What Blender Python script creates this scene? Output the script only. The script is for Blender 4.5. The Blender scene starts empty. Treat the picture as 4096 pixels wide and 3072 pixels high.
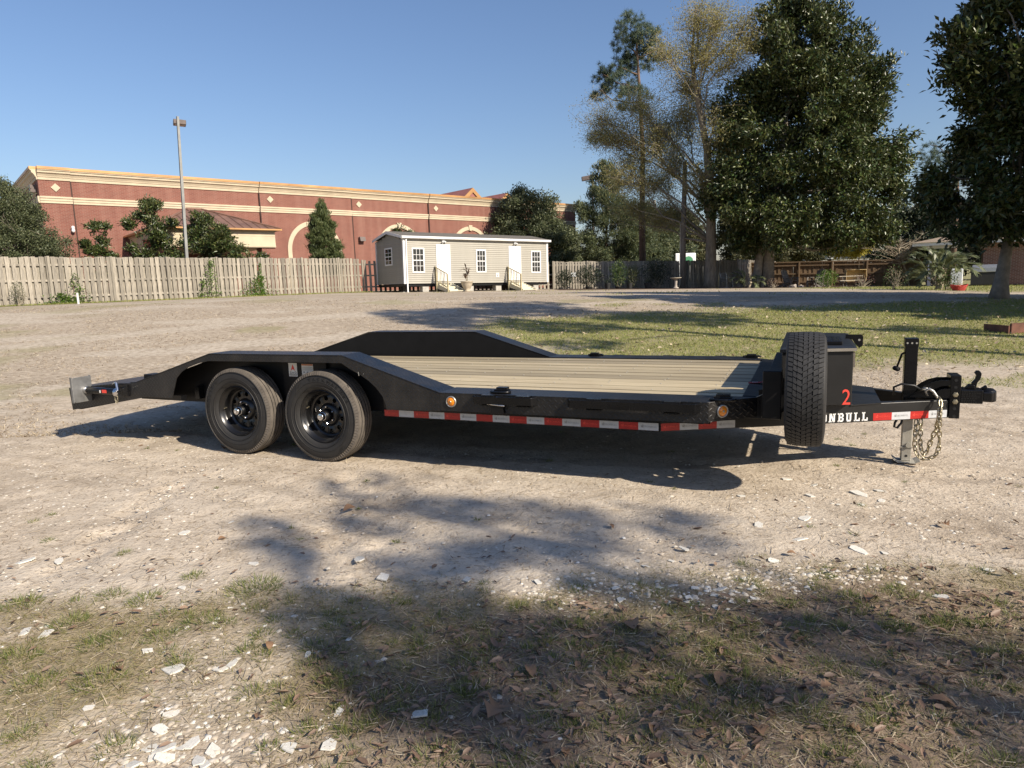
import bpy, bmesh, math, random
import numpy as np
from mathutils import Vector, Matrix

# ------------------------------------------------------------------ camera, sky, sun, exposure
SC = bpy.context.scene
COL = SC.collection
EYE = 1.3882
cam_data = bpy.data.cameras.new("camera")
cam_data.sensor_width = 36.0
cam_data.lens = 36.0 * 2711.0 / 4096.0
cam_data.clip_start = 0.05
cam_data.clip_end = 2000.0
cam = bpy.data.objects.new("camera", cam_data)
COL.objects.link(cam)
_r = Vector((0.999387, -0.005165, -0.034632)).normalized()
_f = Vector((0.0, 0.989061, -0.147509)).normalized()
_u = _r.cross(_f).normalized()
_r = _f.cross(_u).normalized()
cam.matrix_world = Matrix(((_r.x, _u.x, -_f.x, 0), (_r.y, _u.y, -_f.y, 0), (_r.z, _u.z, -_f.z, EYE), (0, 0, 0, 1)))
SC.camera = cam

SUN_DIR = Vector((1.07, -0.995, 1.0)).normalized()      # towards the sun
world = bpy.data.worlds.new("World")
SC.world = world
world.use_nodes = True
wn = world.node_tree
bg = wn.nodes["Background"]
sky = wn.nodes.new("ShaderNodeTexSky")
sky.sky_type = 'NISHITA'
sky.sun_disc = False
sky.sun_elevation = math.asin(SUN_DIR.z)
sky.sun_rotation = math.atan2(SUN_DIR.x, SUN_DIR.y)
sky.air_density = 1.3
sky.dust_density = 0.8
sky.ozone_density = 6.0
tint = wn.nodes.new("ShaderNodeMix")
tint.data_type = 'RGBA'
tint.blend_type = 'MULTIPLY'
tint.inputs[0].default_value = 1.0
tint.inputs[7].default_value = (1.05, 0.962, 1.0, 1.0)
wn.links.new(sky.outputs[0], tint.inputs[6])
wn.links.new(tint.outputs[2], bg.inputs[0])
bg.inputs[1].default_value = 0.083

sun_data = bpy.data.lights.new("sun", 'SUN')
sun_data.energy = 5.0
sun_data.angle = math.radians(0.53)
sun_data.color = (1.0, 0.895, 0.75)
sun = bpy.data.objects.new("sun", sun_data)
COL.objects.link(sun)
sun.rotation_euler = (-SUN_DIR).to_track_quat('-Z', 'Y').to_euler()

SC.view_settings.view_transform = 'Standard'
SC.view_settings.look = 'None'
SC.view_settings.exposure = 0.62
SC.view_settings.gamma = 1.0
SC.view_settings.use_curve_mapping = False
SC.cycles.max_bounces = 5
SC.cycles.diffuse_bounces = 2
SC.cycles.glossy_bounces = 3
SC.cycles.transmission_bounces = 3
SC.cycles.transparent_max_bounces = 6
SC.cycles.use_denoising = True

# ------------------------------------------------------------------ helpers
RNG = random.Random(7)
NP = np.random.default_rng(11)


class MB:
    """collects shapes; build() links them as one mesh object"""
    def __init__(self):
        self.v = []
        self.f = []

    def add(self, vs, fs):
        o = len(self.v)
        self.v.extend([tuple(p) for p in vs])
        self.f.extend([tuple(i + o for i in q) for q in fs])
        return self

    def box(self, x0, x1, y0, y1, z0, z1):
        vs = [(x, y, z) for z in (z0, z1) for y in (y0, y1) for x in (x0, x1)]
        return self.add(vs, [(0, 2, 3, 1), (4, 5, 7, 6), (0, 1, 5, 4), (2, 6, 7, 3), (0, 4, 6, 2), (1, 3, 7, 5)])

    def obox(self, c, size, rot=None):
        c = Vector(c)
        h = Vector(size) / 2
        vs = []
        for z in (-1, 1):
            for y in (-1, 1):
                for x in (-1, 1):
                    p = Vector((x * h.x, y * h.y, z * h.z))
                    if rot is not None:
                        p = rot @ p
                    vs.append(c + p)
        return self.add(vs, [(0, 2, 3, 1), (4, 5, 7, 6), (0, 1, 5, 4), (2, 6, 7, 3), (0, 4, 6, 2), (1, 3, 7, 5)])

    def prism(self, pts, axis, a, b):
        n = len(pts)
        vs = []
        for t in (a, b):
            for p in pts:
                vs.append({'x': (t, p[0], p[1]), 'y': (p[0], t, p[1]), 'z': (p[0], p[1], t)}[axis])
        fs = [tuple(range(n)), tuple(range(2 * n - 1, n - 1, -1))]
        for i in range(n):
            j = (i + 1) % n
            fs.append((i, i + n, j + n, j))
        return self.add(vs, fs)

    def strip(self, path, axis, a, b, th):
        """a bent sheet: path of (p,q) swept from a to b along axis, thickness th below"""
        n = len(path)
        low = [(p[0], p[1] - th) for p in path]
        return self.prism(list(path) + low[::-1], axis, a, b)

    def tube(self, pts, r, n=8, closed=False, caps=True):
        pts = [Vector(p) for p in pts]
        m = len(pts)
        rs = r if isinstance(r, (list, tuple)) else [r] * m
        vs = []
        up = Vector((0, 0, 1))
        prev = None
        for i, p in enumerate(pts):
            if closed:
                d = pts[(i + 1) % m] - pts[i - 1]
            else:
                d = pts[min(i + 1, m - 1)] - pts[max(i - 1, 0)]
            d.normalize()
            if prev is None:
                s = d.cross(up)
                if s.length < 1e-3:
                    s = d.cross(Vector((1, 0, 0)))
            else:
                s = prev - d * prev.dot(d)
                if s.length < 1e-4:
                    s = d.cross(up)
            s.normalize()
            prev = s
            t = d.cross(s)
            for k in range(n):
                a = 2 * math.pi * k / n
                vs.append(p + (s * math.cos(a) + t * math.sin(a)) * rs[i])
        fs = []
        lim = m if closed else m - 1
        for i in range(lim):
            j = (i + 1) % m
            for k in range(n):
                l = (k + 1) % n
                fs.append((i * n + k, i * n + l, j * n + l, j * n + k))
        if caps and not closed:
            fs.append(tuple(range(n - 1, -1, -1)))
            fs.append(tuple((m - 1) * n + k for k in range(n)))
        return self.add(vs, fs)

    def cyl(self, p0, p1, r, n=12):
        return self.tube([p0, p1], r, n)

    def lathe(self, prof, axis='y', n=32, c=(0, 0, 0), closed=False):
        """prof: list of (radius, height along axis)"""
        vs = []
        m = len(prof)
        for k in range(n):
            a = 2 * math.pi * k / n
            ca, sa = math.cos(a), math.sin(a)
            for r, h in prof:
                p = {'y': (r * ca, h, r * sa), 'z': (r * ca, r * sa, h), 'x': (h, r * ca, r * sa)}[axis]
                vs.append((p[0] + c[0], p[1] + c[1], p[2] + c[2]))
        fs = []
        lim = m if closed else m - 1
        for k in range(n):
            l = (k + 1) % n
            for i in range(lim):
                j = (i + 1) % m
                fs.append((k * m + i, k * m + j, l * m + j, l * m + i))
        return self.add(vs, fs)

    def mesh(self, name, smooth=False, fix=True):
        me = bpy.data.meshes.new(name)
        me.from_pydata(self.v, [], self.f)
        if fix:
            bm = bmesh.new()
            bm.from_mesh(me)
            bmesh.ops.recalc_face_normals(bm, faces=bm.faces)
            bm.to_mesh(me)
            bm.free()
        if smooth:
            me.polygons.foreach_set('use_smooth', [True] * len(me.polygons))
        me.update()
        return me

    def build(self, name, m, parent=None, smooth=False, bevel=0.0, loc=None, rot=None, fix=True, auto=None):
        me = self.mesh(name, smooth or auto is not None, fix)
        if auto is not None:
            me.set_sharp_from_angle(angle=math.radians(auto))
        return put(name, me, m, parent, loc, rot, bevel)


def put(name, me, m, parent=None, loc=None, rot=None, bevel=0.0, scale=None):
    if m is not None and len(me.materials) == 0:
        me.materials.append(m)
    o = bpy.data.objects.new(name, me)
    COL.objects.link(o)
    if parent is not None:
        o.parent = parent
    if loc is not None:
        o.location = loc
    if rot is not None:
        o.rotation_euler = rot
    if scale is not None:
        o.scale = scale
    if bevel:
        b = o.modifiers.new("bevel", 'BEVEL')
        b.width = bevel
        b.segments = 2
        b.limit_method = 'ANGLE'
        b.angle_limit = math.radians(40)
    return o


def tag(o, label=None, cat=None, group=None, kind=None):
    if label:
        o["label"] = label
    if cat:
        o["category"] = cat
    if group:
        o["group"] = group
    if kind:
        o["kind"] = kind
    return o


def thing(name, label, cat, loc=(0, 0, 0), rz=0.0, group=None):
    o = bpy.data.objects.new(name, None)
    o.empty_display_size = 0.2
    COL.objects.link(o)
    o.location = loc
    o.rotation_euler = (0, 0, rz)
    return tag(o, label, cat, group)


def mesh_np(name, V, F):
    V = np.ascontiguousarray(V, dtype=np.float32)
    F = np.ascontiguousarray(F, dtype=np.int32)
    me = bpy.data.meshes.new(name)
    k = F.shape[1]
    me.vertices.add(len(V))
    me.vertices.foreach_set('co', V.ravel())
    me.loops.add(F.size)
    me.loops.foreach_set('vertex_index', F.ravel())
    me.polygons.add(len(F))
    me.polygons.foreach_set('loop_start', np.arange(0, F.size, k, dtype=np.int32))
    me.update(calc_edges=True)
    return me


def sstep(t):
    t = np.clip(t, 0, 1)
    return t * t * (3 - 2 * t)


def _hash(ix, iy, s):
    h = (ix.astype(np.int64) * 374761393 + iy.astype(np.int64) * 668265263 + s * 974711) & 0x7fffffff
    h = ((h ^ (h >> 13)) * 1274126177) & 0x7fffffff
    return ((h ^ (h >> 16)) & 0xffff) / 65535.0


def vnoise(x, y, s=0):
    x = np.asarray(x, float)
    y = np.asarray(y, float)
    ix, iy = np.floor(x), np.floor(y)
    fx, fy = x - ix, y - iy
    fx = fx * fx * (3 - 2 * fx)
    fy = fy * fy * (3 - 2 * fy)
    a = _hash(ix, iy, s)
    b = _hash(ix + 1, iy, s)
    c = _hash(ix, iy + 1, s)
    d = _hash(ix + 1, iy + 1, s)
    return (a * (1 - fx) + b * fx) * (1 - fy) + (c * (1 - fx) + d * fx) * fy


def fbm(x, y, s=0, o=4):
    t = 0.0
    a = 0.5
    tot = 0.0
    for i in range(o):
        t = t + a * vnoise(np.asarray(x) * 2 ** i, np.asarray(y) * 2 ** i, s + i * 17)
        tot += a
        a *= 0.5
    return t / tot


def terrain(x, y):
    x = np.asarray(x, float)
    y = np.asarray(y, float)
    zf = np.maximum(np.minimum(1.16, 0.93 - 0.024 * x), -0.1)
    return zf * sstep((y - 6.5) / 20.0)


def tz(x, y):
    return float(terrain(x, y))


# ------------------------------------------------------------------ materials
MATS = {}


def nodes_of(name):
    m = bpy.data.materials.new(name)
    m.use_nodes = True
    nt = m.node_tree
    return m, nt, nt.nodes["Principled BSDF"], nt.nodes["Material Output"]


def N(nt, t, **kw):
    n = nt.nodes.new(t)
    for k, v in kw.items():
        setattr(n, k, v)
    return n


def math_n(nt, op, a, b=None, clamp=False):
    n = nt.nodes.new("ShaderNodeMath")
    n.operation = op
    n.use_clamp = clamp
    for i, s in enumerate((a, b)):
        if s is None:
            continue
        if isinstance(s, (int, float)):
            n.inputs[i].default_value = s
        else:
            nt.links.new(s, n.inputs[i])
    return n.outputs[0]


def mix_c(nt, fac, a, b, blend='MIX'):
    n = nt.nodes.new("ShaderNodeMix")
    n.data_type = 'RGBA'
    n.blend_type = blend
    n.clamp_factor = True
    for sock, s in ((n.inputs[0], fac), (n.inputs[6], a), (n.inputs[7], b)):
        if isinstance(s, (int, float)):
            sock.default_value = s
        elif isinstance(s, tuple):
            sock.default_value = (*s[:3], 1.0)
        else:
            nt.links.new(s, sock)
    return n.outputs[2]


def coords(nt, scale=(1, 1, 1), kind='Object'):
    tc = N(nt, "ShaderNodeTexCoord")
    mp = N(nt, "ShaderNodeMapping")
    mp.inputs['Scale'].default_value = scale
    nt.links.new(tc.outputs[kind], mp.inputs[0])
    return mp.outputs[0]


def noise_n(nt, vec, scale, detail=3.0, rough=0.6):
    n = N(nt, "ShaderNodeTexNoise")
    n.inputs['Scale'].default_value = scale
    n.inputs['Detail'].default_value = detail
    n.inputs['Roughness'].default_value = rough
    nt.links.new(vec, n.inputs['Vector'])
    return n.outputs[0]


def ramp(nt, fac, stops):
    r = N(nt, "ShaderNodeValToRGB")
    els = r.color_ramp.elements
    while len(els) < len(stops):
        els.new(0.5)
    for e, (p, c) in zip(els, stops):
        e.position = p
        e.color = (*c[:3], 1.0) if isinstance(c, tuple) else (c, c, c, 1.0)
    nt.links.new(fac, r.inputs[0])
    return r.outputs[0]


def bump_n(nt, h, strength=0.3, dist=0.01):
    b = N(nt, "ShaderNodeBump")
    b.inputs['Strength'].default_value = strength
    b.inputs['Distance'].default_value = dist
    nt.links.new(h, b.inputs['Height'])
    return b.outputs[0]


def simple(name, col, rough=0.6, metal=0.0, var=0.18, scale=6.0, stretch=(1, 1, 1), bump=0.15, bscale=60.0,
           orand=0.0, spec=0.5, coat=0.0, bdist=0.004, rvar=0.0):
    m, nt, b, out = nodes_of(name)
    vec = coords(nt, stretch)
    n1 = noise_n(nt, vec, scale, 5.0)
    c = mix_c(nt, ramp(nt, n1, [(0.3, 0.0), (0.7, 1.0)]), tuple(x * (1 - var) for x in col), tuple(min(1, x * (1 + var)) for x in col))
    if orand:
        oi = N(nt, "ShaderNodeObjectInfo")
        k = math_n(nt, 'MULTIPLY_ADD', oi.outputs['Random'], 2 * orand)
        k.node.inputs[2].default_value = 1 - orand
        hs = N(nt, "ShaderNodeHueSaturation")
        nt.links.new(k, hs.inputs['Value'])
        nt.links.new(c, hs.inputs['Color'])
        c = hs.outputs[0]
    nt.links.new(c, b.inputs['Base Color'])
    b.inputs['Roughness'].default_value = rough
    if rvar:
        rr = N(nt, "ShaderNodeMapRange")
        rr.inputs['To Min'].default_value = rough - rvar
        rr.inputs['To Max'].default_value = rough + rvar
        nt.links.new(noise_n(nt, vec, scale * 3, 4.0), rr.inputs[0])
        nt.links.new(rr.outputs[0], b.inputs['Roughness'])
    b.inputs['Metallic'].default_value = metal
    b.inputs['Specular IOR Level'].default_value = spec
    if coat:
        b.inputs['Coat Weight'].default_value = coat
        b.inputs['Coat Roughness'].default_value = 0.08
    if bump:
        h = noise_n(nt, vec, bscale, 4.0)
        nt.links.new(bump_n(nt, h, bump, bdist), b.inputs['Normal'])
    MATS[name] = m
    return m


def plate_mat(name, axes):
    """black painted diamond tread plate; axes picks the two local axes of the sheet"""
    m, nt, b, out = nodes_of(name)
    tc = N(nt, "ShaderNodeTexCoord")
    sp = N(nt, "ShaderNodeSeparateXYZ")
    nt.links.new(tc.outputs['Object'], sp.inputs[0])
    S = 24.0
    a, c = sp.outputs[axes[0]], sp.outputs[axes[1]]
    p = math_n(nt, 'MULTIPLY', math_n(nt, 'ADD', a, c), S)
    q = math_n(nt, 'MULTIPLY', math_n(nt, 'SUBTRACT', a, c), S)
    ip, iq = math_n(nt, 'FLOOR', p), math_n(nt, 'FLOOR', q)
    fp = math_n(nt, 'SUBTRACT', math_n(nt, 'SUBTRACT', p, ip), 0.5)
    fq = math_n(nt, 'SUBTRACT', math_n(nt, 'SUBTRACT', q, iq), 0.5)
    par = math_n(nt, 'ABSOLUTE', math_n(nt, 'MODULO', math_n(nt, 'ADD', ip, iq), 2.0))
    inv = math_n(nt, 'SUBTRACT', 1.0, par)
    lo = math_n(nt, 'ADD', math_n(nt, 'MULTIPLY', fp, par), math_n(nt, 'MULTIPLY', fq, inv))
    sh = math_n(nt, 'ADD', math_n(nt, 'MULTIPLY', fq, par), math_n(nt, 'MULTIPLY', fp, inv))
    d = math_n(nt, 'ADD', math_n(nt, 'POWER', math_n(nt, 'ABSOLUTE', math_n(nt, 'MULTIPLY', lo, 1.9)), 2.0),
               math_n(nt, 'POWER', math_n(nt, 'ABSOLUTE', math_n(nt, 'MULTIPLY', sh, 5.5)), 2.0))
    h = math_n(nt, 'SUBTRACT', 1.0, d, clamp=True)
    vec = coords(nt)
    n1 = noise_n(nt, vec, 5.0, 5.0)
    dust = ramp(nt, n1, [(0.42, 0.0), (0.75, 1.0)])
    col = mix_c(nt, dust, (0.0055, 0.0055, 0.006), (0.024, 0.021, 0.018))
    nt.links.new(col, b.inputs['Base Color'])
    rr = N(nt, "ShaderNodeMapRange")
    rr.inputs['To Min'].default_value = 0.30
    rr.inputs['To Max'].default_value = 0.50
    nt.links.new(n1, rr.inputs[0])
    nt.links.new(rr.outputs[0], b.inputs['Roughness'])
    nt.links.new(bump_n(nt, h, 0.8, 0.0024), b.inputs['Normal'])
    MATS[name] = m
    return m


plate_mat('plate_flat', (0, 1))
plate_mat('plate_upright', (0, 2))
simple('black_paint', (0.0055, 0.0055, 0.006), 0.28, var=0.3, bump=0.06, bscale=25, rvar=0.1, spec=0.3)
simple('black_satin', (0.006, 0.006, 0.0065), 0.45, var=0.3, bump=0.08, bscale=40, rvar=0.1, spec=0.25)
simple('box_paint', (0.014, 0.0135, 0.013), 0.40, var=0.15, bump=0.05, bscale=30, rvar=0.08, spec=0.35)
simple('rim_paint', (0.006, 0.006, 0.0065), 0.3, var=0.1, bump=0.0, spec=0.6)
simple('rubber', (0.0155, 0.0145, 0.0135), 0.68, var=0.25, scale=9, bump=0.2, bscale=120, bdist=0.002)
simple('rubber_dusty', (0.105, 0.090, 0.074), 0.9, var=0.3, scale=14, bump=0.35, bscale=90, bdist=0.003)
simple('rubber_spare', (0.022, 0.0215, 0.021), 0.68, var=0.3, scale=12, bump=0.25, bscale=110, bdist=0.002)
simple('rubber_groove', (0.010, 0.010, 0.010), 0.9, bump=0)
simple('chrome', (0.62, 0.62, 0.63), 0.16, metal=1.0, var=0.05, bump=0.0)
simple('galvanised', (0.42, 0.42, 0.40), 0.48, metal=0.85, var=0.2, scale=25, bump=0.1)
simple('pad_metal', (0.19, 0.19, 0.185), 0.5, metal=0.5, var=0.25, scale=12, bump=0.1)
simple('dull_zinc', (0.40, 0.38, 0.33), 0.6, metal=0.35, var=0.2, scale=12, bump=0.1)
simple('gold_zinc', (0.40, 0.355, 0.25), 0.38, metal=0.9, var=0.18, scale=30, bump=0.0)
simple('amber_lens', (0.75, 0.23, 0.01), 0.15, var=0.15, scale=60, bump=0.6, bscale=160, bdist=0.002, coat=0.5)
simple('dark_red_lens', (0.10, 0.01, 0.008), 0.2, var=0.1, bump=0.3, bscale=160, bdist=0.002)
simple('tape_red', (0.38, 0.018, 0.014), 0.35, var=0.08, scale=30, bump=0.12, bscale=300, bdist=0.001)
simple('tape_white', (0.47, 0.48, 0.49), 0.35, var=0.08, scale=30, bump=0.12, bscale=300, bdist=0.001)
simple('print_dark', (0.30, 0.30, 0.30), 0.5, bump=0)
simple('print_red', (0.72, 0.06, 0.04), 0.45, bump=0, var=0.05)
simple('print_pale', (0.72, 0.72, 0.70), 0.5, bump=0, var=0.05)
simple('print_black', (0.03, 0.03, 0.03), 0.5, bump=0)
simple('print_orange', (0.55, 0.16, 0.04), 0.5, bump=0)
simple('glass_dark', (0.012, 0.015, 0.018), 0.06, bump=0, spec=0.7)
simple('solar', (0.02, 0.025, 0.05), 0.1, var=0.3, scale=80, bump=0)
simple('white_vinyl', (0.70, 0.70, 0.69), 0.45, var=0.03, bump=0.03)
simple('white_door', (0.74, 0.74, 0.73), 0.4, var=0.02, bump=0.02)
simple('siding', (0.305, 0.288, 0.243), 0.55, var=0.06, scale=2, bump=0.05, orand=0.03)
simple('fence_wood', (0.265, 0.238, 0.192), 0.85, var=0.38, scale=5, stretch=(6, 6, 0.7), bump=0.5, bscale=12, orand=0.34, bdist=0.01)
simple('fence_post_wood', (0.25, 0.225, 0.18), 0.85, var=0.3, scale=5, stretch=(6, 6, 0.7), bump=0.5, bscale=12, orand=0.15, bdist=0.01)
simple('fence_brown', (0.20, 0.135, 0.078), 0.85, var=0.25, scale=4, stretch=(6, 6, 0.7), bump=0.4, bscale=12, orand=0.15, bdist=0.01)
simple('step_wood', (0.36, 0.31, 0.19), 0.75, var=0.15, scale=5, stretch=(1, 6, 6), bump=0.2, orand=0.08)
simple('step_pale', (0.58, 0.54, 0.41), 0.7, var=0.1, scale=5, stretch=(1, 6, 6), bump=0.15, orand=0.05)
simple('concrete', (0.36, 0.345, 0.31), 0.9, var=0.2, scale=9, bump=0.4, bscale=50, orand=0.1)
simple('cream_stucco', (0.50, 0.42, 0.30), 0.85, var=0.1, scale=1.5, bump=0.25, bscale=60)
simple('copper', (0.46, 0.25, 0.10), 0.45, metal=0.3, var=0.3, scale=0.5, bump=0.05)
simple('copper_roof', (0.21, 0.12, 0.085), 0.5, metal=0.25, var=0.3, scale=1.2, bump=0.1)
simple('red_roof', (0.27, 0.105, 0.085), 0.6, var=0.2, scale=2, bump=0.1)
simple('dark_gap', (0.05, 0.028, 0.022), 0.9, bump=0)
simple('sign_red', (0.32, 0.03, 0.03), 0.5, bump=0)
simple('lamp_bronze', (0.10, 0.075, 0.065), 0.5, var=0.15, bump=0.05)
simple('pole_grey', (0.23, 0.235, 0.225), 0.6, var=0.15, scale=3, bump=0.15)
simple('pole_wood', (0.17, 0.15, 0.13), 0.9, var=0.3, scale=4, stretch=(6, 6, 0.5), bump=0.5, bscale=20)
simple('shingle', (0.135, 0.125, 0.11), 0.95, spec=0.1, var=0.35, scale=14, bump=0.6, bscale=40, bdist=0.01)
simple('shingle_tan', (0.25, 0.195, 0.145), 0.95, var=0.3, scale=14, bump=0.6, bscale=40, bdist=0.01)
simple('terracotta', (0.42, 0.36, 0.27), 0.8, var=0.15, bump=0.2)
simple('red_weave', (0.42, 0.045, 0.030), 0.7, var=0.3, scale=20, bump=0.8, bscale=30, bdist=0.02)
simple('black_pot', (0.02, 0.02, 0.02), 0.6, bump=0)
simple('grey_wood', (0.14, 0.125, 0.11), 0.85, var=0.25, scale=6, bump=0.3, orand=0.15)
simple('pale_plank', (0.50, 0.44, 0.34), 0.8, var=0.2, scale=6, bump=0.2, orand=0.1)
simple('yellow_ply', (0.52, 0.38, 0.18), 0.7, var=0.12, scale=3, bump=0.1)
simple('green_metal', (0.045, 0.22, 0.10), 0.5, var=0.1, bump=0)
simple('white_metal', (0.70, 0.72, 0.72), 0.4, var=0.06, bump=0)
simple('teal_panel', (0.20, 0.34, 0.36), 0.5, var=0.1, bump=0)
simple('rust', (0.135, 0.055, 0.034), 0.8, var=0.35, scale=8, bump=0.3)
simple('bark_magnolia', (0.21, 0.18, 0.145), 0.9, var=0.35, scale=5, bump=0.6, bscale=14, bdist=0.03)
simple('bark_pine', (0.125, 0.082, 0.058), 0.95, var=0.4, scale=6, stretch=(1, 1, 0.4), bump=0.8, bscale=12, bdist=0.04)
simple('bark_oak', (0.165, 0.14, 0.105), 0.95, var=0.4, scale=6, stretch=(1, 1, 0.3), bump=0.8, bscale=12, bdist=0.04)
simple('twig', (0.25, 0.215, 0.155), 0.9, var=0.3, scale=1, bump=0)
simple('twig_pale', (0.38, 0.32, 0.23), 0.9, var=0.3, scale=1, bump=0)
simple('rubber_cable', (0.015, 0.015, 0.015), 0.45, bump=0)
simple('chair_mesh', (0.12, 0.115, 0.10), 0.7, bump=0.1)
simple('strap_red', (0.28, 0.015, 0.02), 0.7, bump=0.2)
simple('stone', (0.33, 0.29, 0.25), 0.9, var=0.25, bump=0.4)


def wood_deck():
    m, nt, b, out = nodes_of('deck_wood')
    tc = N(nt, "ShaderNodeTexCoord")
    oi = N(nt, "ShaderNodeObjectInfo")
    add = N(nt, "ShaderNodeVectorMath", operation='ADD')
    sc = N(nt, "ShaderNodeVectorMath", operation='SCALE')
    cmb = N(nt, "ShaderNodeCombineXYZ")
    nt.links.new(oi.outputs['Random'], cmb.inputs[0])
    nt.links.new(oi.outputs['Random'], cmb.inputs[2])
    nt.links.new(cmb.outputs[0], sc.inputs[0])
    sc.inputs['Scale'].default_value = 37.0
    nt.links.new(tc.outputs['Object'], add.inputs[0])
    nt.links.new(sc.outputs[0], add.inputs[1])
    mp = N(nt, "ShaderNodeMapping")
    mp.inputs['Scale'].default_value = (0.7, 16, 16)
    nt.links.new(add.outputs[0], mp.inputs[0])
    g = noise_n(nt, mp.outputs[0], 2.2, 6.0, 0.65)
    mp2 = N(nt, "ShaderNodeMapping")
    mp2.inputs['Scale'].default_value = (1.2, 3, 3)
    nt.links.new(add.outputs[0], mp2.inputs[0])
    k = noise_n(nt, mp2.outputs[0], 1.6, 3.0)
    c = mix_c(nt, ramp(nt, g, [(0.3, 0.0), (0.68, 1.0)]), (0.27, 0.215, 0.13), (0.48, 0.405, 0.265))
    c = mix_c(nt, ramp(nt, k, [(0.62, 0.0), (0.8, 0.55)]), c, (0.27, 0.20, 0.115))
    vo = N(nt, "ShaderNodeTexVoronoi")
    vo.inputs['Scale'].default_value = 2.3
    nt.links.new(mp2.outputs[0], vo.inputs['Vector'])
    kn = ramp(nt, vo.outputs['Distance'], [(0.0, 1.0), (0.06, 0.0)])
    c = mix_c(nt, kn, c, (0.10, 0.06, 0.03))
    # shade of the board seams, painted into the colour along the edges
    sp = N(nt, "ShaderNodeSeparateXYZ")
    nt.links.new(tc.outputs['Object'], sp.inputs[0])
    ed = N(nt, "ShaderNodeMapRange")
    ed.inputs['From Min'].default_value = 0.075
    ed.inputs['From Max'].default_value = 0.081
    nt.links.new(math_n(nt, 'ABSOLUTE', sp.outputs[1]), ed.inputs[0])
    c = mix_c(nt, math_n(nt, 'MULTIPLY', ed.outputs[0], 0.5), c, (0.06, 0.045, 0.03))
    hs = N(nt, "ShaderNodeHueSaturation")
    v = math_n(nt, 'MULTIPLY_ADD', oi.outputs['Random'], 0.56)
    v.node.inputs[2].default_value = 0.70
    nt.links.new(v, hs.inputs['Value'])
    nt.links.new(c, hs.inputs['Color'])
    nt.links.new(hs.outputs[0], b.inputs['Base Color'])
    b.inputs['Roughness'].default_value = 0.75
    nt.links.new(bump_n(nt, g, 0.35, 0.004), b.inputs['Normal'])
    MATS['deck_wood'] = m


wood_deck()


def brick_mat(name, c1, c2, mortar, scale=1.0, bh=0.075, bw=0.24, mort=0.012):
    m, nt, b, out = nodes_of(name)
    tc = N(nt, "ShaderNodeTexCoord")
    sp = N(nt, "ShaderNodeSeparateXYZ")
    nt.links.new(tc.outputs['Object'], sp.inputs[0])
    cm = N(nt, "ShaderNodeCombineXYZ")
    nt.links.new(math_n(nt, 'ADD', sp.outputs[0], sp.outputs[1]), cm.inputs[0])
    nt.links.new(sp.outputs[2], cm.inputs[1])
    br = N(nt, "ShaderNodeTexBrick")
    br.inputs['Color1'].default_value = (*c1, 1)
    br.inputs['Color2'].default_value = (*c2, 1)
    br.inputs['Mortar'].default_value = (*mortar, 1)
    br.inputs['Scale'].default_value = 1.0
    br.inputs['Mortar Size'].default_value = mort
    br.inputs['Mortar Smooth'].default_value = 0.2
    br.inputs['Brick Width'].default_value = bw
    br.inputs['Row Height'].default_value = bh
    nt.links.new(cm.outputs[0], br.inputs['Vector'])
    n1 = noise_n(nt, coords(nt), 0.6, 5.0)
    c = mix_c(nt, ramp(nt, n1, [(0.3, 0.0), (0.7, 1.0)]), br.outputs[0], mix_c(nt, 0.35, br.outputs[0], (0.10, 0.035, 0.025)))
    st = noise_n(nt, coords(nt, (2.2, 2.2, 0.12)), 1.0, 4.0)
    c = mix_c(nt, ramp(nt, st, [(0.45, 0.0), (0.75, 0.45)]), c, mix_c(nt, 0.5, br.outputs[0], (0.36, 0.22, 0.17)))
    nt.links.new(c, b.inputs['Base Color'])
    b.inputs['Roughness'].default_value = 0.9
    iv = math_n(nt, 'SUBTRACT', 1.0, br.outputs['Fac'])
    nt.links.new(bump_n(nt, iv, 0.4, 0.006), b.inputs['Normal'])
    MATS[name] = m


brick_mat('brick_store', (0.225, 0.080, 0.056), (0.178, 0.060, 0.043), (0.25, 0.145, 0.11))
brick_mat('brick_house', (0.22, 0.085, 0.060), (0.14, 0.055, 0.040), (0.34, 0.30, 0.26))


def leaf_mat(name, cols, rough=0.45, trans=0.25, spec=0.5, back=None):
    m, nt, b, out = nodes_of(name)
    g = N(nt, "ShaderNodeNewGeometry")
    n = len(cols)
    c = ramp(nt, g.outputs['Random Per Island'], [((i + 0.5) / n, tuple(k)) for i, k in enumerate(cols)])
    if back:
        c = mix_c(nt, g.outputs['Backfacing'], c, mix_c(nt, 0.55, c, back))
    nt.links.new(c, b.inputs['Base Color'])
    b.inputs['Roughness'].default_value = rough
    b.inputs['Specular IOR Level'].default_value = spec
    if trans:
        t = N(nt, "ShaderNodeBsdfTranslucent")
        nt.links.new(c, t.inputs[0])
        mx = N(nt, "ShaderNodeMixShader")
        mx.inputs[0].default_value = trans
        nt.links.new(b.outputs[0], mx.inputs[1])
        nt.links.new(t.outputs[0], mx.inputs[2])
        nt.links.new(mx.outputs[0], out.inputs[0])
    MATS[name] = m


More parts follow.
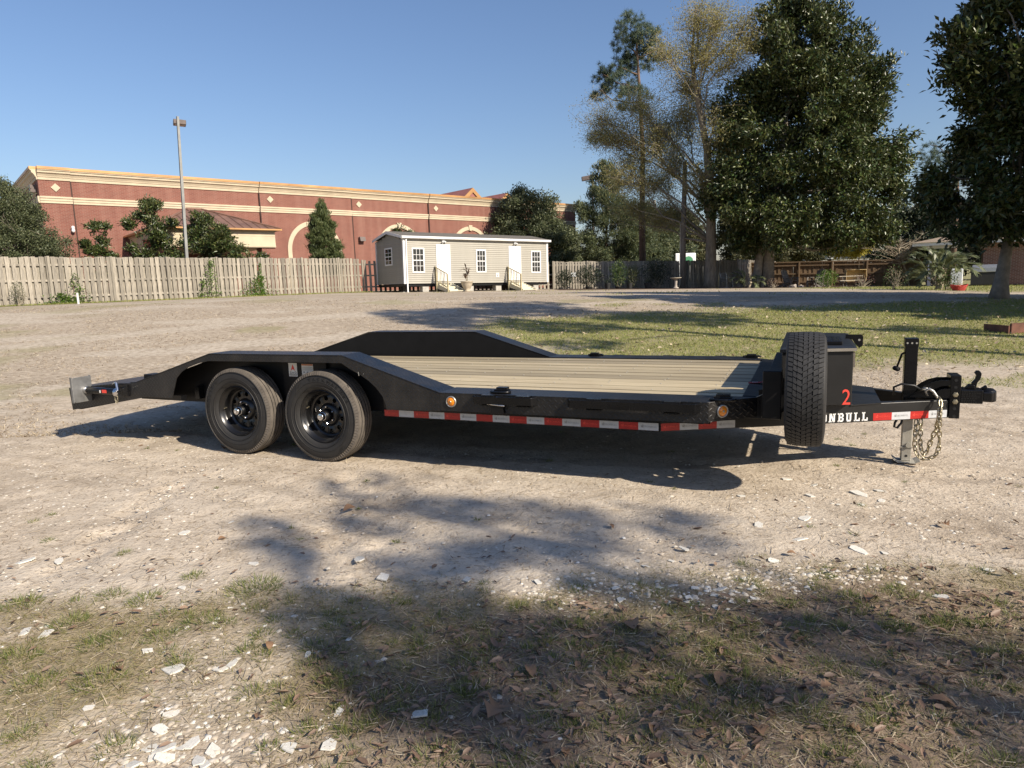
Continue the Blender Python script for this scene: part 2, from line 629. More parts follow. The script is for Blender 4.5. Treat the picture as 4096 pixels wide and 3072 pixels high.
leaf_mat('leaf_magnolia', [(0.022, 0.040, 0.012), (0.034, 0.060, 0.015), (0.048, 0.078, 0.019), (0.066, 0.098, 0.024), (0.120, 0.130, 0.036)], 0.36, 0.14, 0.45, back=(0.075, 0.075, 0.035))
leaf_mat('leaf_oak', [(0.090, 0.112, 0.052), (0.120, 0.140, 0.064), (0.160, 0.170, 0.080), (0.068, 0.088, 0.044)], 0.5, 0.3)
leaf_mat('leaf_cedar', [(0.085, 0.115, 0.056), (0.120, 0.145, 0.062), (0.165, 0.170, 0.066), (0.090, 0.120, 0.076)], 0.6, 0.35)
leaf_mat('leaf_juniper', [(0.060, 0.088, 0.028), (0.085, 0.110, 0.034), (0.110, 0.125, 0.040)], 0.6, 0.25)
leaf_mat('leaf_pine', [(0.085, 0.125, 0.075), (0.110, 0.150, 0.085), (0.065, 0.095, 0.060)], 0.5, 0.2)
leaf_mat('leaf_bud', [(0.36, 0.325, 0.11), (0.29, 0.27, 0.10), (0.41, 0.36, 0.125), (0.25, 0.235, 0.105)], 0.6, 0.45)
leaf_mat('leaf_spring', [(0.42, 0.34, 0.03), (0.34, 0.29, 0.035), (0.28, 0.26, 0.04)], 0.6, 0.4)
leaf_mat('leaf_wood', [(0.10, 0.105, 0.050), (0.15, 0.135, 0.062), (0.075, 0.085, 0.045)], 0.6, 0.3)
leaf_mat('leaf_shrub', [(0.045, 0.085, 0.022), (0.070, 0.115, 0.028), (0.10, 0.14, 0.035)], 0.5, 0.3)
leaf_mat('leaf_dark_shrub', [(0.018, 0.030, 0.016), (0.028, 0.042, 0.020), (0.038, 0.052, 0.022)], 0.5, 0.15)
leaf_mat('leaf_vine', [(0.11, 0.19, 0.03), (0.15, 0.24, 0.04), (0.075, 0.14, 0.025)], 0.5, 0.35)
leaf_mat('leaf_red', [(0.12, 0.03, 0.028), (0.085, 0.025, 0.025), (0.14, 0.06, 0.04)], 0.6, 0.2)
leaf_mat('leaf_cordyline', [(0.16, 0.07, 0.06), (0.10, 0.07, 0.045), (0.20, 0.11, 0.08)], 0.5, 0.2)
leaf_mat('leaf_palm', [(0.10, 0.125, 0.055), (0.14, 0.165, 0.075), (0.19, 0.20, 0.10)], 0.45, 0.25)
leaf_mat('grass_green', [(0.090, 0.125, 0.028), (0.135, 0.175, 0.038), (0.19, 0.215, 0.055), (0.26, 0.25, 0.085)], 0.55, 0.4)
leaf_mat('grass_lawn', [(0.215, 0.255, 0.050), (0.28, 0.285, 0.070), (0.36, 0.32, 0.12), (0.165, 0.215, 0.042)], 0.6, 0.35)
leaf_mat('grass_mat', [(0.20, 0.185, 0.060), (0.28, 0.23, 0.105), (0.155, 0.165, 0.045), (0.33, 0.27, 0.15), (0.22, 0.17, 0.085)], 0.6, 0.3)
leaf_mat('straw', [(0.42, 0.34, 0.225), (0.30, 0.23, 0.15), (0.21, 0.155, 0.105), (0.52, 0.44, 0.31)], 0.7, 0.15)
leaf_mat('dead_leaf', [(0.165, 0.105, 0.070), (0.235, 0.150, 0.100), (0.120, 0.080, 0.056), (0.30, 0.205, 0.140), (0.20, 0.140, 0.100)], 0.55, 0.12)
leaf_mat('dead_leaf_bright', [(0.30, 0.175, 0.090), (0.26, 0.155, 0.085), (0.20, 0.120, 0.070)], 0.55, 0.15)
leaf_mat('chip', [(0.50, 0.45, 0.365), (0.60, 0.55, 0.46), (0.42, 0.355, 0.27), (0.70, 0.68, 0.62), (0.35, 0.29, 0.225), (0.55, 0.49, 0.40)], 0.75, 0.0)
simple('shard', (0.60, 0.575, 0.51), 0.7, var=0.2, scale=14, bump=0.15, bscale=90, orand=0.08)
simple('shard_tan', (0.50, 0.45, 0.34), 0.7, var=0.1, scale=30, bump=0.2, bscale=90, orand=0.12)

# ------------------------------------------------------------------ ground
def masks(x, y):
    """what covers the ground at a place: lawn, leaf litter, pale sand, garden mulch"""
    n1 = fbm(x * 0.35, y * 0.35, 3)
    n2 = fbm(x * 1.7, y * 1.7, 9)
    lawn = sstep((x + 1.2 + (n1 - .5) * 5) / 2.6) * sstep((y - 8.3 - (n1 - .5) * 3 - 0.10 * np.maximum(x - 4, 0)) / 1.6) \
        * (1 - sstep((y - (15.9 + 0.20 * x) - (n1 - .5) * 3) / 1.5))
    lawn = np.maximum(lawn, sstep((x - 15.5) / 2) * sstep((y - 22.5) / 2))
    fl = np.abs((x + 21.6) * 0.755 - (y - 26.2) * 0.656)          # strip along the grey fence
    lawn = np.maximum(lawn, 0.75 * (1 - sstep((fl - 0.5 - n1) / 1.0)) * (x < -3) * (y > 20))
    lawn = np.maximum(lawn, 0.5 * sstep((fbm(x * .5, y * .5, 31) - 0.62) / 0.08) * (y > 7.5))
    lawn = lawn * np.clip(0.35 + 1.3 * n2, 0, 1)
    litter = sstep((2.9 - y - (n2 - .5) * 1.1) / 0.35) * sstep((x + 0.95 + (n2 - .5) * 1.2) / 0.6) * (1 - sstep((x - 1.75 + (n2 - .5)) / 0.6))
    grassfg = sstep((3.15 - y - (n2 - .5) * .9) / 0.3) * np.clip(0.42 + .75 * sstep((n2 - .40) / .2), 0, 1)
    bare = np.exp(-((x + 1.02) / .32) ** 2 - ((y - 1.9) / .22) ** 2) + .8 * np.exp(-((x + 1.9) / .35) ** 2 - ((y - 1.9) / .15) ** 2)
    grassfg = grassfg * np.clip(1 - bare, .1, 1)
    sand = sstep((fbm(x * .28 + 4, y * .9, 41) - 0.56) / 0.08) * (y > 8) * (1 - lawn)
    sand = np.maximum(sand, 0.9 * sstep((x - 4.5) / 1.5) * sstep((10.4 - y) / 1.5) * sstep((y - 5.5) / 2) * sstep((n2 - .35) / .2))
    sand = np.maximum(sand, sstep((n1 - .52) / .1) * (y < 8) * (y > 2.9) * 0.8)
    lane = np.abs((y - 14.6) - (x + 12) * .36 + 1.2 * np.sin(x * .35))
    sand = np.maximum(sand, .95 * (1 - sstep((lane - .35) / .5)) * (x > -13) * (x < -1.5) * (y > 9))
    mulch = (y > 40.6 - 0.02 * x) * (x > 3.0) * (x < 30) * sstep((47 - y + 20) / 2)
    mulch = np.maximum(mulch, sstep((-16.5 - x + (n1 - .5) * 3) / 1.0) * (1 - sstep((fl - 1.6) / .8)) * (y > 20))
    return lawn, litter, sand, mulch.astype(float), grassfg


def build_ground():
    xs = np.concatenate([-np.geomspace(420, 7.2, 70), np.arange(-7.0, 7.01, 0.05), np.geomspace(7.2, 420, 70)])
    ys = np.concatenate([-np.geomspace(160, 1.2, 26), np.arange(-1.0, 1.2, 0.15), np.arange(1.3, 8.0, 0.045), np.geomspace(8.06, 46, 150), np.geomspace(47, 900, 40)])
    X, Y = np.meshgrid(xs, ys)
    Z = terrain(X, Y)
    near = np.exp(-np.maximum(Y - 4, 0) / 14.0)
    Z = Z + (fbm(X * 0.9, Y * 0.9, 5) - .5) * 0.07 * np.clip((Y - 7) / 4, 0.16, 1) * near
    Z = Z + (fbm(X * 6, Y * 6, 8) - .5) * 0.016 * near + (fbm(X * 17, Y * 17, 12, 2) - .5) * 0.009 * near
    # faint tyre tracks left by the car that parked the trailer
    for x0, x1 in ((-1.18, -0.83), (-0.93, -0.58), (-2.5, -2.3)):
        cx = x0 + (x1 - x0) * (4.7 - Y) / 1.8
        d = np.abs(X - cx)
        k = (d < 0.11) * sstep((Y - 2.9) / .3) * (1 - sstep((Y - 4.8) / .4)) * (Y < 5.3)
        Z = Z - k * (0.010 + 0.012 * (np.sin((X - cx) * 2 * np.pi / 0.055) > 0.2) * (vnoise(X * 2, Y * 7, 3) > .25))
    # wheel ruts running alongside the trailer
    for off, wd_ in ((4.05, .13), (3.55, .12), (5.6, .11), (7.6, .14), (8.9, .13)):
        cy = off - .44 * (X + 0.2) + .25 * np.sin(X * .6 + off)
        d = np.abs(Y - cy)
        k = np.exp(-(d / wd_) ** 2) * (vnoise(X * .7 + off, Y * .2, 23) > .3) * (Y > 3.2) * (np.abs(X) < 9)
        Z = Z - k * (.010 + .007 * (np.sin((X + .5 * Y) * 2 * np.pi / .07) > .1)) + .006 * np.exp(-((d - wd_ * 1.9) / .05) ** 2) * (Y > 3.2) * (np.abs(X) < 9)
    ny, nx = X.shape
    idx = np.arange(nx * ny).reshape(ny, nx)
    F = np.stack([idx[:-1, :-1], idx[:-1, 1:], idx[1:, 1:], idx[1:, :-1]], -1).reshape(-1, 4)
    V = np.stack([X, Y, Z], -1).reshape(-1, 3)
    me = mesh_np('ground', V, F)
    lawn, litter, sand, mulch, gfg = masks(X, Y)
    for nm, a in (('lawn', lawn), ('mat', gfg), ('litter', litter), ('sand', sand), ('mulch', mulch)):
        at = me.attributes.new(nm, 'FLOAT', 'POINT')
        at.data.foreach_set('value', np.asarray(a, dtype=np.float32).ravel())
    me.polygons.foreach_set('use_smooth', [True] * len(me.polygons))
    m, nt, b, out = nodes_of('ground_soil')

    def att(n):
        a = N(nt, "ShaderNodeAttribute")
        a.attribute_name = n
        return a.outputs['Fac']
    vec = coords(nt)
    n_big = noise_n(nt, vec, 0.55, 5.0)
    n_mid = noise_n(nt, vec, 5.0, 4.0, 0.7)
    n_fine = noise_n(nt, vec, 38.0, 3.0, 0.7)
    n_grit = noise_n(nt, vec, 130.0, 1.0, 0.7)
    soil = mix_c(nt, ramp(nt, n_mid, [(0.35, 0.0), (0.65, 1.0)]), (0.335, 0.272, 0.20), (0.52, 0.44, 0.34))
    soil = mix_c(nt, ramp(nt, n_big, [(0.4, 0.0), (0.62, 0.6)]), soil, (0.57, 0.495, 0.395))
    soil = mix_c(nt, ramp(nt, n_fine, [(0.53, 0.0), (0.68, 0.75)]), soil, (0.165, 0.118, 0.078))
    soil = mix_c(nt, ramp(nt, n_grit, [(0.62, 0.0), (0.74, 0.7)]), soil, (0.62, 0.56, 0.46))
    mpS = coords(nt, (1.0, 2.2, 1.0))
    n_dash = noise_n(nt, mpS, 9.0, 4.0, 0.75)
    # dead turf further out
    far = N(nt, "ShaderNodeSeparateXYZ")
    nt.links.new(vec, far.inputs[0])
    ff = N(nt, "ShaderNodeMapRange")
    ff.inputs['From Min'].default_value = 6.5
    ff.inputs['From Max'].default_value = 10.0
    nt.links.new(far.outputs[1], ff.inputs[0])
    n_pat = noise_n(nt, vec, 1.3, 3.0, 0.6)
    soil = mix_c(nt, ramp(nt, n_pat, [(0.50, 0.0), (0.66, 0.42)]), soil, (0.225, 0.180, 0.132))
    turf = mix_c(nt, ramp(nt, n_dash, [(0.38, 0.0), (0.62, 1.0)]), (0.17, 0.132, 0.090), (0.48, 0.405, 0.312))
    soil = mix_c(nt, math_n(nt, 'MULTIPLY', ff.outputs[0], 0.8), soil, turf)
    sandf = math_n(nt, 'MULTIPLY', math_n(nt, 'MULTIPLY', att('sand'), ramp(nt, n_dash, [(0.36, 0.1), (0.6, 1.0)])), 0.62)
    soil = mix_c(nt, sandf, soil, mix_c(nt, n_mid, (0.44, 0.385, 0.31), (0.58, 0.52, 0.43)))
    g = mix_c(nt, ramp(nt, n_fine, [(0.35, 0.0), (0.65, 1.0)]), (0.105, 0.125, 0.032), (0.27, 0.255, 0.085))
    g = mix_c(nt, ramp(nt, n_mid, [(0.45, 0.0), (0.7, 0.6)]), g, (0.32, 0.255, 0.15))
    soil = mix_c(nt, math_n(nt, 'MULTIPLY', att('lawn'), 0.85), soil, g)
    gm = mix_c(nt, ramp(nt, n_fine, [(0.35, 0.0), (0.65, 1.0)]), (0.135, 0.112, 0.055), (0.30, 0.245, 0.14))
    soil = mix_c(nt, math_n(nt, 'MULTIPLY', att('mat'), 0.75), soil, gm)
    lt = mix_c(nt, ramp(nt, n_fine, [(0.35, 0.0), (0.65, 1.0)]), (0.085, 0.055, 0.036), (0.21, 0.15, 0.105))
    soil = mix_c(nt, math_n(nt, 'MULTIPLY', att('litter'), 0.75), soil, lt)
    mu = mix_c(nt, n_fine, (0.045, 0.030, 0.022), (0.12, 0.08, 0.055))
    soil = mix_c(nt, att('mulch'), soil, mu)
    nt.links.new(soil, b.inputs['Base Color'])
    b.inputs['Roughness'].default_value = 0.95
    b.inputs['Specular IOR Level'].default_value = 0.2
    h = math_n(nt, 'ADD', math_n(nt, 'MULTIPLY', n_mid, 1.2), math_n(nt, 'MULTIPLY', n_fine, 0.9))
    nt.links.new(bump_n(nt, h, 0.6, 0.018), b.inputs['Normal'])
    o = put('ground', me, m)
    tag(o, 'bare sandy dirt lot with dry turf and a patch of lawn', 'ground', kind='structure')


build_ground()

# ------------------------------------------------------------------ lettering
def text_mesh(txt, size, extr=0.0):
    cu = bpy.data.curves.new('lettering', 'FONT')
    cu.body = txt
    cu.size = size
    cu.extrude = extr
    cu.resolution_u = 3
    o = bpy.data.objects.new('lettering', cu)
    COL.objects.link(o)
    bpy.context.view_layer.update()
    dg = bpy.context.evaluated_depsgraph_get()
    me = bpy.data.meshes.new_from_object(o.evaluated_get(dg))
    bpy.data.objects.remove(o)
    bpy.data.curves.remove(cu)
    return me


def place_text(name, txt, size, m, parent, origin, xdir, ydir, extr=0.0006, bold=1.0):
    """lettering whose baseline runs along xdir, letters stand along ydir"""
    me = text_mesh(txt, size, extr)
    x = Vector(xdir).normalized() * bold
    y = Vector(ydir).normalized()
    z = x.cross(y).normalized()
    M = Matrix(((x.x, y.x, z.x, origin[0]), (x.y, y.y, z.y, origin[1]), (x.z, y.z, z.z, origin[2]), (0, 0, 0, 1)))
    me.transform(M)
    me.materials.clear()
    return put(name, me, m, parent)


def slab_letters(word, h, gap):
    """block letters with slab serifs; returns list of (polygons, width)"""
    s = h * 0.2
    sf = h * 0.14
    W = h * 0.72
    G = {
        'I': ([[(s * .6, 0), (s * 1.6, 0), (s * 1.6, h), (s * .6, h)], [(0, 0), (s * 2.2, 0), (s * 2.2, sf), (0, sf)], [(0, h - sf), (s * 2.2, h - sf), (s * 2.2, h), (0, h)]], s * 2.2),
        'L': ([[(s * .5, 0), (s * 1.5, 0), (s * 1.5, h), (s * .5, h)], [(0, 0), (W, 0), (W, sf * 1.1), (0, sf * 1.1)], [(0, h - sf), (s * 2, h - sf), (s * 2, h), (0, h)], [(W - s * .7, sf), (W, sf), (W, h * .36), (W - s * .7, h * .36)]], W),
        'U': ([[(s * .4, sf), (s * 1.4, sf), (s * 1.4, h), (s * .4, h)], [(W - s * 1.2, sf), (W - s * .2, sf), (W - s * .2, h), (W - s * 1.2, h)], [(s * .8, 0), (W - s * .6, 0), (W - s * .2, sf * 1.4), (s * .4, sf * 1.4)], [(0, h - sf), (s * 1.8, h - sf), (s * 1.8, h), (0, h)], [(W - s * 1.6, h - sf), (W + s * .2, h - sf), (W + s * .2, h), (W - s * 1.6, h)]], W + s * .2),
        'B': ([[(s * .5, 0), (s * 1.5, 0), (s * 1.5, h), (s * .5, h)], [(0, 0), (W * .8, 0), (W * .92, sf * 1.1), (0, sf * 1.1)], [(0, h - sf * 1.1), (W * .92, h - sf * 1.1), (W * .8, h), (0, h)], [(s, h * .44), (W * .85, h * .44), (W * .85, h * .58), (s, h * .58)], [(W - s * 1.1, 0.1 * h), (W, .16 * h), (W, .42 * h), (W - s * 1.1, .5 * h)], [(W - s * 1.1, .52 * h), (W, .6 * h), (W, .84 * h), (W - s * 1.1, .9 * h)]], W),
        'N': ([[(s * .4, 0), (s * 1.3, 0), (s * 1.3, h), (s * .4, h)], [(W - s * .7, 0), (W + s * .2, 0), (W + s * .2, h), (W - s * .7, h)], [(s * .5, h), (s * 1.6, h), (W + s * .1, 0), (W - s, 0)], [(0, 0), (s * 1.8, 0), (s * 1.8, sf), (0, sf)], [(W - s * 1.2, h - sf), (W + s * .6, h - sf), (W + s * .6, h), (W - s * 1.2, h)]], W + s * .6),
        'O': ([[(0, .15 * h), (s, .15 * h), (s, .85 * h), (0, .85 * h)], [(W - s, .15 * h), (W, .15 * h), (W, .85 * h), (W - s, .85 * h)], [(0, .16 * h), (s * .8, 0), (W - s * .8, 0), (W, .16 * h)], [(0, .84 * h), (W, .84 * h), (W - s * .8, h), (s * .8, h)]], W),
        'R': ([[(s * .5, 0), (s * 1.5, 0), (s * 1.5, h), (s * .5, h)], [(0, h - sf * 1.1), (W * .92, h - sf * 1.1), (W * .8, h), (0, h)], [(s, h * .42), (W * .9, h * .42), (W * .9, h * .56), (s, h * .56)], [(W - s * 1.1, .5 * h), (W, .58 * h), (W, .84 * h), (W - s * 1.1, .9 * h)], [(W * .45, .44 * h), (W * .75, .44 * h), (W * 1.05, 0), (W * .72, 0)], [(0, 0), (s * 2, 0), (s * 2, sf), (0, sf)]], W),
    }
    out = []
    x = 0
    for ch in word:
        polys, w = G[ch]
        for p in polys:
            out.append([(q[0] + x, q[1]) for q in p])
        x += w + gap
    return out, x


# ------------------------------------------------------------------ the trailer
TR = thing('equipment_trailer', 'long black flatbed equipment trailer with tandem wheels and pine plank deck', 'trailer',
           (-1.5584, 5.3587, 0.0), math.radians(-23.7515))
VW = 2.556
DK = 0.605
B_, S_, PF, PU = MATS['black_paint'], MATS['black_satin'], MATS['plate_flat'], MATS['plate_upright']


def mir(v, far):
    return VW - v if far else v


def bx(mb, u0, u1, v0, v1, w0, w1, far=False):
    a, b = mir(v0, far), mir(v1, far)
    mb.box(u0, u1, min(a, b), max(a, b), w0, w1)
    return mb


def pr(mb, pts, v0, v1, far=False):
    a, b = mir(v0, far), mir(v1, far)
    return mb.prism(pts, 'y', min(a, b), max(a, b))


# deck planks
NPL = 11
v0, v1 = 0.262, VW - 0.262
pw = (v1 - v0) / NPL
for i in range(NPL):
    a = v0 + i * pw
    mb = MB()
    j = RNG.uniform(-0.0025, 0.0025)
    mb.box(-2.06 + RNG.uniform(-.004, .004), 3.203, -pw / 2 + 0.010, pw / 2 - 0.010, -0.038, j)
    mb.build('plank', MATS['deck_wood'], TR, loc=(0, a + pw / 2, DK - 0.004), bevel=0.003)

mb = MB()
mb.box(-2.05, 3.20, v0, v1, DK - .050, DK - .0455)  # added sheet that keeps sunlight from leaking through the plank gaps
mb.build('deck_light_seal', MATS['black_satin'], TR)
# screw heads over the crossmembers
mbs = MB()
mbs.lathe([(0, .0012), (.006, .0010), (.0065, -.002)], 'z', 8)
SCREW = mbs.mesh('screw_head')
for i in range(NPL):
    for k in range(1, 13):
        u = -1.925 + k * .41
        if u < 3.17:
            put('screw_head', SCREW, MATS['dull_zinc'], TR, loc=(u + RNG.uniform(-.01, .01), v0 + (i + .5) * pw + RNG.choice((-.05, .05)), DK - .001))

for far in (False, True):
    # drive-over fender: outer plate with wheel opening, tread plate top, inner wall
    outer = [(-2.15, .597), (-2.165, .474), (-1.95, .468), (-1.631, .470), (-1.596, .553), (-1.55, .655), (-1.48, .712), (-1.40, .752), (-1.30, .786),
             (-1.15, .812), (-0.6, .815), (.255, .815), (.335, .769), (.43, .725), (.502, .681), (.565, .63), (.617, .567), (.640, .51), (.648, .462), (1.118, .472),
             (1.118, .606), (.262, .872), (-1.13, .872), (-2.08, .599)]
    mb = MB()
    pr(mb, outer, 0.0, 0.007, far)
    mb.build('fender_skirt', PU, TR, bevel=0.002)
    mb = MB()
    a, b = sorted((mir(-0.004, far), mir(.236, far)))
    mb.strip([(-2.16, .603), (-2.08, .606), (-1.13, .879), (.262, .879), (1.122, .613), (1.16, .612)], 'y', a, b, 0.006)
    mb.build('fender_top', PF, TR, bevel=0.002)
    mb = MB()
    pr(mb, [(-2.06, .40), (1.10, .40), (1.10, .605), (.26, .868), (-1.13, .868), (-2.06, .60)], .232, .238, far)
    mb.build('fender_inner_wall', S_, TR)
    # running side in front of the wheels
    mb = MB()
    pts = [(1.118, 0.0), (3.03, 0.0), (3.30, .255), (3.21, .262), (1.118, .262)]
    if far:
        pts = [(p[0], VW - p[1]) for p in pts]
    mb.prism(pts, 'z', DK + .001, DK + .007)
    mb.build('deck_edge_plate', PF, TR, bevel=0.002)
    mb = MB()
    bx(mb, 1.119, 3.03, 0.0, 0.006, .478, DK + .001, far)
    mb.build('side_skirt', PU, TR)
    mb = MB()
    a = [(3.0305, .0005), (3.30, .255), (3.296, .26), (3.0265, .006)]
    if far:
        a = [(p[0], VW - p[1]) for p in a]
    mb.prism(a, 'z', .486, DK + .001)
    mb.build('corner_skirt', PU, TR)
    # frame rail, with the bent tongue beam
    mb = MB()
    bx(mb, .66, 2.712, .100, .165, .385, .470, far)
    mb.build('frame_rail', B_, TR, bevel=0.004)
    mb = MB()
    bx(mb, -2.2, .72, .245, .31, .40, .53, far)
    mb.build('inner_rail', B_, TR, bevel=0.004)
    mb = MB()
    bx(mb, -2.16, -1.64, .10, .16, .43, .475, far)
    mb.build('rear_outrigger', B_, TR)
    mb = MB()
    q = [(2.712, .100), (4.50, 1.205), (4.50, 1.270), (2.712, .165)]
    if far:
        q = [(p[0], VW - p[1]) for p in q]
    zz = [(.385, .512), (.347, .474), (.347, .474), (.385, .512)]
    mb.add([(p[0], p[1], z[0]) for p, z in zip(q, zz)] + [(p[0], p[1], z[1]) for p, z in zip(q, zz)],
           [(0, 1, 2, 3), (7, 6, 5, 4), (0, 4, 5, 1), (1, 5, 6, 2), (2, 6, 7, 3), (3, 7, 4, 0)])
    mb.build('tongue_beam', MATS['box_paint'], TR, bevel=0.004)
    # lower lip of the side rail
    mb = MB()
    bx(mb, .66, 3.0, .012, .10, .470, .478, far)
    mb.build('rail_lip', B_, TR)
    # dovetail side
    mb = MB()
    pr(mb, [(-3.045, .520), (-3.028, .302), (-1.95, .470), (-2.14, .480), (-2.15, .592), (-2.30, .588)], .004, .06, far)
    mb.build('dovetail_side', PU, TR, bevel=0.002)
    # rub rails held off the side by brackets
    for (u0, u1) in ((1.395, 1.888), (2.108, 2.985)):
        mb = MB()
        ln = [(u0, .0), (u0 + .03, -.045), (u1 - .03, -.045), (u1, 0.0), (u1 - .005, .006), (u1 - .035, -.037), (u0 + .035, -.037), (u0 + .005, .006)]
        if far:
            ln = [(p[0], VW - p[1]) for p in ln]
        mb.prism(ln, 'z', .548, .603)
        rr_ = mb.build('rub_rail', B_, TR, bevel=0.002)
        for uu in (u0 + .16 * (u1 - u0) + .05, u1 - .2 * (u1 - u0)):
            mb = MB()
            bx(mb, uu - .05, uu + .05, -.037, .0, .566, .612, far)
            bx(mb, uu - .052, uu + .052, -.037, .0, .536, .541, far)
            mb.build('stake_pocket', B_, rr_)
    # fold-flat tie-down rings
    for uu in (1.575, 3.105):
        mb = MB()
        bx(mb, uu - .055, uu + .055, .085, .135, DK + .005, DK + .030, far)
        mb.obox((uu, mir(.12, far), DK + .034), (.085, .05, .018))
        dr = mb.build('tie_down', B_, TR, bevel=0.004)
        mb = MB()
        pts = []
        for k in range(15):
            t = math.pi * k / 14
            pts.append((uu - .075 * math.cos(t), mir(.085 - .05 * math.sin(t), far), DK + .016))
        mb.tube(pts, .009, 8)
        mb.build('ring', B_, dr, smooth=True)

# dovetail deck and rear bar
mb = MB()
mb.prism([(-3.045, .522), (-3.03, .300), (-2.98, .300), (-2.985, .512)], 'y', .061, VW - .061)
mb.build('rear_bar', S_, TR)
mb = MB()
mb.strip([(-3.04, .523), (-2.06, .604)], 'y', .05, VW - .05, .006)
mb.build('dovetail_deck', PF, TR)
for k in range(2):
    mb = MB()
    vv = .30 + k * 1.956
    mb.box(-2.28, -2.16, vv - .06, vv + .06, .588, .640)
    mb.build('ramp_hinge', S_, TR, bevel=.004)
# rear side marker
for far in (False, True):
    mb = MB()
    mb.lathe([(0, -.006), (.024, -.006), (.030, 0.0), (.030, .006)], 'y', 24, (-2.995, mir(.006, far), .43))
    mb.build('side_marker', MATS['dark_red_lens'], TR, smooth=True)

# crossmembers, axles, springs
for k in range(13):
    u = -1.95 + k * .41
    mb = MB()
    mb.box(u, u + .05, .168, VW - .168, .44, .555)
    mb.build('crossmember', B_, TR)
AX = -0.8965
for u in (0.0, AX):
    mb = MB()
    mb.cyl((u, .2, .376), (u, VW - .2, .376), .038, 12)
    mb.build('axle', B_, TR, smooth=True)
    for far in (False, True):
        mb = MB()
        pts = [(u - .34, mir(.30, far), .42), (u - .15, mir(.30, far), .345), (u, mir(.30, far), .328), (u + .15, mir(.30, far), .345), (u + .34, mir(.30, far), .42)]
        mb.tube(pts, .024, 6)
        mb.build('leaf_spring', B_, TR)

# ---- wheels
TR_R = 0.376


def tyre_profile(R, W, rim, grooves=True):
    h = W / 2
    p = [(rim, -h * .62), (rim + .012, -h * .80), (rim + .055, -h * .99), (R - .075, -h * 1.0), (R - .035, -h * .94), (R - .012, -h * .83)]
    tread = []
    gs = (-.50, -.18, .18, .50) if grooves else ()
    xs = -.80
    tread.append((R - .004, h * xs))
    for g in gs:
        cr = .0045 * (1 - (g / .8) ** 2)
        tread += [(R - .004 + cr, h * (g - .035)), (R - .013, h * (g - .03)), (R - .013, h * (g + .03)), (R - .004 + cr, h * (g + .035))]
    tread.append((R - .004, h * .80))
    return p + tread + [(R - .012, h * .83), (R - .035, h * .94), (R - .075, h * 1.0), (rim + .055, h * .99), (rim + .012, h * .80), (rim, h * .62)], len(p), len(tread)


def make_tyre(R, W, rim, n=96):
    prof, a, k = tyre_profile(R, W, rim)
    mb = MB()
    mb.lathe(prof, 'y', n)
    # raised rings and wave marks on the outer sidewall
    for rr in (R - .034, R - .088, rim + .034):
        mb.lathe([(rr - .0022, -W / 2 * 1.0 + .002), (rr, -W / 2 * 1.0 - .0028), (rr + .0022, -W / 2 * 1.0 + .002)], 'y', n)
    for s in range(4):
        for q in range(4):
            a0 = math.pi / 2 * s + .55 + q * .05
            pts = []
            for t in range(7):
                f = t / 6
                ang = a0 + .16 * f
                r = R - .050 - .034 * f
                pts.append((r * math.cos(ang), -W / 2 * 1.003, r * math.sin(ang)))
            mb.tube(pts, .0021, 4)
    # shoulder sipes: shallow radial ridges
    for q in range(n):
        a0 = 2 * math.pi * q / n
        d = Vector((math.cos(a0), 0, math.sin(a0)))
        p0 = d * (R - .0095) + Vector((0, -W / 2 * .845, 0))
        p1 = d * (R - .036) + Vector((0, -W / 2 * .953, 0))
        mb.tube([p0, p1], .0022, 4, caps=False)
    me = mb.mesh('tyre', True)
    me.set_sharp_from_angle(angle=math.radians(42))
    me.materials.append(MATS['rubber'])
    me.materials.append(MATS['rubber_dusty'])
    me.materials.append(MATS['rubber_groove'])
    for p in me.polygons:
        r = math.hypot(p.center.x, p.center.z)
        if abs(p.center.y) < W / 2 * .93 and r > R - .03:
            deep = abs(p.normal.y) > .6 and abs(p.center.y) < W / 2 * .7 or (r < R - .0105 and abs(p.center.y) < W / 2 * .75)
            p.material_index = 2 if deep else 1
    return me


TYRE = make_tyre(TR_R, .205, .215)


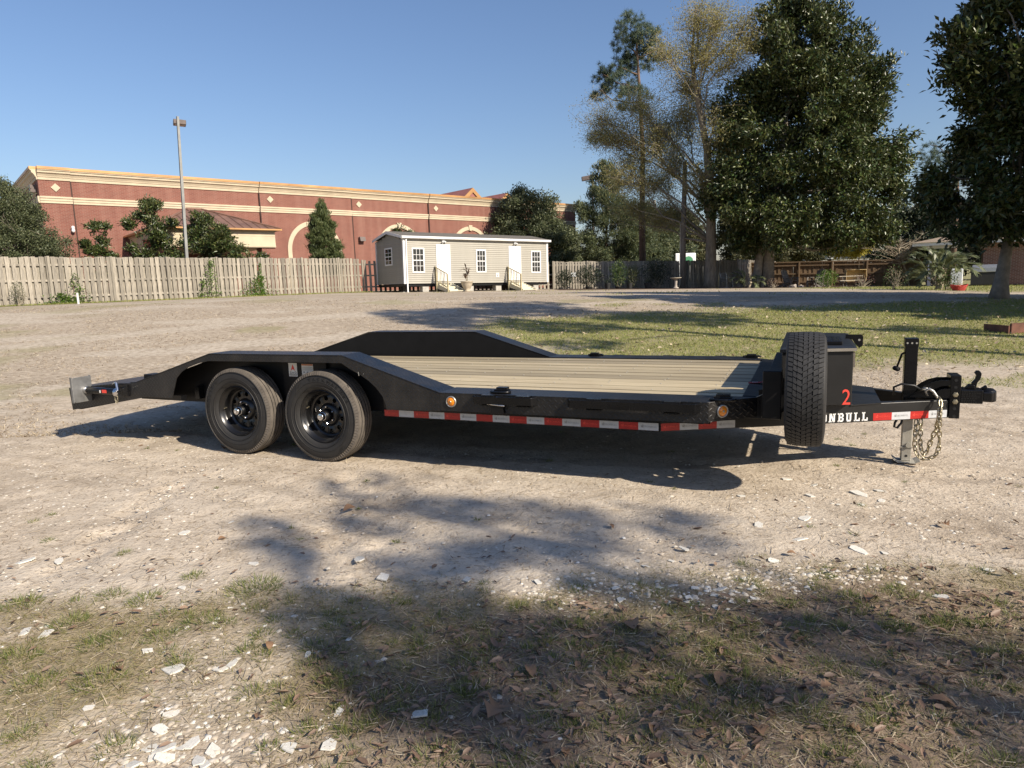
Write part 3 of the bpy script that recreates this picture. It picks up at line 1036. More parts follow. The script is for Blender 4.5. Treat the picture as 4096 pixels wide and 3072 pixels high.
def make_rim():
    mb = MB()
    # barrel, seen from the outside (-y is outboard), set deep
    mb.lathe([(.219, -.066), (.222, -.072), (.214, -.078), (.208, -.070), (.200, -.052), (.190, -.046), (.186, -.030), (.184, .0), (.176, .016), (.166, .020)], 'y', 64)
    mb.lathe([(.219, .066), (.222, .072), (.208, .070), (.190, .03), (.19, .0)], 'y', 48)
    rimm = mb.mesh('rim', True)
    rimm.set_sharp_from_angle(angle=math.radians(50))
    mb = MB()
    nh = 10
    r0, r1, rc, rh = .098, .170, .136, .0195
    for s in range(nh):
        a0 = 2 * math.pi * s / nh
        cxh, czh = rc * math.cos(a0), rc * math.sin(a0)
        ring, hole = [], []
        per = []
        da = math.pi / nh
        for k in range(5):
            t = -da + 2 * da * k / 5
            per.append((r1, t))
        for k in range(4):
            per.append((r1 - (r1 - r0) * k / 4, da))
        for k in range(5):
            t = da - 2 * da * k / 5
            per.append((r0, t))
        for k in range(4):
            per.append((r0 + (r1 - r0) * k / 4, -da))
        for (r, t) in per:
            x, z = r * math.cos(a0 + t), r * math.sin(a0 + t)
            y = .018 + (.024 - .018) * (r - r0) / (r1 - r0) - .018 * max(0, 1 - abs(r - .150) / .04) * .4
            ring.append((x, y, z))
            an = math.atan2(z - czh, x - cxh)
            hx, hz = cxh + rh * math.cos(an), czh + rh * math.sin(an)
            hole.append((hx, .012, hz))
        back = [(p[0], .028, p[2]) for p in hole]
        n = len(ring)
        vs = ring + hole + back
        fs = []
        for k in range(n):
            l = (k + 1) % n
            fs.append((k, l, l + n, k + n))
            fs.append((k + n, l + n, l + 2 * n, k + 2 * n))
        mb.add(vs, fs)
    # centre dome
    mb.lathe([(.098, .018), (.086, .004), (.078, -.004), (.060, -.006), (.052, -.004), (.046, .004)], 'y', 40)
    disc = mb.mesh('wheel_disc', True)
    disc.set_sharp_from_angle(angle=math.radians(50))
    return rimm, disc


RIM, DISC = make_rim()
mbh = MB()
mbh.lathe([(.0, -.101), (.008, -.101), (.009, -.103), (.013, -.103), (.014, -.100), (.019, -.099), (.027, -.097), (.030, -.092), (.031, -.068), (.034, -.066), (.035, -.058)], 'y', 32)
CAP = mbh.mesh('hub_cap', True)
CAP.set_sharp_from_angle(angle=math.radians(40))
mbh = MB()
mbh.lathe([(.035, -.064), (.042, -.060), (.046, .01)], 'y', 32)
HUB = mbh.mesh('hub', True)
mbh = MB()
mbh.lathe([(0, -.020), (.006, -.020), (.0105, -.014), (.0115, .0)], 'y', 6)
NUT = mbh.mesh('lug_nut', False)


def wheel(u, v, w, flip, R_name, rot=0.0, txt=None):
    e = bpy.data.objects.new('wheel', None)
    COL.objects.link(e)
    e.parent = TR
    e.location = (u, v, w)
    e.rotation_euler = (0, 0, math.pi if flip else 0)
    put('tyre', TYRE, None, e)
    put('rim', RIM, MATS['rim_paint'], e)
    put('wheel_disc', DISC, MATS['rim_paint'], e, rot=(0, rot, 0))
    put('hub_cap', CAP, MATS['chrome'], e)
    put('hub', HUB, MATS['black_satin'], e)
    for k in range(6):
        a = 2 * math.pi * k / 6 + rot + .3
        put('lug_nut', NUT, MATS['chrome'], e, loc=(.070 * math.cos(a), -.004, .070 * math.sin(a)))
    mb = MB()
    a = rot + 2.55
    p = Vector((.176 * math.cos(a), -.03, .176 * math.sin(a)))
    mb.tube([p, p + Vector((-.01 * math.cos(a), -.035, -.01 * math.sin(a)))], [.006, .0045], 8)
    mb.build('valve_stem', MATS['gold_zinc'], e)
    if txt:
        word, start, step = txt
        for i, ch in enumerate(word):
            if ch == ' ':
                continue
            ang = start - i * step
            r = TR_R - .078
            c = Vector((r * math.cos(ang), -.1035, r * math.sin(ang)))
            xd = Vector((math.sin(ang), 0, -math.cos(ang)))
            yd = Vector((math.cos(ang), 0, math.sin(ang)))
            place_text('raised_letter', ch, .040, MATS['rubber_groove'], e, c - xd * .013, xd, yd, .0016, 1.15)
    return e


wheel(0.0, .108, TR_R - .004, False, 'f', .2, ('TASKMASTER', math.radians(104), math.radians(8.6)))
wheel(AX, .108, TR_R + .002, False, 'r', .5, ('TASKMASTER', math.radians(206), math.radians(8.6)))
wheel(0.0, VW - .108, TR_R, True, 'ff', .1)
wheel(AX, VW - .108, TR_R, True, 'fr', .3)

# inner guard plate between the wheels with its two stickers
mb = MB()
mb.box(-.52, -.06, .205, .212, .50, .80)
gp = mb.build('sticker_plate', S_, TR)


def sticker(name, u0, u1, w0, w1, v, m):
    s = MB()
    s.box(u0, u1, v - .0012, v, w0, w1)
    return s.build(name, m, TR)


st1 = sticker('maker_sticker', -.455, -.365, .668, .782, .2045, MATS['print_pale'])
mb = MB()
yv = .2028
mb.prism([(-.410, .770), (-.386, .716), (-.410, .730)], 'y', yv - .0006, yv)
mb.prism([(-.410, .770), (-.410, .730), (-.434, .716)], 'y', yv - .0006, yv)
mb.build('arrow_emblem', MATS['print_red'], st1)
mb = MB()
mb.prism([(-.384, .712), (-.372, .704), (-.395, .712)], 'y', yv - .0006, yv)
mb.prism([(-.436, .712), (-.448, .704), (-.425, .712)], 'y', yv - .0006, yv)
mb.box(-.450, -.370, yv - .0006, yv, .676, .683)
mb.build('emblem_foot', MATS['print_black'], st1)
place_text('lettering', 'APEX', .024, MATS['print_black'], st1, (-.446, yv - .0003, .687), (1, 0, 0), (0, 0, 1), .0004, 1.35)
st2 = sticker('warning_sticker', -.315, -.195, .672, .776, .2045, MATS['print_pale'])
mb = MB()
mb.box(-.313, -.197, yv - .0006, yv, .763, .774)
mb.build('orange_band', MATS['print_orange'], st2)
mb = MB()
for r_ in range(4):
    mb.box(-.309, -.201 - .012 * (r_ % 2), yv - .0006, yv, .748 - r_ * .0085, .751 - r_ * .0085)
for r_ in range(3):
    mb.box(-.300 + r_ * .036, -.283 + r_ * .036, yv - .0006, yv, .700, .712)
mb.box(-.309, -.201, yv - .0006, yv, .676, .688)
mb.build('fine_print', MATS['print_dark'], st2)

# amber clearance lamps
for (u, v, n) in ((1.215, -.001, Vector((0, -1, 0))), (3.105, .068, Vector((.685, -.728, 0)))):
    e = bpy.data.objects.new('clearance_lamp', None)
    COL.objects.link(e)
    e.parent = TR
    e.location = (u, v, .548)
    e.rotation_euler = (0, 0, math.atan2(n.x, -n.y))
    mb = MB()
    mb.lathe([(.0325, -.004), (.034, -.010), (.038, -.011), (.041, -.007), (.042, 0.0)], 'y', 36)
    mb.build('bezel', MATS['galvanised'], e, smooth=True)
    mb = MB()
    mb.lathe([(0, -.016), (.012, -.0155), (.024, -.012), (.0325, -.005)], 'y', 28)
    mb.build('lens', MATS['amber_lens'], e, smooth=True)
    mb = MB()
    mb.lathe([(0, -.021), (.005, -.0205), (.008, -.0155)], 'y', 12)
    mb.build('lens_centre', MATS['gold_zinc'], e, smooth=True)

# receiver with a wire lock pin under the first rub rail
mb = MB()
mb.box(1.54, 1.64, -.03, .0, .478, .545)
rc = mb.build('pin_receiver', B_, TR, bevel=.003)
mb = MB()
pts = []
for k in range(13):
    t = math.pi * k / 12
    pts.append((1.59 - .065 * math.cos(t), -.04 + .004 * k, .545 + .052 * math.sin(t)))
mb.tube(pts, .0035, 6)
mb.cyl((1.525, -.035, .548), (1.655, -.035, .540), .006, 8)
mb.build('lock_pin', MATS['chrome'], rc, smooth=True)


# reflective tape
def tape_run(p0, p1, n, w0, w1, start_red, words=True, fall=0.0):
    p0, p1 = Vector(p0), Vector(p1)
    d = (p1 - p0)
    L = d.length
    d.normalize()
    nrm = Vector((d.y, -d.x, 0))
    for k in range(n):
        a, b = p0 + d * (L * k / n), p0 + d * (L * (k + 1) / n)
        red = (k % 2 == 0) == start_red
        mb = MB()
        q = [(a + nrm * .0005), (b + nrm * .0005), (b + nrm * .0015), (a + nrm * .0015)]
        za, zb = -fall * k / n, -fall * (k + 1) / n
        dz = (za, zb, zb, za)
        mb.add([(x.x, x.y, w0 + z) for x, z in zip(q, dz)] + [(x.x, x.y, w1 + z) for x, z in zip(q, dz)],
               [(0, 1, 2, 3), (7, 6, 5, 4), (0, 4, 5, 1), (1, 5, 6, 2), (2, 6, 7, 3), (3, 7, 4, 0)])
        o = mb.build('tape_red' if red else 'tape_white', MATS['tape_red'] if red else MATS['tape_white'], TR)
        if words and not (k in (1, 6) and L > 1.9):
            c = a + d * (L / n * .30) + nrm * .0020
            place_text('lettering', 'IRONBULL', .0175, MATS['print_red'] if red else MATS['print_dark'], o,
                       (c.x, c.y, (w0 + w1) / 2 - .006 + za), d, (0, 0, 1), .0003, 1.0)
            s = MB()
            c2 = a + d * (L / n * .20) + nrm * .0018
            for (dx, dz_, ang) in ((0, 0, .5), (0, 0, -.6), (.002, .003, 1.4)):
                R_ = Matrix.Rotation(math.atan2(d.y, d.x), 3, 'Z') @ Matrix.Rotation(-ang, 3, 'Y')
                s.obox((c2.x + d.x * dx, c2.y + d.y * dx, (w0 + w1) / 2 + dz_ + za), (.022, .0006, .005), R_)
            s.build('bull_mark', MATS['print_red'] if red else MATS['print_dark'], o)


tape_run((.56, .100, 0), (2.70, .100, 0), 16, .392, .442, True)
bd = Vector((4.50 - 2.712, 1.205 - .100, 0)).normalized()


def beam_pt(s):
    return Vector((2.712, .100, 0)) + bd * s


tape_run(beam_pt(.004), beam_pt(.52), 4, .391, .441, True, True, .009)
BL = (Vector((4.50, 1.205, 0)) - Vector((2.712, .1, 0))).length
tape_run(beam_pt(BL - .575), beam_pt(BL - .012), 4, .363, .415, True, True, .010)
# maker's name in block letters on the beam
polys, wid = slab_letters('IRONBULL', .060, .016)
s0 = BL - .60 - wid
mb = MB()
for p in polys:
    pts = []
    for off in (.0006, .0016):
        for (x, y) in p:
            b = beam_pt(s0 + x)
            pts.append((b.x + bd.y * off, b.y - bd.x * off, .394 - .0181 * (s0 + x) + y))
    n = len(p)
    mb.add(pts, [tuple(range(n)), tuple(range(2 * n - 1, n - 1, -1))] + [(i, i + n, (i + 1) % n + n, (i + 1) % n) for i in range(n)])
mb.build('maker_name', MATS['print_pale'], TR)
mb = MB()
bull = [(0, 0), (.012, .0), (.018, .018), (.03, .03), (.06, .028), (.075, .012), (.085, .0), (.095, .0), (.092, .02), (.10, .045), (.08, .062), (.045, .058), (.02, .05), (.008, .03)]
pts = []
for off in (.0006, .0016):
    for (x, y) in bull:
        b = beam_pt(s0 - .125 + x)
        pts.append((b.x + bd.y * off, b.y - bd.x * off, .388 - .0181 * s0 + y))
n = len(bull)
mb.add(pts, [tuple(range(n)), tuple(range(2 * n - 1, n - 1, -1))] + [(i, i + n, (i + 1) % n + n, (i + 1) % n) for i in range(n)])
mb.build('bull_emblem', MATS['print_pale'], TR)

# front rail, corner gusset, spare wheel post
mb = MB()
mb.box(3.207, 3.325, .262, VW - .262, .47, DK + .012)
mb.build('front_rail', MATS['black_satin'], TR, bevel=.005)
arc = [(3.47 - .16 + .16 * math.cos(t), .545 - .16 + .16 * math.sin(t)) for t in [math.pi / 2 * k / 6 for k in range(6, -1, -1)]]
mb = MB()
arc = [(3.49, .66)] + [(3.49 - .13 * (1 - math.cos(t)), .60 - .112 * math.sin(t)) for t in [math.pi / 2 * k / 6 for k in range(7)]] + [(3.306, .488), (3.306, .66)]
mb.prism(arc, 'y', .262, .272)
mb.build('corner_gusset', S_, TR)
mb = MB()
mb.box(3.335, 3.445, .16, .30, .49, .795)
mb.build('spare_post', MATS['black_satin'], TR, bevel=.006)
mb = MB()
mb.box(3.34, 3.44, .301, VW - .6, .62, .72)
mb.build('bulkhead_bar', MATS['black_satin'], TR, bevel=.006)

# spare wheel, its axle along the trailer
SP = bpy.data.objects.new('spare_wheel', None)
COL.objects.link(SP)
SP.parent = TR
SP.location = (3.58, .20, .682)
SP.rotation_euler = (0, 0, math.pi / 2)
SR, SWD = .352, .225


def make_spare():
    mb = MB()
    h = SWD / 2
    R = SR
    prof = [(.2, -h * .62), (.212, -h * .82), (.255, -h * .99), (R - .08, -h * 1.0), (R - .036, -h * .95), (R - .016, -h * .86), (R - .0125, -h * .72), (R - .0125, 0), (R - .0125, h * .72),
            (R - .016, h * .86), (R - .036, h * .95), (R - .08, h * 1.0), (.255, h * .99), (.212, h * .82), (.2, h * .62)]
    mb.lathe(prof, 'y', 88)
    core = mb.mesh('tyre', True)
    core.materials.append(MATS['rubber'])
    # tread blocks, rib by rib
    mb = MB()
    rows = [(-.84, -.60, 72, .0, .75), (-.575, -.36, 60, .35, .84), (-.30, -.10, 60, .1, .88), (-.06, .14, 60, .6, .88), (.19, .40, 60, .35, .84), (.44, .60, 60, .0, .84), (.625, .86, 72, .2, .75)]
    rnd = random.Random(4)
    for (a, b, n, ph, fill) in rows:
        for k in range(n):
            t0 = 2 * math.pi * (k + ph) / n
            t1 = t0 + 2 * math.pi / n * fill
            sk = .35 * 2 * math.pi / n * (1 if a < 0 else -1)
            vs = []
            for rr in (-.013, 0.0):
                for (yy, dt) in ((a, 0), (b, sk)):
                    cr = .012 * (abs(yy) ** 3)
                    for t in (t0 + dt, t1 + dt):
                        rad = R + rr - cr - .001 * rnd.random()
                        vs.append((rad * math.cos(t), h * yy, rad * math.sin(t)))
            mb.add(vs, [(4, 5, 7, 6), (0, 1, 5, 4), (2, 6, 7, 3), (0, 4, 6, 2), (1, 3, 7, 5)])
            # step notch half way along each centre block
            if -.6 < a < .6:
                tm = (t0 + t1) / 2
                vs = []
                w0, w1 = a - .05, a + .01
                for rr in (-.013, -.0015):
                    for yy in (w0, w1):
                        for t in (tm - .010, tm + .028):
                            rad = R + rr - .012 * abs(yy) ** 3
                            vs.append((rad * math.cos(t), h * yy, rad * math.sin(t)))
                mb.add(vs, [(4, 5, 7, 6), (0, 1, 5, 4), (2, 6, 7, 3), (0, 4, 6, 2), (1, 3, 7, 5)])
    tread = mb.mesh('tread', False)
    return core, tread


core, tread = make_spare()
so = put('tyre', core, None, SP)
put('tread', tread, MATS['rubber_spare'], SP)
put('rim', RIM, MATS['rim_paint'], SP, scale=(.93, .93, .93))
put('wheel_disc', DISC, MATS['rim_paint'], SP, scale=(.95, .95, .95))

# tongue tool box
BX = bpy.data.objects.new('tool_box', None)
COL.objects.link(BX)
BX.parent = TR
plan = [(3.43, .580), (3.865, .712), (3.865, VW - .712), (3.43, VW - .580)]
mb = MB()
mb.prism(plan, 'z', .499, .866)
mb.build('box_body', MATS['box_paint'], BX, bevel=.006)
mb = MB()
lidp = [(3.415, .562), (3.885, .700), (3.885, VW - .700), (3.415, VW - .562)]
lo = [(x, y, .866) for x, y in lidp]
mid = [(x, y, .886) for x, y in lidp]
hi = [(3.45, .64, .896), (3.86, .77, .896), (3.86, VW - .77, .896), (3.45, VW - .64, .896)]
mb.add(lo + mid + hi, [(3, 2, 1, 0), (0, 1, 5, 4), (1, 2, 6, 5), (2, 3, 7, 6), (3, 0, 4, 7), (4, 5, 9, 8), (5, 6, 10, 9), (6, 7, 11, 10), (7, 4, 8, 11), (8, 9, 10, 11)])
lid = mb.build('box_lid', MATS['box_paint'], BX, bevel=.004)
mb = MB()
dl = Vector((3.885 - 3.355, .142, 0)).normalized()
a_, b_ = Vector((3.42, .561, 0)), Vector((3.884, .697, 0))
mb.prism([(a_.x, a_.y), (b_.x, b_.y), (b_.x + .0005, b_.y - .004), (a_.x + .0005, a_.y - .004)], 'z', .866, .886)
mb.build('lid_edge', MATS['chrome'], BX)
mb = MB()
mb.box(3.56, 3.80, .80, 1.20, .897, .920)
sp_ = mb.build('solar_panel', MATS['black_satin'], BX, bevel=.004)
mb = MB()
for i in range(4):
    for j in range(6):
        mb.box(3.575 + i * .054, 3.626 + i * .054, .815 + j * .062, .873 + j * .062, .920, .9215)
mb.build('solar_cells', MATS['solar'], BX)
mb = MB()
hp = [(3.84, .87), (3.84, .925), (3.945, .925), (3.957, .912), (3.957, .845), (3.935, .825), (3.90, .865), (3.885, .890)]
hole = []
mb.prism(hp, 'y', 1.30, 1.31)
br_ = mb.build('latch_plate', B_, BX)
mb = MB()
mb.cyl((3.932, 1.298, .885), (3.932, 1.30, .885), .008, 12)
mb.build('latch_hole', MATS['dull_zinc'], BX)
d2 = Vector((3.865 - 3.43, .712 - .580, 0)).normalized()
org = Vector((3.865, .712, 0)) - d2 * .066 + Vector((d2.y, -d2.x, 0)) * .001
place_text('number_two', '2', .150, MATS['print_red'], BX, (org.x, org.y, .505), d2, (0.0, 0, 1), .001, .80)
for (vv, ww) in ((.78, .80), (VW - .78, .80)):
    mb = MB()
    mb.box(3.866, 3.878, vv - .03, vv + .03, ww - .05, ww + .05)
    mb.build('box_latch', MATS['chrome'], BX)
mb = MB()
mb.prism([(3.865, .80), (4.06, .93), (4.06, VW - .93), (3.865, VW - .80)], 'z', .478, .486)
mb.build('tongue_plate', MATS['box_paint'], TR)

# coupler
mb = MB()
mb.prism([(4.502, 1.195), (4.566, 1.195), (4.566, 1.361), (4.502, 1.361)], 'z', .345, .648)
cp = mb.build('coupler_channel', B_, TR, bevel=.004)
for ww in (.615, .565, .415, .36):
    mb = MB()
    mb.cyl((4.534, 1.1935, ww), (4.534, 1.195, ww), .0105, 14)
    mb.build('bolt_hole', MATS['rubber_groove'], cp)
for ww in (.515, .465):
    mb = MB()
    mb.cyl((4.534, 1.194, ww), (4.534, 1.184, ww), .0185, 6)
    mb.cyl((4.534, 1.184, ww), (4.534, 1.180, ww), .012, 10)
    mb.build('coupler_bolt', MATS['gold_zinc'], cp, bevel=.002)
mb = MB()
mb.box(4.566, 4.700, 1.205, 1.351, .452, .548)
mb.prism([(4.700, 1.215), (4.700, 1.341), (4.752, 1.335), (4.775, 1.31), (4.782, 1.278), (4.775, 1.246), (4.752, 1.221)], 'z', .470, .532)
mb.lathe([(.0, .556), (.03, .552), (.05, .536), (.052, .47), (.05, .462), (0, .462)], 'z', 24, (4.738, 1.278, 0))
cb = mb.build('coupler', B_, TR, bevel=.006)
mb = MB()
rl = random.Random(3)
for r_ in range(7):
    x = 4.572
    while x < 4.572 + (.105 if r_ in (1, 3) else .085):
        w_ = rl.uniform(.006, .014)
        mb.box(x, x + w_, 1.2038, 1.2052, .535 - r_ * .0125, .5415 - r_ * .0125)
        x += w_ + .004
mb.build('cast_marks', MATS['box_paint'], cb)
mb = MB()
mb.prism([(4.635, .548), (4.665, .548), (4.672, .59), (4.690, .62), (4.694, .655), (4.682, .675), (4.664, .676), (4.652, .66), (4.664, .640), (4.658, .615), (4.640, .59)], 'y', 1.262, 1.294)
mb.prism([(4.60, .548), (4.66, .548), (4.655, .575), (4.625, .58)], 'y', 1.25, 1.306)
mb.prism([(4.69, .548), (4.735, .552), (4.725, .575)], 'y', 1.26, 1.296)
mb.build('coupler_latch', B_, cb, bevel=.004)
for vv in (1.192, 1.352):
    mb = MB()
    g = [(4.26, .488), (4.30, .53), (4.345, .570), (4.39, .597), (4.44, .612), (4.502, .615), (4.502, .578), (4.45, .572), (4.41, .553), (4.385, .525), (4.40, .515), (4.44, .545), (4.47, .553), (4.502, .555), (4.502, .488)]
    mb.prism(g, 'y', vv, vv + .010)
    mb.build('coupler_gusset', B_, TR)

# drop leg jack
JK = bpy.data.objects.new('drop_leg_jack', None)
COL.objects.link(JK)
JK.parent = TR
JK.location = (4.258, 1.24, 0)
mb = MB()
mb.box(-.040, .040, -.040, .040, .36, .878)
jt = mb.build('outer_tube', B_, JK, bevel=.005)
mb = MB()
mb.box(-.043, .043, -.043, .043, .845, .905)
mb.build('tube_cap', B_, JK, bevel=.004)
for k in range(3):
    mb = MB()
    mb.cyl((-.028 + .028 * k, -.0435, .872), (-.028 + .028 * k, -.0455, .872), .0065, 10)
    mb.build('rivet', MATS['dull_zinc'], JK)
mb = MB()
mb.box(-.032, .032, -.032, .032, .018, .36)
il = mb.build('inner_leg', MATS['dull_zinc'], JK, bevel=.004)
mb = MB()
mb.cyl((.010, -.034, .135), (.010, -.046, .135), .018, 12)
mb.cyl((-.045, -.036, .118), (.045, -.036, .122), .004, 8)
mb.build('leg_pin', MATS['dull_zinc'], JK)
mb = MB()
mb.cyl((0, -.0335, .055), (0, -.0320, .055), .009, 10)
mb.build('leg_hole', MATS['rubber_groove'], JK)
mb = MB()
mb.prism([(-.085, .030), (-.055, .010), (.055, .010), (.085, .026), (.085, .031), (.054, .016), (-.054, .016), (-.085, .036)], 'y', -.075, .075)
mb.build('foot_plate', MATS['dull_zinc'], JK, bevel=.003)
mb = MB()
mb.tube([(-.040, .0, .80), (-.055, 0, .79), (-.085, -.01, .69)], .007, 8)
ck = mb.build('crank_handle', MATS['black_satin'], JK, smooth=True)
mb = MB()
mb.tube([(-.078, -.03, .685), (-.092, .03, .685)], .017, 10)
mb.build('crank_knob', MATS['rubber_groove'], JK, smooth=True)

# wiring loops
mb = MB()
mb.tube([(4.16, 1.19, .50), (4.155, 1.17, .56), (4.20, 1.16, .585), (4.28, 1.17, .575), (4.325, 1.19, .545), (4.30, 1.21, .505), (4.36, 1.22, .49), (4.42, 1.25, .495)], .008, 8)
mb.tube([(4.20, 1.16, .36), (4.17, 1.14, .31), (4.165, 1.13, .28), (4.185, 1.13, .275), (4.21, 1.14, .31), (4.22, 1.17, .36)], .008, 8)
mb.build('wiring_cable', MATS['rubber_cable'], TR, smooth=True)
mb = MB()
mb.tube([(3.30, .30, .50), (3.24, .262, .585), (3.27, .255, .60), (3.33, .26, .63), (3.345, .262, .70)], .0025, 6)
mb.build('thin_wire', MATS['dull_zinc'], TR, smooth=True)

# safety chains
LK = MB()
pts = []
for k in range(20):
    t = 2 * math.pi * k / 20
    x = .0125 * math.cos(t)
    y = .0215 * math.sin(t) * 1.0
    y = math.copysign(min(abs(.030 * math.sin(t)), .0215 + .4 * max(0, abs(.030 * math.sin(t)) - .0215)), math.sin(t)) if True else y
    pts.append((x, 0, y))
LK.tube(pts, .0047, 7, closed=True)
LINK = LK.mesh('link', True)


def chain(path, name='safety_chain', pitch=.034, sc=1.0, m=None):
    e = bpy.data.objects.new(name, None)
    COL.objects.link(e)
    e.parent = TR
    P = [Vector(p) for p in path]
    # resample a smooth curve
    dense = []
    for i in range(len(P) - 1):
        p0, p1, p2, p3 = P[max(i - 1, 0)], P[i], P[i + 1], P[min(i + 2, len(P) - 1)]
        for k in range(24):
            t = k / 24
            dense.append(.5 * ((2 * p1) + (p2 - p0) * t + (2 * p0 - 5 * p1 + 4 * p2 - p3) * t * t + (3 * p1 - p0 - 3 * p2 + p3) * t ** 3))
    acc = 0
    last = dense[0]
    i = 0
    for q, p in enumerate(dense[1:]):
        acc += (p - last).length
        if acc >= pitch * sc:
            d = (p - dense[max(0, q - 3)]).normalized()
            Q = d.to_track_quat('Z', 'Y') @ Matrix.Rotation(math.pi / 2 * (i % 2) + .5, 3, 'Z').to_quaternion()
            put('link', LINK, m or MATS['gold_zinc'], e, loc=p, rot=Q.to_euler(), scale=(sc, sc, sc))
            acc = 0
            i += 1
        last = p
    return e


chain([(4.300, 1.130, .352), (4.296, 1.115, .25), (4.300, 1.11, .13), (4.335, 1.10, .075), (4.39, 1.09, .078), (4.432, 1.085, .13), (4.435, 1.075, .25), (4.425, 1.055, .36), (4.432, 1.09, .47), (4.405, 1.16, .515)])
chain([(4.330, 1.150, .352), (4.330, 1.14, .25), (4.335, 1.135, .15), (4.355, 1.13, .095), (4.375, 1.13, .12), (4.395, 1.12, .20), (4.415, 1.105, .28), (4.425, 1.06, .40), (4.435, 1.12, .49)])
mb = MB()
mb.tube([(4.36, 1.14, .51), (4.345, 1.13, .545), (4.365, 1.12, .562), (4.39, 1.125, .545), (4.41, 1.13, .515), (4.43, 1.12, .49)], [.007, .009, .010, .010, .009, .007], 8)
mb.tube([(4.36, 1.15, .56), (4.335, 1.16, .558), (4.325, 1.175, .548), (4.36, 1.18, .545)], .006, 8)
mb.build('chain_hook', MATS['galvanised'], TR, smooth=True)

# stabiliser leg stowed on the rear corner
SJ = bpy.data.objects.new('stabiliser_leg', None)
COL.objects.link(SJ)
SJ.parent = TR
SJ.location = (.21, 0, .014)
mb = MB()
mb.cyl((-2.905, -.045, .505), (-2.46, -.045, .497), .033, 24)
tb = mb.build('leg_tube', MATS['black_paint'], SJ, auto=40)
mb = MB()
mb.cyl((-2.925, -.045, .505), (-2.895, -.045, .5046), .0335, 24)
mb.cyl((-2.93, -.045, .505), (-2.90, -.045, .505), .037, 24)
mb.build('tube_collar', MATS['chrome'], SJ, auto=40)
mb = MB()
pl = [(-.105, -.075), (.105, -.075), (.12, -.06), (.12, .06), (.105, .075), (-.105, .075), (-.12, .06), (-.12, -.06)]
mb.prism([(p[1] * 1.25 - .075, p[0] + .515) for p in pl], 'x', -2.942, -2.932)
mb.prism([(-.172, .395), (-.172, .640), (-.162, .640), (-.162, .395)], 'x', -2.962, -2.935)
mb.prism([(.021, .395), (.021, .640), (.012, .640), (.012, .395)], 'x', -2.962, -2.935)
mb.build('foot_pad', MATS['pad_metal'], SJ, bevel=.003)
mb = MB()
mb.cyl((-2.50, -.048, .497), (-2.455, -.048, .496), .043, 20)
mb.cyl((-2.47, .0, .52), (-2.47, -.07, .52), .014, 12)
mb.tube([(-2.56, -.03, .565), (-2.50, -.05, .585), (-2.455, -.075, .585), (-2.425, -.09, .525), (-2.47, -.095, .500)], .0105, 10)
mb.cyl((-2.47, -.06, .515), (-2.43, -.11, .497), .017, 12)
mb.build('leg_lever', MATS['chrome'], SJ, auto=40)
mb = MB()
mb.box(-2.56, -2.40, -.012, .006, .455, .56)
mb.build('leg_bracket', B_, SJ)
mb = MB()
mb.box(-2.66, -2.60, -.0795, -.0775, .490, .520)
mb.build('tube_label', MATS['print_red'], SJ)
mb = MB()
mb.box(-2.695, -2.680, -.0795, -.0775, .490, .515)
mb.build('tube_label', MATS['print_pale'], SJ)
ch2 = chain([(-2.265, -.09, .489), (-2.265, -.09, .454), (-2.252, -.09, .419), (-2.235, -.09, .434), (-2.230, -.09, .464), (-2.233, -.09, .492)], 'pin_chain', .034, .36, MATS['chrome'])

# red strap end lying on the front rail
mb = MB()
mb.add([(3.20, .80, .620), (3.20, .85, .620), (3.28, .78, .628), (3.29, .83, .628), (3.345, .76, .650), (3.352, .81, .650), (3.20, .80, .617), (3.20, .85, .617), (3.28, .78, .625), (3.29, .83, .625), (3.345, .76, .647), (3.352, .81, .647)],
       [(0, 1, 3, 2), (2, 3, 5, 4), (6, 8, 9, 7), (8, 10, 11, 9), (0, 6, 7, 1), (4, 5, 11, 10), (0, 2, 8, 6), (2, 4, 10, 8), (1, 7, 9, 3), (3, 9, 11, 5)])
o = mb.build('winch_strap', MATS['strap_red'], TR)
mb = MB()
for k in range(3):
    mb.obox((3.232 + k * .014, .815 - k * .004, .6245 + k * .0015), (.008, .018, .001))
mb.build('strap_print', MATS['print_pale'], o)
# chrome pins on the fender front
for (u, w) in ((.42, .752), (-.02, .45)):
    mb = MB()
    mb.cyl((u, -.012, w), (u + .004, -.012, w - .03), .004, 6)
    mb.build('cotter_pin', MATS['chrome'], TR)

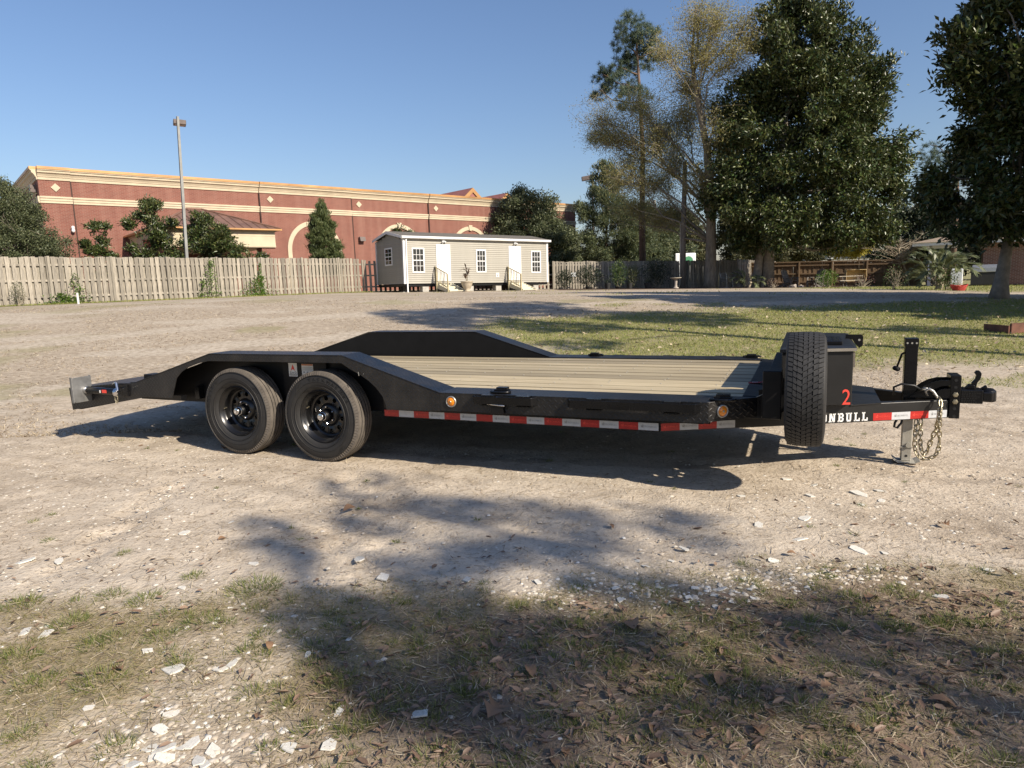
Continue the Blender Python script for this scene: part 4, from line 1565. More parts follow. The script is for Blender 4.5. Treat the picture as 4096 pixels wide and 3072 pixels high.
# ------------------------------------------------------------------ brick store behind the fence
ST = thing('brick_store', 'long red brick store with cream cornice, cream diamonds and arches', 'building', (-26.5, 38.5, 0.0), math.radians(41.0))
BK, CR, CU = MATS['brick_store'], MATS['cream_stucco'], MATS['copper']
TOPZ = 8.62
x_end = 44.0
joints = [0.75, 2.3, 13.1, 19.95, 26.8, 33.75, x_end]
proud = [0.12, 0.0, 0.10, 0.0, 0.10, 0.0]
for i in range(len(joints) - 1):
    a, b = joints[i], joints[i + 1]
    f = -proud[i]
    mb = MB()
    mb.box(a, b, f, f + 0.45, 0.0, TOPZ - .1)
    w = mb.build('wall_panel', BK, ST)
    # band course
    mb = MB()
    mb.box(a, b, f - .05, f + .001, 6.70, 6.82)
    mb.box(a, b, f - .08, f + .001, 6.83, 6.96)
    mb.box(a, b, f - .12, f + .001, 6.97, 7.07)
    mb.build('band_course', CR, ST)
    # cornice with stepped profile
    prof = [(.001, 7.96), (-.05, 7.96), (-.06, 8.10), (-.09, 8.11), (-.10, 8.16), (-.16, 8.27), (-.24, 8.33), (-.25, 8.44), (-.30, 8.45), (-.30, 8.50), (.001, 8.50)]
    mb = MB()
    mb.prism([(f + p[0], p[1]) for p in prof], 'x', a, b)
    mb.build('cornice', CR, ST)
    mb = MB()
    mb.box(a, b, f - .33, f + .5, 8.503, TOPZ + .03)
    mb.build('coping', CU, ST)
    if i > 0:
        mb = MB()
        mb.box(a - .035, a + .035, -.125, .02, 2.0, 7.95)
        mb.build('expansion_joint', MATS['dark_gap'], ST)
# return wall at the left end
mb = MB()
mb.box(.75, 1.2, .33, 26.0, 0.0, TOPZ - .1)
mb.build('return_wall', BK, ST)
mb = MB()
mb.prism([(.752 + p[0], p[1]) for p in prof], 'y', -.12, 26.0)
mb.build('return_cornice', CR, ST)
mb = MB()
mb.box(.42, 1.25, -.12, 26.0, 8.503, TOPZ + .03)
mb.build('return_coping', CU, ST)
mb = MB()
mb.box(.65, .752, -.12, 26.0, 6.70, 7.07)
mb.build('return_band', CR, ST)
for k in range(4):
    mb = MB()
    mb.box(.44, .752, .55 + 4.6 * k, 1.05 + 4.6 * k, 7.35, 7.75)
    mb.prism([(.56 + 4.6 * k, 7.35), (1.04 + 4.6 * k, 7.35), (.86 + 4.6 * k, 7.0), (.74 + 4.6 * k, 7.0)], 'x', .52, .74)
    mb.build('scupper_box', MATS['lamp_bronze'], ST)
    mb = MB()
    mb.cyl((.66, .8 + 4.6 * k, 7.0), (.66, .8 + 4.6 * k, 2.0), .05, 8)
    mb.build('downpipe', MATS['lamp_bronze'], ST)
# diamonds
for s in (1.55, 13.82, 20.6, 27.5):
    mb = MB()
    f = -.12 if s < 2.3 else 0.0
    for j, (pa, pb) in enumerate(zip(joints, joints[1:])):
        if pa <= s < pb:
            f = -proud[j]
    mb.prism([(s - .235, 7.56), (s, 7.325), (s + .235, 7.56), (s, 7.795)], 'y', f - .05, f + .001)
    mb.build('diamond', CR, ST, bevel=.01)
# arches
for (s, r, f) in ((16.83, 2.05, -.10), (23.96, 2.02, 0.0), (30.9, 2.02, -.10)):
    zc = 6.22 - r
    pts = []
    outer_, inner_ = [], []
    for k in range(25):
        t = math.pi * k / 24
        outer_.append((s + r * math.cos(t), zc + r * math.sin(t)))
        inner_.append((s + (r - .30) * math.cos(t), zc + (r - .30) * math.sin(t)))
    mb = MB()
    for k in range(24):
        mb.prism([outer_[k], outer_[k + 1], inner_[k + 1], inner_[k]], 'y', f - .07, f + .001)
    for sg in (-1, 1):
        xs = sorted((s + sg * r, s + sg * (r - .30)))
        mb.box(xs[0], xs[1], f - .07, f + .001, 1.5, zc)
    ar = mb.build('arch_surround', CR, ST)
    mb = MB()
    mb.prism([(s - .11, zc + r - .36), (s + .11, zc + r - .36), (s + .20, zc + r + .10), (s - .20, zc + r + .10)], 'y', f - .14, f - .0)
    mb.build('keystone', CR, ar, bevel=.01)
# wall fittings
mb = MB()
mb.prism([(-.35, 4.86), (-.02, 4.86), (-.02, 5.16), (-.25, 5.18)], 'x', 20.38, 20.82)
mb.build('wall_lamp', MATS['lamp_bronze'], ST)
mb = MB()
mb.lathe([(0, 5.47), (.07, 5.45), (.09, 5.38), (.07, 5.30), (.09, 5.24), (.10, 5.17), (.05, 5.10), (0, 5.09)], 'z', 12, (2.12, -.30, 0))
mb.cyl((2.12, 0, 5.40), (2.12, -.30, 5.40), .03, 8)
mb.build('security_camera', MATS['white_vinyl'], ST, smooth=True)
# gables of the roof showing over the parapet
for (x, hh, ww) in ((34.6, 1.55, 2.2), (38.8, 1.35, 2.0)):
    mb = MB()
    mb.prism([(x - ww, 8.3), (x, 8.6 + hh), (x + ww, 8.3)], 'y', 4.0, 9.0)
    g = mb.build('roof_gable', MATS['red_roof'], ST)
    mb = MB()
    mb.prism([(x - ww, 8.3), (x, 8.6 + hh), (x + ww, 8.3), (x + ww - .5, 8.3), (x, 8.6 + hh - .42), (x - ww + .5, 8.3)], 'y', 3.9, 4.0)
    mb.build('gable_trim', CU, g)
mb = MB()
mb.prism([(4.6, 8.3), (6.5, 9.3), (8.5, 8.3)], 'x', 35.0, 39.2)
mb.build('roof_saddle', MATS['red_roof'], ST)

# drive-through canopy on the store's near side
CP = bpy.data.objects.new('canopy', None)
COL.objects.link(CP)
CP.parent = ST
c0, c1, dd = 5.0, 11.1, 7.0
EZ = 4.95
for (n, x0, x1, y0, y1) in (('front', c0, c1, -dd, -dd + .25), ('left', c0, c0 + .25, -dd + .252, -.05), ('right', c1 - .25, c1, -dd + .252, -.05)):
    mb = MB()
    mb.box(x0, x1, y0, y1, 3.92, EZ - .16)
    fo = mb.build('fascia', CR, CP)
    for (z0, z1, e) in ((3.96, 4.00, .012), (4.55, 4.57, .012), (EZ - .155, EZ - .09, .05)):
        mb = MB()
        mb.box(x0 - e, x1 + e, y0 - e, y1 + e, z0, z1)
        mb.build('fascia_line', CR, CP)
mb = MB()
o_ = .28
A = [(c0 - o_, -dd - o_, EZ), (c1 + o_, -dd - o_, EZ), (c1 + o_, -.05, EZ), (c0 - o_, -.05, EZ)]
apx = [(c0 + 2.4, -3.6, EZ + 1.35), (c1 - 2.9, -3.6, EZ + 1.35)]
mb.add(A + apx, [(0, 1, 5, 4), (1, 2, 5), (2, 3, 4, 5), (3, 0, 4), (3, 2, 1, 0)])
cr_ = mb.build('canopy_roof', MATS['copper_roof'], CP)
mb = MB()
mb.box(c0 - o_ - .04, c1 + o_ + .04, -dd - o_ - .04, -.04, EZ - .085, EZ - .002)
mb.build('canopy_gutter', CU, CP)
# standing seams on the near slope and the left slope
for k in range(14):
    x = c0 - o_ + (c1 - c0 + 2 * o_) * (k + .5) / 14
    if x < apx[0][0]:
        t = (x - A[0][0]) / (apx[0][0] - A[0][0])
    elif x > apx[1][0]:
        t = (A[1][0] - x) / (A[1][0] - apx[1][0])
    else:
        t = 1.0
    t = max(t, .05)
    mb = MB()
    mb.tube([(x, -dd - o_, EZ + .02), (x, -dd - o_ + (apx[0][1] + dd + o_) * t, EZ + 1.35 * t + .02)], .022, 4)
    mb.build('roof_seam', MATS['copper_roof'], CP)
for k in range(10):
    y = -dd - o_ + (dd + o_ - .05) * (k + .5) / 10
    t = (y + dd + o_) / (apx[0][1] + dd + o_) if y < apx[0][1] else (-.05 - y) / (-.05 - apx[0][1])
    for (xa, xb) in ((A[0][0], apx[0][0]), (A[1][0], apx[1][0])):
        mb = MB()
        mb.tube([(xa, y, EZ + .02), (xa + (xb - xa) * t, y, EZ + 1.35 * t + .02)], .022, 4)
        mb.build('roof_seam', MATS['copper_roof'], CP)
for (a, b) in ((A[0], apx[0]), (A[1], apx[1]), (apx[0], apx[1])):
    mb = MB()
    mb.tube([(a[0], a[1], a[2] + .03), (b[0], b[1], b[2] + .03)], .05, 6)
    mb.build('ridge_cap', MATS['copper_roof'], CP)
for (x, y) in ((c0 + .4, -dd + .5), (c1 - .4, -dd + .5)):
    mb = MB()
    mb.box(x - .4, x + .4, y - .4, y + .4, 0.0, 3.92)
    mb.build('canopy_pier', BK, CP)
mb = MB()
mb.box(c0 - .012, c0 + .0, -5.6, -3.2, 4.05, 4.50)
mb.build('canopy_sign', MATS['sign_red'], CP)
mb = MB()
mb.box(c0 + .3, c1 - .3, -dd + .3, -.1, 3.90, 3.96)
mb.build('canopy_soffit', MATS['cream_stucco'], CP)

# ------------------------------------------------------------------ fences
PICK = {}


def picket_mesh(h, w, t, var):
    key = (h, w, t, var)
    if key not in PICK:
        r = random.Random(var)
        mb = MB()
        vs = []
        prev = []
        for k in range(4):
            z = h * k / 3
            b = r.uniform(-.012, .012) * (k > 0)
            dx = r.uniform(-.004, .004)
            prev.append([(-w / 2 + dx, b), (w / 2 + dx, b + r.uniform(-.006, .006)), (w / 2 + dx, b + t), (-w / 2 + dx, b + t)])
        for k in range(4):
            z = h * k / 3 + (r.uniform(-.01, .01) if k == 3 else 0)
            vs += [(p[0], p[1], z) for p in prev[k]]
        fs = [(3, 2, 1, 0), (12, 13, 14, 15)]
        for k in range(3):
            for i in range(4):
                j = (i + 1) % 4
                fs.append((k * 4 + i, k * 4 + j, k * 4 + 4 + j, k * 4 + 4 + i))
        mb.add(vs, fs)
        PICK[key] = mb.mesh('picket')
    return PICK[key]


def fence(name, label, p0, p1, h, pitch, bw, m, pm, post_gap=2.4, back=True, rails=(.28, .95, 1.6), rail_front=False, seed=1, skip=(), cut=None):
    p0, p1 = Vector((*p0, 0)), Vector((*p1, 0))
    d = p1 - p0
    L = d.length
    d.normalize()
    ang = math.atan2(d.y, d.x)
    root = thing(name, label, 'fence', (p0.x, p0.y, tz(p0.x, p0.y)), ang)
    z0 = tz(p0.x, p0.y)
    r = random.Random(seed)

    def gz(s):
        q = p0 + d * s
        return tz(q.x, q.y) - z0
    n = int(L / pitch)
    for i in range(n):
        s = (i + .5) * pitch
        if any(a < s < b for a, b in skip):
            continue
        me = picket_mesh(h, bw, .018, r.randrange(9))
        lean = r.uniform(-.012, .012)
        sag = -.03 * math.sin(math.pi * ((s % post_gap) / post_gap))
        put('picket', me, m, root, loc=(s, -.058 if not rail_front else .04 + .02 * (i % 2), gz(s) + .03 + sag + r.uniform(-.022, .022)), rot=(0, lean, 0))
        if back:
            me = picket_mesh(h, bw, .018, r.randrange(9))
            put('picket', me, m, root, loc=(s + pitch / 2, .040, gz(s) + .03 + sag + r.uniform(-.022, .022)), rot=(0, r.uniform(-.012, .012), 0))
    k = 0
    s = 0.0
    while s <= L:
        mb = MB()
        mb.box(-.05, .05, -.05, .05, -.2, h + .05)
        if not any(a < s < b for a, b in skip):
            mb.build('post', pm, root, loc=(s, -.062 if back else -.03, gz(s)), bevel=.006)
        e = min(s + post_gap, L)
        for rz in rails:
            mb = MB()
            a, b = Vector((s, 0, gz(s) + rz)), Vector((e, 0, gz(e) + rz))
            mb.add([(s, -.038, a.z), (e, -.038, b.z), (e, .038, b.z), (s, .038, a.z), (s, -.038, a.z + .085), (e, -.038, b.z + .085), (e, .038, b.z + .085), (s, .038, a.z + .085)],
                   [(3, 2, 1, 0), (4, 5, 6, 7), (0, 1, 5, 4), (1, 2, 6, 5), (2, 3, 7, 6), (3, 0, 4, 7)])
            if not any(a_ < s + .1 < b_ for a_, b_ in skip):
                mb.build('rail', m, root)
        s += post_gap
    return root


fence('shadowbox_fence', 'weathered grey shadowbox fence standing before the brick store', (-22.4, 25.3), (-8.75, 41.0), 1.96, .232, .142, MATS['fence_wood'], MATS['fence_post_wood'], seed=3)
fence('shadowbox_fence', 'weathered fence glimpsed through the gap beneath the portable building', (-8.70, 41.15), (3.0, 47.6), 1.86, .30, .142, MATS['fence_wood'], MATS['fence_post_wood'], seed=4, back=False)
fence('picket_fence', 'pale shadowbox fence behind potted shrubs, beside the portable building', (3.1, 47.4), (16.2, 48.6), 1.86, .19, .128, MATS['fence_wood'], MATS['fence_post_wood'], seed=5, back=True)
fence('picket_fence', 'pale picket fence top showing behind the darker brown fence', (16.4, 49.2), (22.5, 57.5), 1.95, .20, .10, MATS['fence_wood'], MATS['fence_post_wood'], seed=8, back=False)
fence('plank_fence', 'brown board fence with cap rail behind the garden chairs', (17.4, 52.2), (28.0, 46.2), 1.70, .148, .156, MATS['fence_brown'], MATS['fence_brown'], back=False, rails=(.25, .85, 1.45, 1.70), rail_front=True, seed=6, post_gap=2.2)
gt = thing('garden_gate', 'brown board gate with diagonal brace beside the brick house', 'gate', (28.1, 46.1, tz(28.1, 46.1)), math.radians(-29))
for i in range(11):
    put('board', picket_mesh(1.74, .142, .018, i % 9), MATS['fence_brown'], gt, loc=(.10 + i * .148, .03, .03))
for (a, b) in (((0, .2), (1.7, .28)), ((0, 1.45), (1.7, 1.53)),):
    mb = MB()
    mb.box(a[0], b[0], -.03, .028, a[1], b[1])
    mb.build('gate_rail', MATS['fence_brown'], gt)
mb = MB()
mb.prism([(.02, 1.44), (.12, 1.44), (1.68, .29), (1.58, .29)], 'y', -.03, .028)
mb.build('gate_brace', MATS['fence_brown'], gt)
mb = MB()
mb.box(0, .34, -.012, 0, 0, .26)
ns = mb.build('notice_sign', MATS['white_metal'], loc=(4.35, 47.42, tz(4.3, 47.4) + .85), rot=(0, 0, math.radians(5)))
tag(ns, 'small white notice fixed to the pale fence beside the portable building', 'sign')
mb = MB()
for k in range(3):
    mb.box(.05, .29 - .06 * (k % 2), -.0135, -.0125, .06 + k * .065, .075 + k * .065)
mb.build('notice_print', MATS['print_dark'], ns)

# ------------------------------------------------------------------ portable building
HS = thing('portable_building', 'beige portable office with lap siding, white trim and two doors', 'building', (-5.83, 38.40, 0.0), math.radians(34.1))
HS.rotation_euler = (0, math.radians(1.03), math.radians(34.1))
HL, HW, HZ0, HZ1 = 10.05, 3.75, 1.55, 4.06
WV = MATS['white_vinyl']
lap = .113
nl = int((HZ1 - HZ0) / lap)


def lap_mesh(L):
    mb = MB()
    mb.prism([(-.030, 0), (-.030, .012), (-.004, lap + .004), (.01, lap + .004), (.01, 0)], 'x', 0, L)
    return mb.mesh('siding_board')


mf, me_ = lap_mesh(HL - .20), lap_mesh(HW - .20)
mb = MB()
mb.box(.02, HL - .02, .02, HW - .02, HZ0 + .01, HZ1 + .05)
mb.build('wall_core', MATS['siding'], HS)
for k in range(nl):
    put('siding_board', mf, MATS['siding'], HS, loc=(.10, .0, HZ0 + k * lap))
for k in range(nl):
    put('siding_board', me_, MATS['siding'], HS, loc=(.0, HW - .10, HZ0 + k * lap), rot=(0, 0, -math.pi / 2))
# gable end above the laps
for k in range(3):
    z = HZ0 + (nl + k) * lap
    f = max(.08, 1 - (z + lap - HZ1) / .42)
    mb = MB()
    mb.prism([(-.030, 0), (-.030, .012), (-.004, lap + .004), (.01, lap + .004), (.01, 0)], 'x', 0, (HW - .2) * f)
    mb.build('siding_board', MATS['siding'], HS, loc=(0, HW / 2 + (HW - .2) * f / 2, z), rot=(0, 0, -math.pi / 2))
for (x, y) in ((0, 0), (HL, 0), (0, HW), (HL, HW)):
    mb = MB()
    mb.box(x - .04 if x == 0 else x - .09, x + .09 if x == 0 else x + .04, y - .04 if y == 0 else y - .09, y + .09 if y == 0 else y + .04, HZ0 - .01, HZ1 + .02)
    mb.build('corner_trim', WV, HS)
# roof
rz = HZ1 + .52
ov = .16
mb = MB()
mb.add([(-ov, -ov, HZ1 + .12), (HL + ov, -ov, HZ1 + .12), (HL + ov, HW / 2, rz), (-ov, HW / 2, rz), (HL + ov, HW + ov, HZ1 + .12), (-ov, HW + ov, HZ1 + .12),
        (-ov, -ov, HZ1 + .09), (HL + ov, -ov, HZ1 + .09), (HL + ov, HW / 2, rz - .03), (-ov, HW / 2, rz - .03), (HL + ov, HW + ov, HZ1 + .09), (-ov, HW + ov, HZ1 + .09)],
       [(0, 1, 2, 3), (3, 2, 4, 5), (6, 9, 8, 7), (9, 11, 10, 8), (0, 6, 7, 1), (5, 4, 10, 11), (0, 3, 9, 6), (3, 5, 11, 9), (1, 7, 8, 2), (2, 8, 10, 4)])
mb.build('roof', MATS['shingle'], HS)
mb = MB()
mb.box(-ov, HL + ov, -ov + .003, -ov + .03, HZ1 - .03, HZ1 + .085)
mb.box(-ov, HL + ov, -ov - .07, -ov - .002, HZ1 - .005, HZ1 + .115)
mb.build('gutter', WV, HS, bevel=.01)
mb = MB()
mb.box(-ov + .03, HL + ov - .03, -ov + .032, -.001, HZ1 - .03, HZ1 - .01)
mb.build('soffit', WV, HS)
for sgn in (0, 1):
    y0_, y1_ = (-ov, HW / 2) if sgn == 0 else (HW + ov, HW / 2)
    mb = MB()
    mb.add([(-ov - .02, y0_, HZ1 - .02), (-ov - .02, y1_, rz - .17), (-ov - .02, y1_, rz - .001), (-ov - .02, y0_, HZ1 + .119), (-ov, y0_, HZ1 - .02), (-ov, y1_, rz - .17), (-ov, y1_, rz - .001), (-ov, y0_, HZ1 + .119)],
           [(0, 1, 2, 3), (7, 6, 5, 4), (0, 4, 5, 1), (1, 5, 6, 2), (2, 6, 7, 3), (3, 7, 4, 0)])
    mb.build('rake_board', WV, HS)
mb = MB()
mb.tube([(.14, -.10, HZ1 - .02), (.14, -.07, HZ1 - .2), (.14, -.07, 1.02), (.17, -.14, .93), (.24, -.24, .90)], .045, 8)
mb.build('downspout', WV, HS, smooth=True)
mb = MB()
mb.box(.02, HL - .02, .05, HW - .05, HZ0 - .16, HZ0 - .012)
mb.build('chassis', MATS['black_satin'], HS)


def window(x0, x1, z0, z1, cols=3, rows=4, end=False, tilt=False):
    e = bpy.data.objects.new('window', None)
    COL.objects.link(e)
    e.parent = HS
    if end:
        e.location = (0, x1, z0)
        e.rotation_euler = (0, 0, -math.pi / 2)
    else:
        e.location = (x0, 0, z0)
    w, h = x1 - x0, z1 - z0
    t = .075
    for (a, b, c, d) in ((0, w, 0, t), (0, w, h - t, h), (0, t, t, h - t), (w - t, w, t, h - t)):
        mb = MB()
        mb.box(a, b, -.048, .012, c, d)
        mb.build('frame', WV, e)
    mb = MB()
    mb.box(t, w - t, -.044, .0, h / 2 - .025, h / 2 + .025)
    mb.build('meeting_rail', WV, e)
    gw, gh = (w - 2 * t) / cols, (h - 2 * t) / rows
    for i in range(cols):
        for j in range(rows):
            mb = MB()
            mb.box(t + i * gw, t + (i + 1) * gw, -.034, -.031, t + j * gh, t + (j + 1) * gh)
            mb.build('pane', MATS['glass_dark'], e)
    for i in range(1, cols):
        mb = MB()
        mb.box(t + i * gw - .011, t + i * gw + .011, -.041, -.0345, t, h - t)
        mb.build('muntin', WV, e)
    for j in range(1, rows):
        if j * 2 == rows:
            continue
        mb = MB()
        mb.box(t, w - t, -.040, -.0348, t + j * gh - .011, t + j * gh + .011)
        mb.build('muntin', WV, e)
    return e


window(.49, 1.27, 2.15, 3.545)
window(4.70, 5.40, 2.16, 3.51)
window(8.75, 9.50, 2.13, 3.50)
window(1.46, 2.46, 2.62, 3.63, 2, 4, end=True)
for (x0, x1) in ((2.03, 2.945), (7.05, 7.965)):
    z0_, z1_ = HZ0 + .13, 3.76
    e = bpy.data.objects.new('door', None)
    COL.objects.link(e)
    e.parent = HS
    e.location = (x0, 0, z0_)
    w, h = x1 - x0, z1_ - z0_
    for (a, b, c, d) in ((0, w, h - .07, h), (0, .07, 0, h - .07), (w - .07, w, 0, h - .07)):
        mb = MB()
        mb.box(a, b, -.052, .0, c, d)
        mb.build('door_frame', WV, e)
    mb = MB()
    mb.box(.07, w - .07, -.036, 0, 0, h - .07)
    lf = mb.build('door_leaf', MATS['white_door'], e)
    for (px_, pz_, pw_, ph_) in ((.16, .16, .23, .50), (.52, .16, .23, .50), (.16, .80, .23, .62), (.52, .80, .23, .62), (.16, 1.56, .23, .22), (.52, 1.56, .23, .22)):
        mb = MB()
        mb.box(px_, px_ + pw_, -.045, -.036, pz_, pz_ + ph_)
        mb.build('door_panel', MATS['white_door'], e, bevel=.006)
    mb = MB()
    mb.lathe([(0, -.09), (.024, -.085), (.03, -.07), (.02, -.055), (.012, -.05), (.012, -.02)], 'y', 12, (.13, 0, .95))
    mb.build('door_knob', MATS['galvanised'], e, smooth=True)
    # twin flood lamp above the door
    lx = x0 + .48
    mb = MB()
    mb.cyl((lx, 0, 3.98), (lx, -.07, 3.98), .07, 16)
    for sg in (-1, 1):
        mb.tube([(lx, -.06, 3.97), (lx + sg * .05, -.10, 3.93)], .02, 8)
        mb.tube([(lx + sg * .05, -.09, 3.94), (lx + sg * .10, -.16, 3.85)], [.035, .065], 12)
    mb.build('flood_lamp', WV, HS, smooth=False)
mb = MB()
mb.box(6.09, 6.31, -.045, 0, 1.87, 2.13)
ob = mb.build('meter_box', WV, HS, bevel=.01)
mb = MB()
mb.box(6.16, 6.24, -.06, -.045, 1.92, 2.05)
mb.build('outlet', MATS['galvanised'], ob)
mb = MB()
mb.cyl((4.38, 0, 1.62), (4.38, -.12, 1.66), .03, 8)
mb.build('hose_bib', MATS['lamp_bronze'], HS)
for (x, y) in ((.12, .3), (1.35, .28), (4.35, .28), (6.35, .3), (9.2, .3), (1.35, 2.6), (4.3, 2.6), (9.0, 2.6), (.2, 2.9)):
    mb = MB()
    for k in range(2 if x > .3 else 1):
        mb.box(x - .20, x + .20, y - .20, y + .20, .80 + k * .30, .80 + k * .30 + (.295))
    mb.build('pier_block', MATS['concrete'], HS, bevel=.01)

# steps up to the doors
ang = math.radians(34.1)
for (s, lab) in ((2.06, 'wooden steps and handrail at the door beside the potted plant'), (7.06, 'wooden steps and handrail at the door farther from the potted plant')):
    wx, wy = -5.83 + s * math.cos(ang), 38.40 + s * math.sin(ang)
    gz_ = tz(wx + .8, wy - 1.0) - .02
    zt = HZ0 + .05 - math.sin(math.radians(1.03)) * s
    e = thing('wooden_steps', lab, 'steps', (wx, wy, gz_), ang, 'steps of the portable building')
    H = zt - gz_
    nst = 5
    wd, tr_ = .92, .25
    # the flight comes straight out from the door; handrail on its left side
    z_top = H * .86
    for k in range(nst):
        z = z_top * (nst - k) / (nst + 1)
        y1_ = -(.30 + k * tr_)
        mb = MB()
        mb.box(0, wd, y1_ - tr_ - .03, y1_, z - .04, z)
        mb.build('tread', MATS['step_pale'], e, bevel=.005)
        mb = MB()
        mb.box(.03, wd - .03, y1_ - .022, y1_ - .001, z + .001, z + z_top / (nst + 1) - .042)
        mb.build('riser', MATS['step_pale'], e)
    mb = MB()
    mb.box(0, wd, -.32, -.06, z_top - .04, z_top)
    mb.build('landing', MATS['step_pale'], e)
    yo = .30 + nst * tr_
    for xx in (-.040, wd + .004):
        mb = MB()
        mb.prism([(-.06, z_top - .042), (-.30, z_top - .042), (-yo, .12), (-yo, 0), (-yo + .22, 0), (-.06, z_top * .45)], 'x', xx, xx + .036)
        mb.build('stringer', MATS['step_pale'], e)
    xr = -.075
    ya, za, yb, zb = -.12, z_top + .98, -yo + .12, 1.02
    for (yy, z1_) in ((ya, za), (yb, zb)):
        mb = MB()
        mb.box(xr - .045, xr + .030, yy - .045, yy + .045, 0, z1_)
        mb.build('newel_post', MATS['step_wood'], e, bevel=.005)
    for (o1, th) in ((.03, .05), (-.74, .05)):
        mb = MB()
        mb.prism([(ya + .05, za + o1), (yb - .05, zb + o1), (yb - .05, zb + o1 - th), (ya + .05, za + o1 - th)], 'x', xr - .075, xr - .046)
        mb.build('handrail', MATS['step_wood'], e)
    for k in range(7):
        q_ = (k + 1) / 8
        yy, z = ya + (yb - ya) * q_, za + (zb - za) * q_
        mb = MB()
        mb.box(xr - .105, xr - .076, yy - .018, yy + .018, z - .80, z + .02)
        mb.build('baluster', MATS['step_wood'], e)

# brick house on the right
BH = thing('brick_house', 'low brown brick house with shingle roof and white eaves', 'house', (26.3, 41.5, tz(26.3, 41.5)), math.radians(-34))
mb = MB()
mb.box(2.0, 16.0, 0, 8, 0, 2.55)
mb.build('wall', MATS['brick_house'], BH)
mb = MB()
mb.box(-1.6, 16.4, -.75, -.70, 2.42, 2.62)
mb.box(-1.6, -1.55, -.70, 8.6, 2.42, 2.62)
mb.build('eave_board', MATS['white_vinyl'], BH)
mb = MB()
mb.box(-1.55, 16.4, -.70, 8.5, 2.50, 2.54)
mb.build('eave_soffit', MATS['white_vinyl'], BH)
mb = MB()
mb.add([(-1.7, -.85, 2.62), (16.5, -.85, 2.62), (16.5, 8.8, 2.62), (-1.7, 8.8, 2.62), (4.1, 4.0, 3.85), (12.0, 4.0, 3.85)], [(0, 1, 5, 4), (1, 2, 5), (2, 3, 4, 5), (3, 0, 4), (3, 2, 1, 0)])
mb.build('roof', MATS['shingle_tan'], BH)
mb = MB()
mb.box(-.75, -.57, -.2, -.02, 0, 2.5)
mb.build('porch_post', MATS['white_vinyl'], BH)
mb = MB()
mb.box(-.9, 2.0, -.2, .0, 2.25, 2.5)
mb.build('porch_beam', MATS['white_vinyl'], BH)
e = bpy.data.objects.new('window', None)
COL.objects.link(e)
e.parent = BH
e.location = (4.2, 0, 1.05)
for (a, b, c, d) in ((0, 1.1, 0, .08), (0, 1.1, 1.12, 1.2), (0, .08, .08, 1.12), (1.02, 1.1, .08, 1.12)):
    mb = MB()
    mb.box(a, b, -.05, 0, c, d)
    mb.build('frame', MATS['white_vinyl'], e)
for (c, d) in ((.08, .60), (.60, 1.12)):
    mb = MB()
    mb.box(.08, 1.02, -.02, -.015, c, d)
    mb.build('pane', MATS['glass_dark'], e)
mb = MB()
mb.box(.08, 1.02, -.035, -.012, .58, .62)
mb.build('meeting_rail', MATS['white_vinyl'], e)
mb = MB()
mb.cyl((6.1, -.04, 0), (6.1, -.04, 2.5), .03, 8)
mb.box(6.02, 6.18, -.12, -.005, .35, .6)
mb.build('conduit', MATS['brick_house'], BH)

# ------------------------------------------------------------------ lamp posts and poles
lp = thing('parking_lamp', 'tall grey parking lot lamp post with square bronze head', 'street lamp', (-16.15, 34.6, 1.1), 0)
mb = MB()
mb.tube([(0, 0, 0), (.35, 0, 8.85)], [.10, .072], 4)
mb.build('pole', MATS['pole_grey'], lp)
mb = MB()
mb.box(-.16, .16, -.16, .16, -.1, .25)
mb.build('pole_base', MATS['concrete'], lp)
mb = MB()
R_ = Matrix.Rotation(math.radians(28), 3, 'Z') @ Matrix.Rotation(math.radians(3), 3, 'Y')
mb.obox((.28, .30, 8.62), (.56, .56, .22), R_)
hd = mb.build('lamp_head', MATS['lamp_bronze'], lp, bevel=.02)
mb = MB()
mb.obox((.28, .30, 8.505), (.44, .44, .012), R_)
mb.build('lamp_lens', MATS['galvanised'], hd)
mb = MB()
mb.obox((.32, .10, 8.60), (.12, .25, .10))
mb.build('lamp_arm', MATS['lamp_bronze'], lp)
lp2 = thing('parking_lamp', 'distant parking lamp with dark box head above the cedar', 'street lamp', (9.0, 72.0, 0.5), 0)
mb = MB()
mb.tube([(0, 0, 0), (0, 0, 11.6)], .11, 8)
mb.build('pole', MATS['lamp_bronze'], lp2)
mb = MB()
mb.obox((-.62, .0, 11.25), (.95, .55, .42), Matrix.Rotation(math.radians(-8), 3, 'Y'))
mb.build('lamp_head', MATS['lamp_bronze'], lp2, bevel=.03)
up_ = thing('utility_pole', 'grey wooden pole with small white street lamp before the fence', 'pole', (11.7, 46.0, tz(11.7, 46) - .1), 0)
mb = MB()
mb.tube([(0, 0, 0), (.05, 0, 4), (.14, 0, 8.3)], [.20, .175, .145], 12)
mb.build('pole', MATS['pole_wood'], up_, smooth=True)
mb = MB()
mb.tube([(.14, 0, 7.7), (.5, -.1, 8.05), (.85, -.2, 8.1)], .025, 6)
mb.build('lamp_arm', MATS['galvanised'], up_)
mb = MB()
mb.lathe([(0, .09), (.16, .07), (.25, .0), (.22, -.03), (0, -.04)], 'z', 14, (1.05, -.2, 8.1))
mb.build('lamp_head', MATS['white_metal'], up_, smooth=True)
mb = MB()
mb.tube([(-.20, -.05, .3), (-.16, -.02, 4.4)], .03, 6)
mb.build('conduit', MATS['galvanised'], up_)
